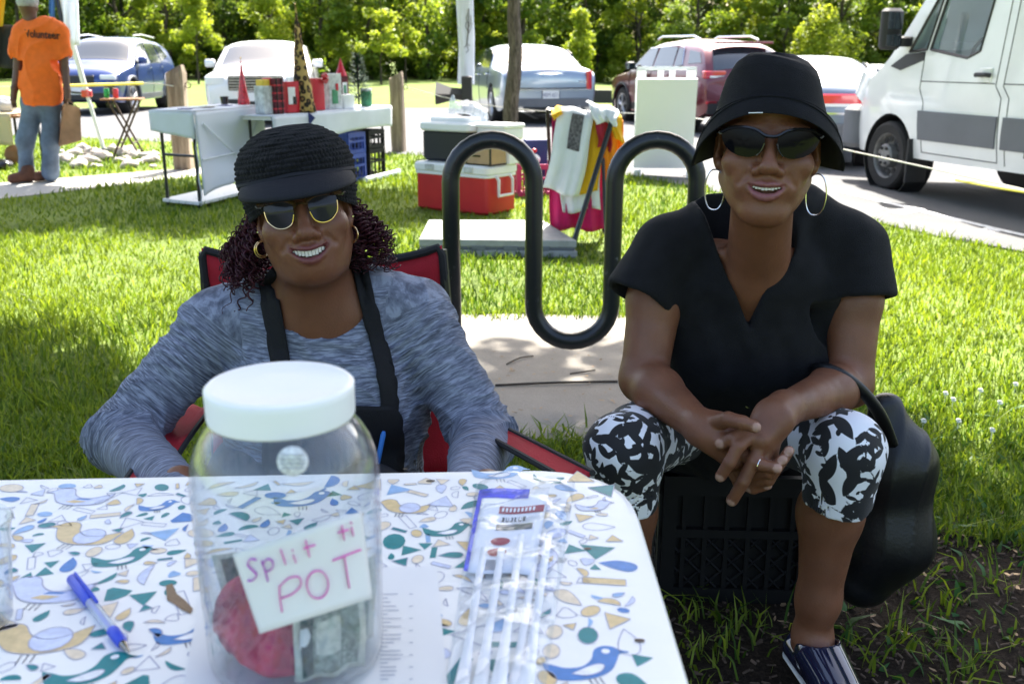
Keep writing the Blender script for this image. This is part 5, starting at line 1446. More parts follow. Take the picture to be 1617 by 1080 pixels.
strokes = [('ink_purple', [(250, 688), (232, 684), (222, 702), (238, 720), (250, 734), (238, 752), (222, 752)]), ('ink_purple', [(266, 690), (276, 720), (286, 756)]), ('ink_purple', [(268, 702), (285, 684), (302, 695), (298, 716), (278, 726)]),
           ('ink_pink', [(326, 654), (334, 678), (342, 702)]), ('ink_pink', [(366, 672), (370, 684), (375, 697)]), ('ink_pink', [(363, 655), (365, 660)]), ('ink_pink', [(405, 626), (411, 650), (418, 678)]), ('ink_pink', [(398, 652), (416, 646), (436, 640)]),
           ('ink_pink', [(520, 580), (524, 600), (528, 624)]), ('ink_pink', [(508, 602), (524, 597), (541, 592)]), ('ink_pink', [(551, 584), (554, 598), (557, 612)]), ('ink_pink', [(548, 568), (550, 573)]),
           ('ink_pink', [(322, 770), (324, 810), (331, 852)]), ('ink_pink', [(322, 772), (352, 745), (384, 742), (390, 768), (362, 795), (328, 808)]), ('ink_pink', [(443 + 34 * math.cos(t), 765 + 44 * math.sin(t)) for t in np.linspace(-1.6, 4.7, 14)]),
           ('ink_pink', [(490, 690), (530, 674), (580, 655)]), ('ink_pink', [(528, 675), (535, 720), (544, 776)])]
for m_, L in strokes:
    o = MB().tube([on_jar(u, v, .0708) for u, v in [(p.x, p.y) for p in catmull([(x, y, 0) for x, y in cv(L)], 4)]], .00115, 5, flat=.3).build('pen_stroke', MAT[m_], note, sharp=None)
# round sticker
c0 = (462, 728); P = []
mat('sticker', (.72, .74, .80), .4, var=.3, vscale=300)
mb = MB(); pts = [on_jar(c0[0] + 25 * math.cos(a), c0[1] + 24 * math.sin(a), .0688) for a in np.linspace(0, 6.283, 25)[:-1]]; mb.add([on_jar(*c0, .0688)] + pts, [(0, 1 + i, 1 + (i + 1) % 24) for i in range(24)])
st = mb.build('round_sticker', MAT['sticker'], JR, sharp=None); solidify(st, .0003)
for k in range(4):
    v = c0[1] - 10 + 7 * k; w = math.sqrt(25 ** 2 - (v - c0[1]) ** 2) * .8
    MB().tube([on_jar(c0[0] + t * w, v + 1.2 * math.sin(9 * t + k), .0694) for t in np.linspace(-1, 1, 14)], .0007, 4, flat=.4).build('print_line', MAT['print_grey'], st, sharp=None)
# what is in the jar
mat('red_knit', (.42, .02, .06), .9, var=.45, vscale=38, bump=.5, bscale=260)
rp = U([ell(J + Vector((-.026, -.012, .040)), (.031, .030, .034)), ell(J + Vector((-.004, -.024, .024)), (.034, .026, .020)), ell(J + Vector((.006, .004, .020)), (.03, .03, .016))], .010)
rp += SUB(chain([J + Vector((-.045, -.044, .030)), J + Vector((-.01, -.052, .034)), J + Vector((.02, -.045, .050))], [.003, .004, .003]), .006)
V, Q = sdf_surface(rp, .002, lambda P, w=wob(41, 110), w6=wob(42, 300): (-.0022 * w(P) - .0006 * w6(P)).astype(np.float32)); o = mesh_obj('red_cloth_pouch', V, Q, MAT['red_knit']); tag(o, 'crumpled dark red cloth pouch lying in the clear jar', 'pouch')
mat('bill_green', (.24, .27, .22), .8, var=.45, vscale=220); mat('bill_border', (.50, .50, .42), .8, var=.2, vscale=200); mat('bill_dark', (.06, .075, .06), .8, var=.5, vscale=260)
def bill(org, ax, up, w, h, bend, lab):
    ax, up = Vector(ax).normalized(), Vector(up).normalized(); nn = ax.cross(up); ph = rnd.uniform(0, 6)
    def pt(s, t, off=0): return org + ax * (s - .5) * w + up * t * h + nn * (bend * math.sin((s - .1) * 3.3 + ph * .2) + .0032 * math.sin(8 * t + ph) * math.sin(5 * s + ph) + .0026 * math.sin(13 * s + 4 * t + ph) + off)
    grid = lambda s0, s1, t0, t1, off, n=12: [[pt(s0 + (s1 - s0) * i / n, t0 + (t1 - t0) * j / n, off) for j in range(n + 1)] for i in range(n + 1)]
    o = MB().grid(grid(0, 1, 0, 1, 0)).build('banknote', MAT['bill_border'], None, sharp=None); tag(o, lab, 'banknote', 'banknotes in the jar')
    ROOT[o] = Matrix.Identity(4); solidify(o, .0003)
    for off in (.0006, -.0006):
        MB().grid(grid(.10, .90, .06, .94, off)).build('printed_field', MAT['bill_green'], o, sharp=None)
        MB().grid(grid(.30, .64, .30, .72, off * 2.2, 6)).build('portrait_panel', MAT['bill_border'], o, sharp=None)
        MB().grid(grid(.10, .26, .06, .94, off * 2.2, 6)).build('dark_band', MAT['bill_dark'], o, sharp=None)
bill(J + Vector((.032, -.038, .010)), (.9, .35, 0), (.04, .02, 1), .052, .066, .004, 'folded green banknote standing upright against the front wall of the jar')
bill(J + Vector((.046, -.012, .010)), (.45, .9, 0), (.0, .05, 1), .050, .070, -.003, 'folded banknote leaning on the right wall of the jar')
bill(J + Vector((.012, -.020, .009)), (.8, -.55, 0), (-.15, .1, 1), .046, .050, .006, 'crumpled banknote between the red pouch and the upright note')
bill(J + Vector((-.030, .034, .010)), (.9, .3, 0), (-.2, .1, 1), .060, .062, .004, 'banknote behind the red pouch at the back of the jar')
bill(J + Vector((.026, .026, .010)), (.8, -.5, 0), (.1, -.1, 1), .060, .064, .005, 'banknote at the back right of the jar')
o = MB().grid([[J + Vector((.010 + .018 * s, -.045 + .010 * s, .010 + .040 * t)) + Vector((.004 * t, 0, 0)) for t in np.linspace(0, 1, 5)] for s in np.linspace(0, 1, 5)]).build('paper_slip', MAT['note_paper'], sharp=None); solidify(o, .0003)
tag(o, 'narrow white paper slip stuck upright in the jar', 'paper slip')
# printed sheet under the jar
sh4 = [G(u, v, TZ + .0014) for u, v in ((322, 905), (690, 893), (709, 1110), (285, 1110))]
P = [[sh4[0].lerp(sh4[1], s).lerp(sh4[3].lerp(sh4[2], s), t) + Vector((0, 0, .0003 * math.sin(6 * s))) for t in np.linspace(0, 1, 8)] for s in np.linspace(0, 1, 8)]
SHT = MB().grid(P).build('paper_sheet', MAT['note_paper'], sharp=None); fix_normals(SHT); tag(SHT, 'printed white paper sheet lying under the clear jar', 'paper'); ROOT[SHT] = Matrix.Identity(4)
mat('toner', (.22, .26, .36), .7); mb = MB()
for k in range(22):
    v = 938 + k * 6.4; w = rnd.uniform(16, 40)
    if k % 4 == 1: w = 12
    for a, b in ((600, 600 + w),) + (((646, 652),) if k % 3 == 0 else ()):
        p, q = G(a, v, TZ + .0021), G(b, v - .5, TZ + .0021); hh = .0009; mb.add([p, q, q + Vector((0, hh, 0)), p + Vector((0, hh, 0))], [(0, 1, 2, 3)])
o = mb.build('printed_lines', MAT['toner'], SHT, smooth=False); o['kind'] = 'stuff'
# ballpoint pen
p0, p1 = G(113, 912, TZ + .0062), G(204, 1029, TZ + .0055); PEN = thing('ballpoint_pen', 'clear ballpoint pen with blue cap and grip on the tablecloth', 'pen', (p0.x, p0.y, TZ))
clear_mat('pen_clear', (.80, .88, .97), .35, .1); mat('pen_blue', (.02, .06, .55), .35); mat('pen_tip', (.35, .33, .30), .25, metal=1)
L_ = lambda t: p0.lerp(p1, t)
MB().tube([L_(-.01), L_(0), L_(.02), L_(.34), L_(.36)], [.0015, .0035, .0052, .0054, .0048], 12).build('cap', MAT['pen_blue'], PEN)
MB().tube([L_(.03) + Vector((.002, .001, .0062)), L_(.36) + Vector((.002, .001, .0058)), L_(.44) + Vector((.002, .001, .0050))], [.0012, .0016, .0014], 6).build('clip', MAT['pen_blue'], PEN)
MB().tube([L_(.35), L_(.74)], .0044, 12).build('barrel', MAT['pen_clear'], PEN); MB().tube([L_(.355), L_(.88)], .0017, 8).build('ink_tube', MAT['pen_blue'], PEN)
MB().tube([L_(.735), L_(.75), L_(.88), L_(.90)], [.0046, .0050, .0047, .0036], 12).build('grip', MAT['pen_blue'], PEN)
MB().tube([L_(.89), L_(.93), L_(.99), L_(1.0)], [.0034, .0026, .0009, .0005], 10).build('tip', MAT['pen_tip'], PEN)
# clear bag of cutlery with its printed card
BG = thing('cutlery_bag', 'clear plastic bag of white cutlery with printed card on the tablecloth', 'bag', G(810, 930, TZ))
q4 = [(752, 768), (908, 764), (858, 1110), (698, 1110)]
def onb(s, t, z): 
    a = [G(u, v, TZ) for u, v in q4]; p = a[0].lerp(a[1], s).lerp(a[3].lerp(a[2], s), t); return Vector((p.x, p.y, TZ + z))
wz = wob(51, 60); wy = wob(52, 140)
def bagz(s, t):
    p = np.array(onb(s, t, 0), dtype=np.float32); e = min(s, 1 - s) * 5; e = min(1, e); return .002 + (.010 + .0045 * float(wz(p)) + .0020 * float(wy(p))) * math.sqrt(max(0, e))
P = [[onb(s, t, bagz(s, t)) for t in np.linspace(0, 1, 60)] for s in np.linspace(0, 1, 34)]
o = MB().grid(P).build('bag_film', MAT['bag_clear'], BG, sharp=None); fix_normals(o)
mat('card_white', (.80, .82, .86), .5, var=.05); mat('card_blue', (.06, .08, .60), .5, var=.5, vscale=60); mat('card_red', (.32, .03, .06), .5); mat('card_dark', (.06, .07, .09), .6); mat('cutlery_white', (.80, .81, .82), .3)
c4 = [(757, 774), (868, 770), (842, 908), (732, 902)]
def onc(s, t, z):
    a = [G(u, v, TZ + .006) for u, v in c4]; p = a[0].lerp(a[1], s).lerp(a[3].lerp(a[2], s), t); return p + Vector((0, 0, z + .0012 * math.sin(7 * s + 3 * t)))
gridc = lambda s0, s1, t0, t1, z, n=8: [[onc(s0 + (s1 - s0) * i / n, t0 + (t1 - t0) * j / n, z) for j in range(n + 1)] for i in range(n + 1)]
CD = MB().grid(gridc(0, 1, 0, 1, 0)).build('printed_card', MAT['card_white'], BG, sharp=None); solidify(CD, .0004)
for s0, s1, t0, t1, m_ in ((0, .72, 0, .13, 'card_blue'), (0, .06, .13, 1, 'card_blue'), (.34, .98, .24, .33, 'card_red'), (.34, .86, .46, .53, 'card_dark')):
    MB().grid(gridc(s0, s1, t0, t1, .0007)).build('print_block', MAT[m_], CD, sharp=None)
mb = MB()
for k in range(9):
    s = .38 + k * .055; mb.grid(gridc(s, s + .03, .26, .31, .0012, 2))
    if k % 3 != 1: mb.grid(gridc(.38 + k * .045, .405 + k * .045, .38, .42, .0010, 2))
o = mb.build('small_print', MAT['card_white'], CD, smooth=False); o['kind'] = 'stuff'
mb = MB()
for k in range(6): s = .40 + k * .06; mb.grid(gridc(s, s + .04, .375, .43, .0008, 2))
for k in range(7): s = .30 + k * .03; mb.grid(gridc(s, s + .016, .86, .97, .0008, 2))
o = mb.build('small_print', MAT['card_dark'], CD, smooth=False); o['kind'] = 'stuff'
for cs, ct in ((.44, .66), (.42, .78)):
    mb = MB(); mb.add([onc(cs + .14 * math.cos(a), ct + .045 * math.sin(a), .0009) for a in np.linspace(0, 6.283, 17)[:-1]], [tuple(range(16))]); mb.build('print_oval', MAT['card_red'], CD, smooth=False)
for k, (s, tt0) in enumerate(((.18, .40), (.34, .42), (.52, .36), (.70, .40), (.84, .36))):
    pts = [onb(s + .03 * math.sin(k), t, .005 + .0025 * (k % 3)) for t in np.linspace(tt0, .99, 14)]
    w = [.0034 + .0030 * max(0, (i - 9) / 4) for i in range(14)]
    MB().tube(pts, w, 8, flat=.35).build('cutlery_handle', MAT['cutlery_white'], BG)
# clear cup at the left edge
CU = thing('plastic_cup', 'clear plastic cup standing at the left end of the table', 'cup', G(-38, 985, TZ + .001))
c = G(-38, 985, TZ + .001); MB().lathe([(0, .001), (.026, .001), (.028, .004), (.033, .05), (.037, .088), (.039, .090), (.037, .092), (.036, .088), (.032, .05), (.027, .005), (0, .004)], c, 40, cap=False).build('cup_wall', MAT['jar_clear'], CU, sharp=None)

# ================================================================== CYCLE RACK, CRATE, CHAIR, BAG
def worn_paint():
    m, nt, out = _new('rack_paint'); vec = objco(nt); b = N(nt, 'ShaderNodeBsdfPrincipled', Roughness=.32)
    f = ramp(nt, noise(nt, 30, 6, vec, .7), [(.60, 0.0), (.70, 1.0)]); f2 = ramp(nt, noise(nt, 5, 2, vec), [(.45, 0.0), (.65, .8)])
    mm = N(nt, 'ShaderNodeMath', operation='MULTIPLY'); nt.links.new(f, mm.inputs[0]); nt.links.new(f2, mm.inputs[1])
    nt.links.new(mixc(nt, mm.outputs[0], (.012, .014, .016), (.16, .16, .15)), b.inputs['Base Color']); nt.links.new(mixc(nt, mm.outputs[0], (.30, .30, .30), (.8, .8, .8)), b.inputs['Roughness'])
    nt.links.new(b.outputs[0], out.inputs[0]); MAT['rack_paint'] = m
worn_paint()
YR = 3.36; lx = [W(u, v, YR).x for u, v in ((713, 380), (843, 380), (968, 380), (1096, 380))]; ztop, zlow = W(780, 221, YR).z, W(905, 539, YR).z
RK = thing('bicycle_rack', 'black painted steel wave bicycle rack between the two seated people', 'bicycle rack', ((lx[0] + lx[3]) / 2, YR, .012))
pts = [(lx[0], .0)]
def arc(cx, cz, r, a0, a1, n=14): return [(cx + r * math.cos(a0 + (a1 - a0) * k / n), cz + r * math.sin(a0 + (a1 - a0) * k / n)) for k in range(n + 1)]
r1, r2, r3 = (lx[1] - lx[0]) / 2, (lx[2] - lx[1]) / 2, (lx[3] - lx[2]) / 2
pts += arc(lx[0] + r1, ztop - r1, r1, math.pi, 0) + arc(lx[1] + r2, zlow + r2, r2, math.pi, 2 * math.pi) + arc(lx[2] + r3, ztop - r3, r3, math.pi, 0) + [(lx[3], .0)]
MB().tube([(x, YR, z) for x, z in pts], .0305, 20).build('bent_tube', MAT['rack_paint'], RK, sharp=None)
for x in (lx[0], lx[3]):
    MB().lathe([(.0, .012), (.075, .012), (.075, .020), (.033, .024)], (x, YR, 0), 24).build('base_flange', MAT['rack_paint'], RK)
    for k in range(4): MB().lathe([(.008, .020), (.008, .028), (0, .028)], (x + .055 * math.cos(k * 1.57 + .8), YR + .055 * math.sin(k * 1.57 + .8), 0), 6).build('bolt', MAT['grey_steel'], RK)
# milk crate
mat('crate_black', (.0035, .0035, .004), .65, var=.3, vscale=30, spec=.3)
def milk_crate(c, w, d, h, rot, m, label, mesh=True, group=None, bars=7):
    t = thing('milk_crate', label, 'crate', c, rot, group); mats = m
    def side(a, b, nm):
        a, b = Vector(a), Vector(b); mb = MB(); L = (b - a).length; ex = (b - a).normalized(); nn = Vector((ex.y, -ex.x, 0)); rot3 = Matrix((ex, -nn, Vector((0, 0, 1)))).transposed()
        def bx(s0, s1, z0, z1, th=.012): mb.box(a + ex * (s0 + s1) / 2 + Vector((0, 0, (z0 + z1) / 2)), (abs(s1 - s0), th, z1 - z0), rot3)
        bx(0, L, 0, .035); bx(0, L, h - .045, h, .018); bx(0, .03, .0, h, .016); bx(L - .03, L, 0, h, .016); bx(0, L, h * .52, h * .52 + .02, .013)
        n = bars
        for k in range(1, n): s = L * k / n; bx(s - .005, s + .005, .03, h - .04, .008)
        if mesh:
            for k in range(-n, n):
                for sg in (1, -1):
                    s0 = L * k / n; p = a + ex * max(0, min(L, s0)) ; 
                    z0, z1 = .035, h * .52
                    q0, q1 = s0, s0 + (z1 - z0)
                    if sg < 0: q0, q1 = q1, q0
                    u0, u1 = max(0, min(L, q0)), max(0, min(L, q1))
                    if abs(u1 - u0) < .02: continue
                    f0, f1 = (u0 - q0) / (q1 - q0), (u1 - q0) / (q1 - q0)
                    mb.tube([a + ex * u0 + Vector((0, 0, z0 + (z1 - z0) * f0)), a + ex * u1 + Vector((0, 0, z0 + (z1 - z0) * f1))], .0035, 4)
        mb.build(nm, mats, t, smooth=False, local=True)
    x, y = w / 2, d / 2
    if mesh:
        for (sx, sy, bw, bd) in ((0, -y + .012, w * .94, .004), (0, y - .012, w * .94, .004), (-x + .012, 0, .004, d * .94), (x - .012, 0, .004, d * .94)):
            MB().box((sx, sy, h * .5), (bw, bd, h * .9)).build('shade_sheet', mats, t, smooth=False, local=True)  # added black sheets standing in for the shade inside the crate
    side((-x, -y, 0), (x, -y, 0), 'side_panel'); side((x, -y, 0), (x, y, 0), 'side_panel'); side((x, y, 0), (-x, y, 0), 'side_panel'); side((-x, y, 0), (-x, -y, 0), 'side_panel')
    mb = MB(); mb.box((0, 0, .008), (w * .97, d * .97, .012)); mb.build('bottom', mats, t, smooth=False, local=True)
    return t
milk_crate((.505, 2.13, .006), .33, .31, .305, R(-3), MAT['crate_black'], 'upturned black plastic milk crate serving as a seat')
# camp chair
mat('camp_red', (.40, .008, .022), .8, var=.15, vscale=12, bump=.3, bscale=350); mat('camp_trim', (.010, .010, .012), .8); mat('black_tube', (.012, .012, .013), .4)
CC = thing('camp_chair', 'red folding camp chair with black trim holding the person in grey', 'chair', (-.36, 1.72, 0))
bl_, br_ = W(318, 392, 1.88), W(697, 388, 1.88)
def back_pt(s, t):
    top = bl_.lerp(br_, s); top = top + Vector((0, .05 * math.sin(math.pi * s), -.045 * math.sin(math.pi * s) ** .7)); bot = Vector((-.36 + (s - .5) * .50, 1.86, .36)); p = top.lerp(bot, t); return p + Vector((0, .03 * math.sin(math.pi * t), 0))
P = [[back_pt(s, t) for t in np.linspace(0, 1, 12)] for s in np.linspace(0, 1, 18)]
o = MB().grid(P).build('back_panel', MAT['camp_red'], CC, sharp=None); fix_normals(o); solidify(o, .006); BK = o
MB().tube([back_pt(0, .6), back_pt(0, .2), back_pt(0, .04)] + [back_pt(s, -.002) for s in np.linspace(.015, .985, 20)] + [back_pt(1, .04), back_pt(1, .2), back_pt(1, .6)], .0085, 8).build('binding', MAT['camp_trim'], BK)
P = [[Vector((-.36 + (s - .5) * .5, 1.86 - t * .46, .37 - .05 * math.sin(math.pi * s) + .03 * t)) for t in np.linspace(0, 1, 8)] for s in np.linspace(0, 1, 10)]
o = MB().grid(P).build('seat_panel', MAT['camp_red'], CC, sharp=None); fix_normals(o); solidify(o, .006)
for (a, b, c2) in ((W(318, 640, 1.86), W(270, 700, 1.55), W(205, 800, 1.25)), (W(692, 640, 1.86), W(790, 690, 1.55), W(905, 752, 1.30))):
    pl = catmull([a, b, c2], 6); up_ = [[p + Vector((-.028, 0, .005)), p + Vector((0, 0, -.008)), p + Vector((.028, 0, .005))] for p in pl]
    o = MB().grid(up_).build('arm_strap', MAT['camp_red'], CC, sharp=None); fix_normals(o); solidify(o, .006)
    for e in (0, 2): MB().tube([r[e] for r in up_], .005, 6).build('arm_binding', MAT['camp_trim'], o)
for e in (0, 1):
    x = (-.61, -.11)[e]; tp = (bl_, br_)[e]
    MB().tube([Vector((x, 1.90, .02)), Vector((x, 1.89, .45)), tp + Vector((0, .012, -.01))], .010, 8).build('back_post', MAT['black_tube'], CC)
    MB().tube([Vector((x, 1.38, .02)), Vector((x, 1.39, .40)), (W(205, 800, 1.25), W(905, 752, 1.30))[e] + Vector((0, .03, -.015))], .010, 8).build('front_post', MAT['black_tube'], CC)
    MB().tube([(x, 1.40, .05), (x, 1.88, .38)], .008, 6).build('side_strut', MAT['black_tube'], CC); MB().tube([(x + .012, 1.88, .05), (x + .012, 1.40, .38)], .008, 6).build('side_strut', MAT['black_tube'], CC)
for y in (1.385, 1.895): MB().tube([(-.61, y, .05), (-.11, y, .36)], .008, 6).build('cross_strut', MAT['black_tube'], CC); MB().tube([(-.11, y + .01, .05), (-.61, y + .01, .36)], .008, 6).build('cross_strut', MAT['black_tube'], CC)
MB().tube([W(708, 620, 1.93), W(706, 760, 1.93), (W(706, 760, 1.93) + Vector((0, 0, -.35)))], .012, 8).build('rear_leg', MAT['black_tube'], CC)
# pen in the apron pocket
mat('ink_bright', (.05, .22, .65), .4)
q = on_top(597, 690, .010) or W(597, 690, 1.56)
o = MB().tube([q + Vector((-.010, 0, -.05)), q + Vector((.004, -.002, .012)), q + Vector((.0055, -.002, .018))], [.0045, .0045, .003], 10).build('blue_pen', MAT['ink_bright']); tag(o, 'bright blue pen sticking out of the black apron pocket', 'pen')
# black shoulder bag
mat('bag_leather', (.004, .0045, .006), .42, var=.3, vscale=14, bump=.08, bscale=160, spec=.45)
HB = thing('handbag', 'large slouchy black handbag hanging from the forearm beside the crate', 'bag', G(1390, 950))
hb = U([cone(W(1396, 640, 1.90), W(1412, 730, 1.90), .026, .062, (1, .2, 0), 1.25), cone(W(1412, 730, 1.90), W(1402, 850, 1.90), .066, .080, (1, .2, 0), 1.12), cone(W(1402, 850, 1.90), W(1362, 915, 1.90), .078, .058, (1, .2, 0), 1.1)], .05)
hb += [('i', halfspace((0, 0, .006), (0, 0, -1)), .02)]
wq, wp = wob(61, 10), wob(62, 30)
V, Q = sdf_surface(hb, .0045, lambda P: (-.0045 * (1 - np.abs(np.sin(P[..., 0] * 48 - P[..., 2] * 5 + 1.2 * wq(P)))) ** 2 * np.clip((P[..., 2] - .08) / .22, 0.1, 1)).astype(np.float32)); V = smooth_verts(V, Q, 3)
mesh_obj('bag_body', V, Q, MAT['bag_leather'], HB)
sp_ = catmull([W(1408, 700, 1.80), W(1388, 652, 1.75), W(1358, 614, 1.735), W(1322, 588, 1.735), W(1292, 582, 1.775), W(1276, 600, 1.86), W(1300, 650, 1.90), W(1360, 690, 1.93)], 6)
MB().tube(sp_, .0135, 10, flat=.75).build('shoulder_strap', MAT['bag_leather'], HB, sharp=None)
# ================================================================== VEHICLES
def car_paint(name, col, flake=0.0, rough=.28):
    return mat(name, col, rough, metal=flake, coat=1.0, var=.04, vscale=3)
car_paint('paint_blue', (.016, .045, .19), .35); car_paint('paint_white', (.78, .79, .80)); car_paint('paint_silver', (.30, .36, .44), .55, .32); car_paint('paint_red', (.13, .008, .018), .3); car_paint('paint_slate', (.16, .20, .27), .5)
car_paint('paint_van', (.80, .81, .81), 0, .35)
mat('car_glass', (.02, .028, .035), .04, spec=.9, coat=.7); mat('car_trim', (.018, .018, .020), .55); mat('tyre', (.017, .016, .016), .85, var=.3, vscale=40, bump=.3, bscale=80); mat('alloy', (.55, .56, .58), .3, metal=.9)
mat('chrome', (.85, .86, .88), .12, metal=1); mat('lamp_red', (.55, .012, .03), .15, coat=1); mat('lamp_clear', (.75, .78, .82), .12, coat=1); mat('plate_white', (.75, .76, .78), .4); mat('plate_ink', (.03, .05, .18), .6); mat('grey_plastic', (.13, .137, .155), .6, var=.08, vscale=3)
mat('seam', (.02, .02, .022), .8); mat('steel_wheel', (.22, .22, .22), .5, metal=.5, dirt=((.08, .07, .06), .7, 14))
def smooth1(a, it):
    a = np.array(a, float)
    for _ in range(it): a[1:-1] = (a[:-2] + 2 * a[1:-1] + a[2:]) / 4
    return a
class Car:
    """a body lofted from side profile and plan; local x forward, y to the car's left, z up"""
    def __init__(s, L, Wd, prof_top, zb, belt, tuck, plan, H, nx=90, crown=.05, rad=.07, sm=5, side_bulge=.03):
        s.L, s.W = L, Wd
        s.xs = np.concatenate([[-L / 2, -L / 2 + .004, -L / 2 + .015, -L / 2 + .04], np.linspace(-L / 2 + .09, L / 2 - .09, nx), [L / 2 - .04, L / 2 - .015, L / 2 - .004, L / 2]])
        X = s.xs; px, pz = zip(*prof_top)
        s.T = smooth1(np.interp(X, px, pz), sm); s.w = smooth1(np.interp(X, *zip(*plan)), sm) * Wd / 2; s.zb = smooth1(np.interp(X, *zip(*zb)), 3)
        s.belt = belt; s.tuck = tuck; s.H = H; s.crown = crown; s.rad = rad; s.bulge = side_bulge
    def ys(s, x, z):
        w = float(np.interp(x, s.xs, s.w)); zb = float(np.interp(x, s.xs, s.zb)); B = s.belt(x) if callable(s.belt) else s.belt
        if z <= B:
            t = (z - zb) / max(B - zb, .1); return w - s.bulge * (2 * t - 1) ** 2 * (1.0 if t > .5 else 1.6)
        return w - s.bulge - s.tuck * (z - B) / (s.H - B)
    def top(s, x, y):
        T = float(np.interp(x, s.xs, s.T)); y0 = max(.05, s.ys(x, T - s.rad)); q = min(1, abs(y) / y0); return T - s.crown * q * q - s.rad * q ** 7
    def mesh(s):
        P = []; m1, m2 = 15, 11
        for x, T, zb in zip(s.xs, s.T, s.zb):
            y0 = max(.05, s.ys(x, T - s.rad)); ze = T - s.crown - s.rad; half = []
            for k in range(m1): z = zb + (ze - zb) * k / (m1 - 1); half.append((max(.03, s.ys(x, z)) + (y0 - s.ys(x, ze)) * (k / (m1 - 1)) ** 6, z))
            y1 = half[-1][0]
            for k in range(1, m2): q = 1 - (k / (m2 - 1)); q = q ** .6; y = y1 * q; half.append((y, T - s.crown * q * q - s.rad * q ** 7))
            ring = [Vector((x, y, z)) for y, z in half] + [Vector((x, -y, z)) for y, z in half[-2::-1]]
            P.append(ring)
        mb = MB(); mb.grid(P); n = len(P[0])
        for i in range(len(P) - 1): mb.f.append((i * n, i * n + n - 1, (i + 1) * n + n - 1, (i + 1) * n))
        mb.f.append(tuple(range(n))); mb.f.append(tuple(range((len(P) - 1) * n + n - 1, (len(P) - 1) * n - 1, -1)))
        return mb
    def side(s, poly, off, sgn, th=.0, inset=1):
        """panel on the flank: polygon in (x, z); subdivided so it follows the surface"""
        n = len(poly); out = []
        for i in range(n):
            (x0, z0), (x1, z1) = poly[i], poly[(i + 1) % n]; k = max(2, int(math.hypot(x1 - x0, z1 - z0) / .12))
            for j in range(k): t = j / k; out.append((x0 + (x1 - x0) * t, z0 + (z1 - z0) * t))
        cx, cz = sum(p[0] for p in out) / len(out), sum(p[1] for p in out) / len(out); m = len(out); mb = MB(); rows = 4
        vs = [Vector((cx, sgn * (s.ys(cx, cz) + off), cz))]; fs = []
        for r in range(1, rows + 1):
            for x, z in out: xx, zz = cx + (x - cx) * r / rows, cz + (z - cz) * r / rows; vs.append(Vector((xx, sgn * (s.ys(xx, zz) + off), zz)))
        for k in range(m): fs.append((0, 1 + k, 1 + (k + 1) % m))
        for r in range(rows - 1):
            for k in range(m): a, b = 1 + r * m + k, 1 + r * m + (k + 1) % m; fs.append((a, a + m, b + m, b))
        k0 = 1 + (rows - 1) * m; nv = len(vs)
        for x, z in out: vs.append(Vector((x, sgn * (s.ys(x, z) - .01), z)))
        for k in range(m): fs.append((k0 + k, nv + k, nv + (k + 1) % m, k0 + (k + 1) % m))
        mb.add(vs, fs); return mb
    def deck(s, x0, x1, f0, f1, off, n=14):
        """panel on the upper surface between x0 and x1, f = share of the half width at each end"""
        P = []
        for i in range(n + 1):
            x = x0 + (x1 - x0) * i / n; T = float(np.interp(x, s.xs, s.T)); y0 = s.ys(x, T - s.rad) * (f0 + (f1 - f0) * i / n)
            sl = (float(np.interp(x + .03, s.xs, s.T)) - float(np.interp(x - .03, s.xs, s.T))) / .06; nn = Vector((-sl, 0, 1)).normalized() * off
            P.append([Vector((x, y, s.top(x, y))) + nn for y in np.linspace(-y0, y0, 13)])
        return MB().grid(P)
    def line(s, pts, sgn, r=.006, off=.001):
        q = []
        for i in range(len(pts) - 1):
            for t in np.linspace(0, 1, 7)[:-1]: q.append((pts[i][0] + (pts[i + 1][0] - pts[i][0]) * t, pts[i][1] + (pts[i + 1][1] - pts[i][1]) * t))
        q.append(pts[-1]); return MB().tube([(x, sgn * (s.ys(x, z) + off), z) for x, z in q], r, 4)
def carve(o, cuts):
    """cut wheel arches or openings out of a body"""
    tmp = []
    for mb in cuts:
        c = mb.build('cutter', MAT['car_trim'], None, smooth=False, local=True, sharp=None); fix_normals(c); tmp.append(c)
        c.parent = o.parent
        md = o.modifiers.new('cut', 'BOOLEAN'); md.operation = 'DIFFERENCE'; md.object = c; md.solver = 'EXACT'
    bpy.context.view_layer.update()
    me = bpy.data.meshes.new_from_object(o.evaluated_get(bpy.context.evaluated_depsgraph_get()))
    o.modifiers.clear(); o.data = me
    for c in tmp: bpy.data.objects.remove(c)
    me.polygons.foreach_set('use_smooth', [True] * len(me.polygons)); me.set_sharp_from_angle(angle=R(32))
def cyl_y(x, z, r, y0, y1, n=28): return MB().tube([(x, y0, z), (x, y1, z)], r, n)
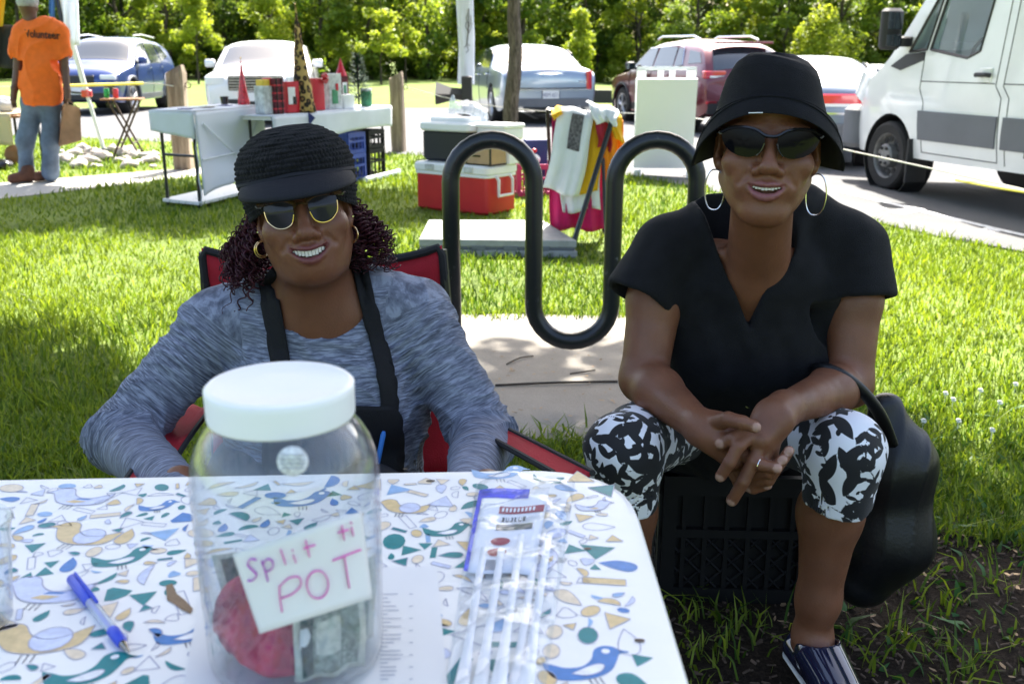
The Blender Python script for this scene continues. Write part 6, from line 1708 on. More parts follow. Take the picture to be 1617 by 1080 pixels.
def wheel(t, x, y, r, wd, sgn, spokes=5, steel=False):
    rot = Matrix.Rotation(R(90) * -sgn, 3, 'X'); h = wd / 2
    o = MB().lathe([(r * .66, -h * .9), (r * .90, -h), (r * .97, -h * .82), (r, -h * .5), (r, h * .5), (r * .97, h * .82), (r * .90, h), (r * .66, h * .9), (r * .64, h * .5), (r * .64, -h * .5), (r * .66, -h * .9)], (x, y, r), 36, rot, cap=False).build('wheel', MAT['tyre'], t, local=True, sharp=30)
    fix_normals(o)
    rim = MB(); rim.lathe([(r * .655, h * .88), (r * .63, h * .80), (r * .60, h * .45), (r * .58, h * .2), (0, h * .15)], (x, y, r), 32, rot, cap=False)
    m_ = MAT['steel_wheel'] if steel else MAT['car_trim']
    ro = rim.build('rim', m_, o, local=True, sharp=30)
    if steel:
        MB().lathe([(r * .36, h * .1), (r * .34, h * 1.0), (r * .30, h * 1.12), (r * .14, h * 1.12), (.0, h * 1.16)], (x, y, r), 24, rot, cap=False).build('hub', MAT['steel_wheel'], o, local=True)
        for k in range(12):
            a = k * 6.283 / 12; c = Vector((x + r * .48 * math.cos(a), y + sgn * h * .42, r + r * .48 * math.sin(a))); MB().lathe([(.028, 0), (.028, .012), (0, .012)], c, 10, rot).build('wheel_hole', MAT['seam'], o, local=True)
        for k in range(6):
            a = k * 6.283 / 6; c = Vector((x + r * .24 * math.cos(a), y + sgn * h * 1.1, r + r * .24 * math.sin(a))); MB().lathe([(.016, 0), (.016, .02), (0, .02)], c, 6, rot).build('wheel_nut', MAT['seam'], o, local=True)
    else:
        MB().lathe([(r * .66, h * .86), (r * .655, h * .95), (r * .61, h * .90), (r * .60, h * .6)], (x, y, r), 32, rot, cap=False).build('rim_lip', MAT['alloy'], o, local=True)
        for k in range(spokes):
            a = k * 6.283 / spokes + .3
            for da in (-.13, .13):
                p = Vector((x + r * .10 * math.cos(a + da * 2), y + sgn * h * .80, r + r * .10 * math.sin(a + da * 2))); q = Vector((x + r * .62 * math.cos(a + da), y + sgn * h * .78, r + r * .62 * math.sin(a + da)))
                MB().tube([p, q], [r * .06, r * .05], 6, flat=.6).build('spoke', MAT['alloy'], o, local=True)
        MB().lathe([(r * .15, h * .7), (r * .14, h * .9), (0, h * .94)], (x, y, r), 16, rot, cap=False).build('hub_cap', MAT['alloy'], o, local=True)
def finish(t, car, paint, wheels, r, wd, arch, extra_cuts=(), spokes=5, steel=False):
    b = car.mesh().build('body', paint, t, local=True, sharp=None); fix_normals(b); cuts = []
    for x in wheels:
        for sg in (-1, 1): cuts.append(cyl_y(x, r * 1.0, arch, sg * (car.W / 2 - .30), sg * (car.W / 2 + .2)))
    carve(b, cuts + list(extra_cuts))
    for x in wheels:
        for sg in (-1, 1):
            MB().lathe([(arch - .004, -.14), (arch - .004, .12), (arch - .012, .12), (arch - .012, -.13), (0, -.13)], (x, sg * (car.W / 2 - .16), r), 28, Matrix.Rotation(R(90) * -sg, 3, 'X'), cap=False).build('wheel_well', MAT['car_trim'], t, local=True)
            wheel(t, x, sg * (car.W / 2 - wd / 2 - .015), r, wd, sg, spokes, steel)
    return b
def mirror_pod(t, car, x, z, m, m2='car_trim', s=1.0):
    for sg in (-1, 1):
        y = sg * (car.ys(x, z) + .11 * s); o = MB().rbox((x, y, z + .05 * s), (.12 * s, .20 * s, .15 * s), .05 * s).build('door_mirror', MAT[m], t, local=True, sharp=50)
        MB().tube([(x + .02, sg * car.ys(x, z), z), (x, y, z)], .022 * s, 6).build('mirror_arm', MAT[m2], o, local=True)
        MB().rbox((x - .062 * s, y, z + .05 * s), (.006, .17 * s, .12 * s), .04 * s, None).build('mirror_glass', MAT['car_glass'], o, local=True)
def handle(t, car, x, z, m, sg, L=.20): MB().tube([(x - L / 2, sg * (car.ys(x - L / 2, z) + .004), z), (x - L / 2 + .03, sg * (car.ys(x, z) + .035), z), (x + L / 2 - .03, sg * (car.ys(x, z) + .035), z), (x + L / 2, sg * (car.ys(x + L / 2, z) + .004), z)], .014, 6).build('door_handle', MAT[m], t, local=True)
def plate(t, x, y, z, fx, txt=None, w=.31, h=.155):
    MB().rbox((x, y, z), (.012, w + .03, h + .03), .004).build('plate_frame', MAT['car_trim'], t, local=True); o = MB().box((x + fx * .008, y, z), (.004, w, h)).build('number_plate', MAT['plate_white'], t, local=True, smooth=False)
    if txt:
        vs, fs = text_mesh(txt, .085); o2 = mesh_obj('plate_lettering', [Vector((x + fx * .0112, y + v.x * .95 * fx, z + v.y * 1.2 - .008)) for v in vs], fs, MAT['plate_ink'], o, smooth=False, local=True); o2['kind'] = 'stuff'
# --- silver saloon, rear towards us
t = thing('parked_car', 'silver saloon car seen from behind, left of the clothes rack', 'car', (0.22, 21.2, 0), R(101), 'cars in the car park')
c = Car(5.0, 1.9, [(-2.5, .80), (-2.46, 1.02), (-2.3, 1.07), (-1.55, 1.10), (-.85, 1.43), (-.2, 1.48), (.25, 1.45), (1.05, 1.03), (2.1, .93), (2.42, .80), (2.5, .62)], [(-2.5, .36), (-2.2, .24), (2.2, .22), (2.5, .30)], .98, .20,
        [(-2.5, .88), (-2.42, .95), (-2.0, .985), (0, 1), (2.0, .97), (2.4, .88), (2.5, .78)], 1.48)
pm = MAT['paint_silver']; finish(t, c, pm, (-1.5, 1.55), .345, .23, .40)
for sg in (-1, 1):
    for poly in ([(.85, 1.02), (.12, 1.36), (-.10, 1.38), (-.12, 1.02)], [(-.20, 1.02), (-.18, 1.38), (-.75, 1.36), (-1.0, 1.28), (-1.12, 1.02)]): c.side(poly, .006, sg).build('side_window', MAT['car_glass'], t, local=True)
    c.line([(.88, .30), (.92, .98)], sg).build('door_seam', MAT['seam'], t, local=True); c.line([(-.16, .30), (-.16, .98)], sg).build('door_seam', MAT['seam'], t, local=True); c.line([(-1.1, .62), (-1.14, .98)], sg).build('door_seam', MAT['seam'], t, local=True)
    handle(t, c, -.02, .88, 'chrome', sg); handle(t, c, -1.02, .90, 'chrome', sg)
    MB().rbox((-2.475, sg * .745, .80), (.10, .11, .34), .03).build('tail_light', MAT['lamp_red'], t, local=True)
    MB().rbox((2.44, sg * .66, .70), (.08, .30, .15), .04).build('headlight', MAT['lamp_clear'], t, local=True)
    MB().tube([(-2.46, sg * .55, .30), (-2.54, sg * .55, .30)], .045, 12).build('exhaust', MAT['chrome'], t, local=True)
c.deck(-1.50, -.90, .80, .82, .006).build('rear_window', MAT['car_glass'], t, local=True); c.deck(.30, 1.0, .84, .84, .006).build('windscreen', MAT['car_glass'], t, local=True)
MB().rbox((-2.45, 0, 1.045), (.04, .36, .025), .01).build('brake_light', MAT['lamp_red'], t, local=True)
MB().prism([(-2.503, -.28, .945), (-2.503, .28, .945), (-2.503, .10, .925), (-2.503, 0, .905), (-2.503, -.10, .925)], (-.008, 0, 0)).build('wing_badge', MAT['chrome'], t, local=True, smooth=False)
MB().box((-2.502, -.62, .78), (.006, .16, .035)).build('model_badge', MAT['chrome'], t, local=True)
MB().tube([(-2.505, -.80, .665), (-2.508, 0, .655), (-2.505, .80, .665)], .010, 4).build('bumper_seam', MAT['seam'], t, local=True); MB().box((-2.512, 0, .635), (.02, 1.62, .03)).build('bumper_chrome', MAT['chrome'], t, local=True)
MB().rbox((-2.50, 0, .40), (.05, 1.5, .16), .02).build('lower_bumper', MAT['grey_plastic'], t, local=True)
plate(t, -2.508, -.02, .545, -1, 'HBM 6511'); mirror_pod(t, c, .62, 1.02, 'paint_silver')
# --- white saloon, front towards us
t = thing('parked_car', 'white car with wide dark grille facing us behind the display table', 'car', (-4.98, 20.9, 0), R(-82), 'cars in the car park')
c = Car(5.0, 1.95, [(-2.5, .70), (-2.42, 1.05), (-1.6, 1.12), (-.9, 1.48), (-.1, 1.55), (.35, 1.50), (1.05, 1.08), (2.1, 1.00), (2.42, .92), (2.5, .72)], [(-2.5, .34), (-2.2, .24), (2.2, .24), (2.5, .30)], 1.0, .20,
        [(-2.5, .80), (-2.3, .93), (0, 1), (2.0, .99), (2.38, .94), (2.5, .84)], 1.55)
finish(t, c, MAT['paint_white'], (-1.5, 1.55), .35, .23, .41)
for sg in (-1, 1):
    for poly in ([(.85, 1.05), (.15, 1.42), (-.10, 1.44), (-.12, 1.05)], [(-.20, 1.05), (-.18, 1.44), (-.75, 1.42), (-1.1, 1.05)]): c.side(poly, .006, sg).build('side_window', MAT['car_glass'], t, local=True)
    MB().rbox((2.44, sg * .72, .80), (.10, .36, .17), .05).build('headlight', MAT['lamp_clear'], t, local=True); MB().rbox((2.485, sg * .66, .44), (.04, .20, .09), .03).build('fog_lamp', MAT['lamp_clear'], t, local=True)
    c.line([(.88, .30), (.92, 1.0)], sg).build('door_seam', MAT['seam'], t, local=True)
c.deck(.42, 1.02, .86, .86, .006).build('windscreen', MAT['car_glass'], t, local=True); c.deck(-1.5, -.95, .8, .8, .006).build('rear_window', MAT['car_glass'], t, local=True)
g_ = MB().rbox((2.495, 0, .76), (.04, .98, .26), .02).build('grille', MAT['car_trim'], t, local=True)
for k in range(5): MB().box((2.522, 0, .66 + .05 * k), (.012, .95, .012)).build('grille_bar', MAT['alloy'], g_, local=True)
MB().rbox((2.50, 0, .42), (.05, 1.1, .12), .02).build('lower_grille', MAT['car_trim'], t, local=True); plate(t, 2.52, 0, .52, 1); mirror_pod(t, c, .75, 1.05, 'paint_white')
# --- blue SUV
t = thing('parked_car', 'dark blue sport utility car facing us behind the tripod leg', 'car', (-9.45, 24.2, 0), R(-88), 'cars in the car park')
c = Car(4.65, 1.84, [(-2.32, .95), (-2.28, 1.25), (-2.05, 1.52), (-1.6, 1.64), (-.6, 1.70), (.2, 1.66), (.5, 1.58), (1.15, 1.14), (2.0, 1.02), (2.26, .92), (2.32, .74)], [(-2.32, .40), (-2.1, .28), (2.1, .26), (2.32, .34)], 1.05, .22,
        [(-2.32, .84), (-2.2, .93), (0, 1), (1.8, .98), (2.2, .92), (2.32, .80)], 1.70)
finish(t, c, MAT['paint_blue'], (-1.36, 1.38), .36, .23, .43)
for sg in (-1, 1):
    for poly in ([(.98, 1.10), (.36, 1.50), (-.02, 1.55), (-.02, 1.09)], [(-.10, 1.09), (-.10, 1.55), (-.90, 1.54), (-.98, 1.10)], [(-1.06, 1.12), (-.98, 1.53), (-1.45, 1.48), (-1.75, 1.24)]): c.side(poly, .006, sg).build('side_window', MAT['car_glass'], t, local=True)
    for xs_ in (1.0, -.06, -1.0): c.line([(xs_, .36), (xs_ + .02, 1.06)], sg).build('door_seam', MAT['seam'], t, local=True)
    c.side([(-.95, .30), (.95, .30), (.95, .42), (-.95, .42)], .010, sg).build('sill_trim', MAT['grey_plastic'], t, local=True)
    for xw in (-1.36, 1.38): MB().tube([(xw + .45 * math.cos(a), sg * (c.ys(xw, .6) + .006), .36 + .45 * math.sin(a)) for a in np.linspace(-.1, 3.24, 18)], .028, 6).build('arch_trim', MAT['grey_plastic'], t, local=True)
    handle(t, c, .12, .98, 'paint_blue', sg); handle(t, c, -.85, 1.0, 'paint_blue', sg)
    MB().rbox((2.27, sg * .68, .80), (.10, .34, .10), .03).build('headlight', MAT['lamp_clear'], t, local=True); MB().rbox((2.30, sg * .70, .55), (.06, .24, .22), .04).build('fog_housing', MAT['car_trim'], t, local=True)
    MB().tube([(.2, sg * .62, 1.70), (-.4, sg * .62, 1.735), (-1.4, sg * .60, 1.68)], .018, 6).build('roof_rail', MAT['alloy'], t, local=True)
c.deck(.48, 1.10, .86, .86, .006).build('windscreen', MAT['car_glass'], t, local=True); c.deck(-2.26, -2.0, .8, .8, .006).build('rear_window', MAT['car_glass'], t, local=True)
MB().rbox((2.31, 0, .72), (.05, .80, .24), .02).build('grille', MAT['car_trim'], t, local=True); MB().rbox((2.30, 0, .40), (.06, 1.3, .16), .02).build('lower_grille', MAT['car_trim'], t, local=True); plate(t, 2.335, 0, .52, 1); mirror_pod(t, c, .78, 1.10, 'paint_blue')
# --- red SUV, rear quarter
cz = gz(3.1, 19)
t = thing('parked_car', 'dark red sport utility car with roof rails behind the white sign', 'car', (3.55, 20.2, cz), R(106), 'cars in the car park')
c = Car(4.65, 1.84, [(-2.32, .95), (-2.28, 1.14), (-1.95, 1.52), (-1.6, 1.60), (-.6, 1.66), (.2, 1.62), (.5, 1.54), (1.15, 1.12), (2.0, 1.02), (2.26, .92), (2.32, .74)], [(-2.32, .40), (-2.1, .28), (2.1, .26), (2.32, .34)], 1.05, .22,
        [(-2.32, .90), (-2.2, .96), (0, 1), (1.8, .98), (2.2, .90), (2.32, .78)], 1.66)
finish(t, c, MAT['paint_red'], (-1.36, 1.38), .36, .23, .43)
for sg in (-1, 1):
    for poly in ([(.98, 1.10), (.36, 1.46), (-.02, 1.51), (-.02, 1.09)], [(-.10, 1.09), (-.10, 1.51), (-.86, 1.50), (-.92, 1.10)], [(-.98, 1.12), (-.92, 1.49), (-1.12, 1.47), (-1.28, 1.18)], [(-1.50, 1.20), (-1.40, 1.44), (-1.80, 1.40), (-2.0, 1.22)]): c.side(poly, .006, sg).build('side_window', MAT['car_glass'], t, local=True)
    c.line([(.98, 1.08), (.36, 1.485), (-.9, 1.53), (-1.14, 1.49), (-1.31, 1.17), (-.9, 1.07), (.98, 1.07)], sg, .010).build('window_chrome', MAT['chrome'], t, local=True)
    for xs_ in (1.0, -.06, -.95): c.line([(xs_, .36), (xs_ + .02, 1.06)], sg).build('door_seam', MAT['seam'], t, local=True)
    c.side([(-.95, .30), (.95, .30), (.95, .44), (-.95, .44)], .010, sg).build('sill_trim', MAT['car_trim'], t, local=True)
    for xw in (-1.36, 1.38): MB().tube([(xw + .45 * math.cos(a), sg * (c.ys(xw, .6) + .006), .36 + .45 * math.sin(a)) for a in np.linspace(-.1, 3.24, 18)], .026, 6).build('arch_trim', MAT['car_trim'], t, local=True)
    handle(t, c, .12, .98, 'paint_red', sg); handle(t, c, -.80, 1.0, 'paint_red', sg)
    o = MB().rbox((-2.24, sg * .66, 1.02), (.14, .42, .13), .03).build('tail_light', MAT['lamp_red'], t, local=True); MB().box((-2.312, sg * .62, .985), (.006, .30, .03)).build('reversing_lamp', MAT['lamp_clear'], o, local=True)
    MB().rbox((-2.30, sg * .72, .55), (.06, .22, .05), .01).build('reflector', MAT['lamp_red'], t, local=True)
    MB().tube([(.3, sg * .60, 1.65), (.1, sg * .60, 1.70), (-1.2, sg * .58, 1.69), (-1.5, sg * .58, 1.62)], .020, 6).build('roof_rail', MAT['chrome'], t, local=True)
c.deck(-2.27, -1.96, .84, .80, .006).build('rear_window', MAT['car_glass'], t, local=True); c.deck(.48, 1.10, .86, .86, .006).build('windscreen', MAT['car_glass'], t, local=True)
MB().rbox((-2.30, 0, .46), (.06, 1.6, .24), .02).build('lower_bumper', MAT['car_trim'], t, local=True); MB().rbox((-2.0, 0, 1.56), (.20, 1.1, .04), .02).build('spoiler', MAT['paint_red'], t, local=True); plate(t, -2.325, 0, .80, -1); mirror_pod(t, c, .80, 1.10, 'car_trim')
# --- two more cars beyond the bucket hat
cz = gz(4.3, 13)
t = thing('parked_car', 'pale saloon with full-width red tail light beside the black hat', 'car', (4.30, 14.9, cz), R(75), 'cars in the car park')
c = Car(5.0, 1.9, [(-2.5, .70), (-2.46, .98), (-2.3, 1.08), (-1.5, 1.10), (-.75, 1.34), (-.1, 1.40), (.35, 1.36), (1.1, 1.02), (2.1, .92), (2.42, .80), (2.5, .62)], [(-2.5, .36), (-2.2, .24), (2.2, .22), (2.5, .30)], .98, .20,
        [(-2.5, .88), (-2.42, .95), (-2.0, .985), (0, 1), (2.0, .97), (2.4, .88), (2.5, .78)], 1.40)
finish(t, c, MAT['paint_slate'], (-1.5, 1.55), .345, .23, .40)
for sg in (-1, 1):
    for poly in ([(.85, 1.02), (.15, 1.29), (-.12, 1.31), (-.12, 1.02)], [(-.20, 1.02), (-.2, 1.31), (-.7, 1.29), (-1.05, 1.04)]): c.side(poly, .006, sg).build('side_window', MAT['car_glass'], t, local=True)
o = MB().rbox((-2.47, 0, .86), (.10, 1.66, .15), .04).build('tail_light', MAT['lamp_red'], t, local=True); MB().box((-2.522, 0, .80), (.006, 1.5, .035)).build('reversing_lamp', MAT['lamp_clear'], o, local=True)
c.deck(-1.45, -.80, .80, .82, .006).build('rear_window', MAT['car_glass'], t, local=True); c.deck(.4, 1.05, .84, .84, .006).build('windscreen', MAT['car_glass'], t, local=True)
MB().box((-2.508, 0, .70), (.02, 1.6, .025)).build('bumper_chrome', MAT['chrome'], t, local=True); MB().rbox((-2.50, 0, .44), (.06, 1.7, .28), .03).build('lower_bumper', MAT['grey_plastic'], t, local=True); mirror_pod(t, c, .62, 1.0, 'paint_slate')
t = thing('parked_car', 'white car roof and side window showing between hat and van', 'car', (8.6, 24.0, gz(8.6, 24) - .0), R(20), 'cars in the car park')
c = Car(4.7, 1.82, [(-2.35, .70), (-2.28, .98), (-1.6, 1.06), (-.85, 1.40), (-.1, 1.45), (.35, 1.40), (1.05, 1.02), (2.0, .92), (2.28, .80), (2.35, .62)], [(-2.35, .34), (2.35, .30)], .98, .20, [(-2.35, .85), (-2.1, .95), (0, 1), (2.0, .95), (2.35, .80)], 1.45)
finish(t, c, MAT['paint_white'], (-1.4, 1.45), .33, .22, .39)
for sg in (-1, 1):
    for poly in ([(.85, 1.02), (.15, 1.34), (-.12, 1.36), (-.12, 1.02)], [(-.20, 1.02), (-.2, 1.36), (-.8, 1.34), (-1.15, 1.04)]): c.side(poly, .006, sg).build('side_window', MAT['car_glass'], t, local=True)
c.deck(-1.5, -.9, .80, .82, .006).build('rear_window', MAT['car_glass'], t, local=True); c.deck(.4, 1.0, .84, .84, .006).build('windscreen', MAT['car_glass'], t, local=True)
for sg in (-1, 1): MB().rbox((-2.3, sg * .7, .8), (.1, .25, .14), .03).build('tail_light', MAT['lamp_red'], t, local=True); MB().rbox((2.28, sg * .66, .7), (.1, .3, .13), .03).build('headlight', MAT['lamp_clear'], t, local=True)
# --- the delivery van
th = R(90 + 13.0); fw = Vector((math.cos(th), math.sin(th), 0)); lf = Vector((-fw.y, fw.x, 0))
wc = G(1408, 297, -.14)                                # where the near front wheel touches the ground
VX = 1.95                                              # front axle ahead of the van's middle
org = Vector((wc.x, wc.y, 0)) - fw * VX - lf * .86
t = thing('delivery_van', 'white high-roof delivery van with grey rub strip parked at right', 'van', (org.x, org.y, gz(wc.x, wc.y) - .0), th)
c = Car(5.9, 1.99, [(-2.95, 2.40), (-2.93, 2.60), (-2.7, 2.68), (.9, 2.70), (1.25, 2.62), (2.13, 1.52), (2.45, 1.32), (2.80, 1.12), (2.92, .95), (2.95, .62)], [(-2.95, .40), (2.7, .36), (2.95, .40)], 1.10, .16,
        [(-2.95, .97), (-2.8, .99), (1.2, 1.0), (2.1, .96), (2.6, .90), (2.85, .78), (2.95, .66)], 2.70, nx=110, crown=.06, rad=.10, sm=4, side_bulge=.02)
cab = [(1.62, 1.36), (1.20, 2.02), (.72, 2.18), (.50, 2.16), (.46, 1.34), (.62, 1.26)]
cuts = []
def prismy(poly, y0, y1): return MB().prism([(x, y0, z) for x, z in poly], (0, y1 - y0, 0))
winA = [(1.80, 1.40), (1.50, 1.42), (1.36, 1.98), (1.40, 2.00)]; winB = [(1.44, 1.42), (.86, 1.34), (.70, 1.40), (.62, 2.06), (.70, 2.14), (1.20, 2.14), (1.29, 2.02)]
cuts.append(MB().prism([(1.92, -.85, 1.25), (1.45, -.85, 2.10), (1.05, -.85, 2.45), (.05, -.85, 2.45), (.05, -.85, .75), (1.75, -.85, .75)], (0, 1.70, 0)))
for sg in (-1, 1):
    for w_ in (winA, winB): cuts.append(prismy(w_, sg * .70, sg * 1.2))
b = finish(t, c, MAT['paint_van'], (-1.72, VX), .355, .225, .435, (), steel=True)
carve(b, cuts + [MB().prism([(2.02, -.74, 1.50), (1.30, -.74, 2.42), (1.10, -.74, 2.30), (1.72, -.74, 1.38)], (0, 1.48, 0))])
clear_mat('van_glass', (.72, .86, .88), .04, .02, ior=1.5, fmul=1.3)
for sg in (-1, 1):
    for w_ in (winA, winB): c.side(w_, -.012, sg).build('side_window', MAT['van_glass'], t, local=True)
    for w_ in (winA, winB): c.line(w_ + [w_[0]], sg, .016, -.002).build('window_seal', MAT['car_trim'], t, local=True)
    c.side([(1.42, .56), (.30, .56), (.30, .84), (1.46, .84)], .014, sg).build('rub_strip', MAT['grey_plastic'], t, local=True); c.side([(.22, .56), (-1.20, .56), (-1.20, .84), (.22, .84)], .014, sg).build('rub_strip', MAT['grey_plastic'], t, local=True)
    for ln in ([(1.52, 1.40), (1.50, 1.05), (1.40, .92), (1.36, .44)], [(.42, 2.30), (.40, 1.10), (.30, 1.00), (.26, .44), (1.36, .44)], [(.32, 2.32), (.30, 1.10), (.20, 1.00), (.16, .42)], [(-1.1, 2.32), (-1.1, .42)], [(.30, 1.12), (-1.1, 1.12)], [(1.50, 1.12), (.42, 1.12)]): c.line(ln, sg, .0045).build('panel_seam', MAT['seam'], t, local=True)
    c.side([(.10, 1.32), (-.95, 1.32), (-.95, 2.18), (.10, 2.18)], .005, sg).build('pressed_panel', MAT['paint_van'], t, local=True)
    hd = MB().rbox((.56, sg * (c.ys(.56, 1.20) + .002), 1.19), (.17, .02, .13), .05).build('handle_recess', MAT['paint_van'], t, local=True); MB().tube([(.47, sg * (c.ys(.5, 1.2) + .02), 1.19), (.50, sg * (c.ys(.5, 1.2) + .045), 1.195), (.64, sg * (c.ys(.6, 1.2) + .045), 1.195), (.67, sg * (c.ys(.6, 1.2) + .02), 1.19)], .02, 8).build('door_handle', MAT['car_trim'], hd, local=True)
    MB().rbox((-.15, sg * (c.ys(-.15, .56) + .015), .56), (.10, .04, .10), .02).build('lower_latch', MAT['car_trim'], t, local=True)
    MB().rbox((2.86, sg * .70, .60), (.30, .40, .46), .10).build('bumper_corner', MAT['grey_plastic'], t, local=True)
    MB().rbox((2.62, sg * .80, 1.02), (.36, .14, .34), .06, Matrix.Rotation(R(-25), 3, 'Y')).build('headlight', MAT['lamp_clear'], t, local=True)
    MB().rbox((1.52, sg * .90, .34), (.03, .24, .44), .01).build('mud_flap', MAT['car_trim'], t, local=True)
    y = sg * (c.ys(1.75, 1.4) + .20); o = MB().rbox((1.86, y, 1.62), (.13, .22, .40), .06).build('door_mirror', MAT['car_trim'], t, local=True)
    MB().rbox((1.790, y, 1.70), (.008, .17, .17), .003).build('mirror_glass', MAT['car_glass'], o, local=True); MB().rbox((1.790, y, 1.51), (.008, .17, .11), .003).build('mirror_glass', MAT['car_glass'], o, local=True)
    MB().rbox((1.84, sg * (c.ys(1.75, 1.4) + .04), 1.50), (.12, .14, .10), .03).build('mirror_arm', MAT['car_trim'], o, local=True); c.side([(2.10, 1.26), (1.84, 1.38), (1.52, 1.40), (1.52, 1.32), (1.9, 1.22)], .008, sg).build('mirror_base', MAT['car_trim'], t, local=True)
MB().rbox((2.93, 0, .52), (.14, 1.3, .26), .05).build('front_bumper', MAT['grey_plastic'], t, local=True); MB().rbox((2.90, 0, .90), (.14, .95, .28), .04).build('grille', MAT['car_trim'], t, local=True)
c.deck(1.24, 2.02, .86, .86, .010).build('windscreen', MAT['van_glass'], t, local=True)
mat('seat_cloth', (.05, .055, .065), .9); mat('dash', (.06, .062, .066), .7)
for y in (-.45, .45):
    o = MB().rbox((.62, y, 1.02), (.50, .50, .16), .06).build('seat', MAT['seat_cloth'], t, local=True); MB().rbox((.40, y, 1.40), (.14, .48, .70), .06).build('seat_back', MAT['seat_cloth'], o, local=True); MB().rbox((.38, y, 1.86), (.10, .26, .20), .04).build('headrest', MAT['seat_cloth'], o, local=True)
MB().rbox((1.62, 0, 1.20), (.40, 1.60, .28), .05).build('dashboard', MAT['dash'], t, local=True)
rot = Matrix.Rotation(R(58), 3, 'Y'); cc_ = Vector((1.18, .45, 1.42))
o = MB().tube([cc_ + rot @ Vector((.20 * math.cos(a), .20 * math.sin(a), 0)) for a in np.linspace(0, 6.283, 30)], .018, 8).build('steering_wheel', MAT['dash'], t, local=True)
for a in (0, 2.2, 4.1): MB().tube([cc_, cc_ + rot @ Vector((.20 * math.cos(a), .20 * math.sin(a), 0))], .016, 6).build('wheel_spoke', MAT['dash'], o, local=True)
MB().tube([cc_, Vector((1.5, .45, 1.2))], .03, 8).build('steering_column', MAT['dash'], o, local=True)
# ================================================================== STALLS, COOLERS, RACK AND OTHER THINGS BEHIND
def weathered(name, lo, hi, sc=14):
    m, nt, out = _new(name); vec = objco(nt, (sc, sc, sc * .12)); b = N(nt, 'ShaderNodeBsdfPrincipled', Roughness=.9)
    f = noise(nt, 1.5, 6, vec, .7, .6); nt.links.new(ramp(nt, f, [(.3, lo), (.7, hi)]), b.inputs['Base Color'])
    bp = N(nt, 'ShaderNodeBump', Strength=.7, Distance=.01); nt.links.new(f, bp.inputs['Height']); nt.links.new(bp.outputs[0], b.inputs['Normal']); nt.links.new(b.outputs[0], out.inputs[0]); MAT[name] = m
weathered('post_wood', (.13, .095, .065), (.36, .28, .20)); mat('rope_white', (.62, .60, .55), .9); mat('tape_yellow', (.72, .60, .06), .6, var=.12); mat('rust', (.10, .05, .03), .8)
def post(u, v, w, h, label, tilt=0.0):
    p = G(u, v); t = thing('fence_post', label, 'post', p, R(rnd.uniform(-14, 14)), 'wooden fence posts'); mb = MB(); s = w / 2
    prof = [(s, 0), (s * 1.02, h * .3), (s * .99, h * .7), (s, h - .05), (s * .80, h)]; rows = []
    for k, (r, z) in enumerate(prof): rows.append([Vector((sx * r + rnd.uniform(-.006, .006), sy * r + rnd.uniform(-.006, .006), z + (0.04 * sx if k == 4 else 0))) for sx, sy in ((-1, -.75), (-.75, -1), (.75, -1), (1, -.75), (1, .75), (.75, 1), (-.75, 1), (-1, .75))])
    mb.grid([[rows[r][i] for r in range(5)] for i in range(8)], True); mb.f.append(tuple(i * 5 + 4 for i in range(8)))
    o = mb.build('timber', MAT['post_wood'], t, local=True, sharp=30); fix_normals(o)
    MB().tube(ring_pts((s + .03, 0, h * .84), (1, 0, 0), (0, 0, 1), .03, .03, 14), .006, 5).build('eye_bolt', MAT['rust'], t, local=True)
    return p
pB = post(630, 240, .165, .985, 'square wooden fence post standing alone between tables and coolers'); pA = post(291, 268, .185, 1.08, 'weathered fence post with sloped top behind the white table corner')
def rope(pts, r, m, label, name='rope'):
    o = MB().tube(catmull(pts, 8), r, 6).build(name, MAT[m], sharp=None); tag(o, label, 'rope'); return o
eB = pB + Vector((.10, 0, .83)); eA = pA + Vector((0, -.10, .90))
rope([eB, W(735, 161, 13.0), W(860, 176, 12.4), W(1075, 184, 11.3), W(1340, 238, 8.7), W(1700, 318, 6.5)], .006, 'rope_white', 'thin pale rope strung from the lone post past the cars to the van')
o = MB().tube(catmull([W(1513, 284, 7.55) + Vector((0, -.0, 0)), W(1560, 293, 7.2), W(1640, 306, 6.8)], 5), .028, 8, flat=.5).build('barrier_tape', MAT['tape_yellow']); tag(o, 'yellow tape wrapped round the rope in front of the van', 'tape')
rope([eA, W(228, 132, eA.y - .1), W(60, 136, eA.y - .6), W(-120, 142, eA.y - 1.2)], .006, 'rope_white', 'rope running left from the weathered post across the blue car')
o = MB().tube(catmull([W(226, 132, eA.y - .115), W(165, 134, eA.y - .30), W(100, 136, eA.y - .5), W(20, 138, eA.y - .8)], 5), .030, 8, flat=.5).build('barrier_tape', MAT['tape_yellow']); tag(o, 'yellow tape sleeve on the rope in front of the blue car', 'tape')
# ---- draped cloth helper
def sheet_cloth(fn, ns, nt_, name, m, parent, th=.006):
    o = MB().grid([[fn(s, t) for t in np.linspace(0, 1, nt_)] for s in np.linspace(0, 1, ns)]).build(name, m, parent, sharp=None); fix_normals(o); solidify(o, th); return o
mat('table_cloth_white', (.74, .78, .84), .75, var=.05, vscale=4, bump=.15, bscale=40, trans=.30); mat('cloth_panel', (.70, .74, .82), .7, trans=.25)
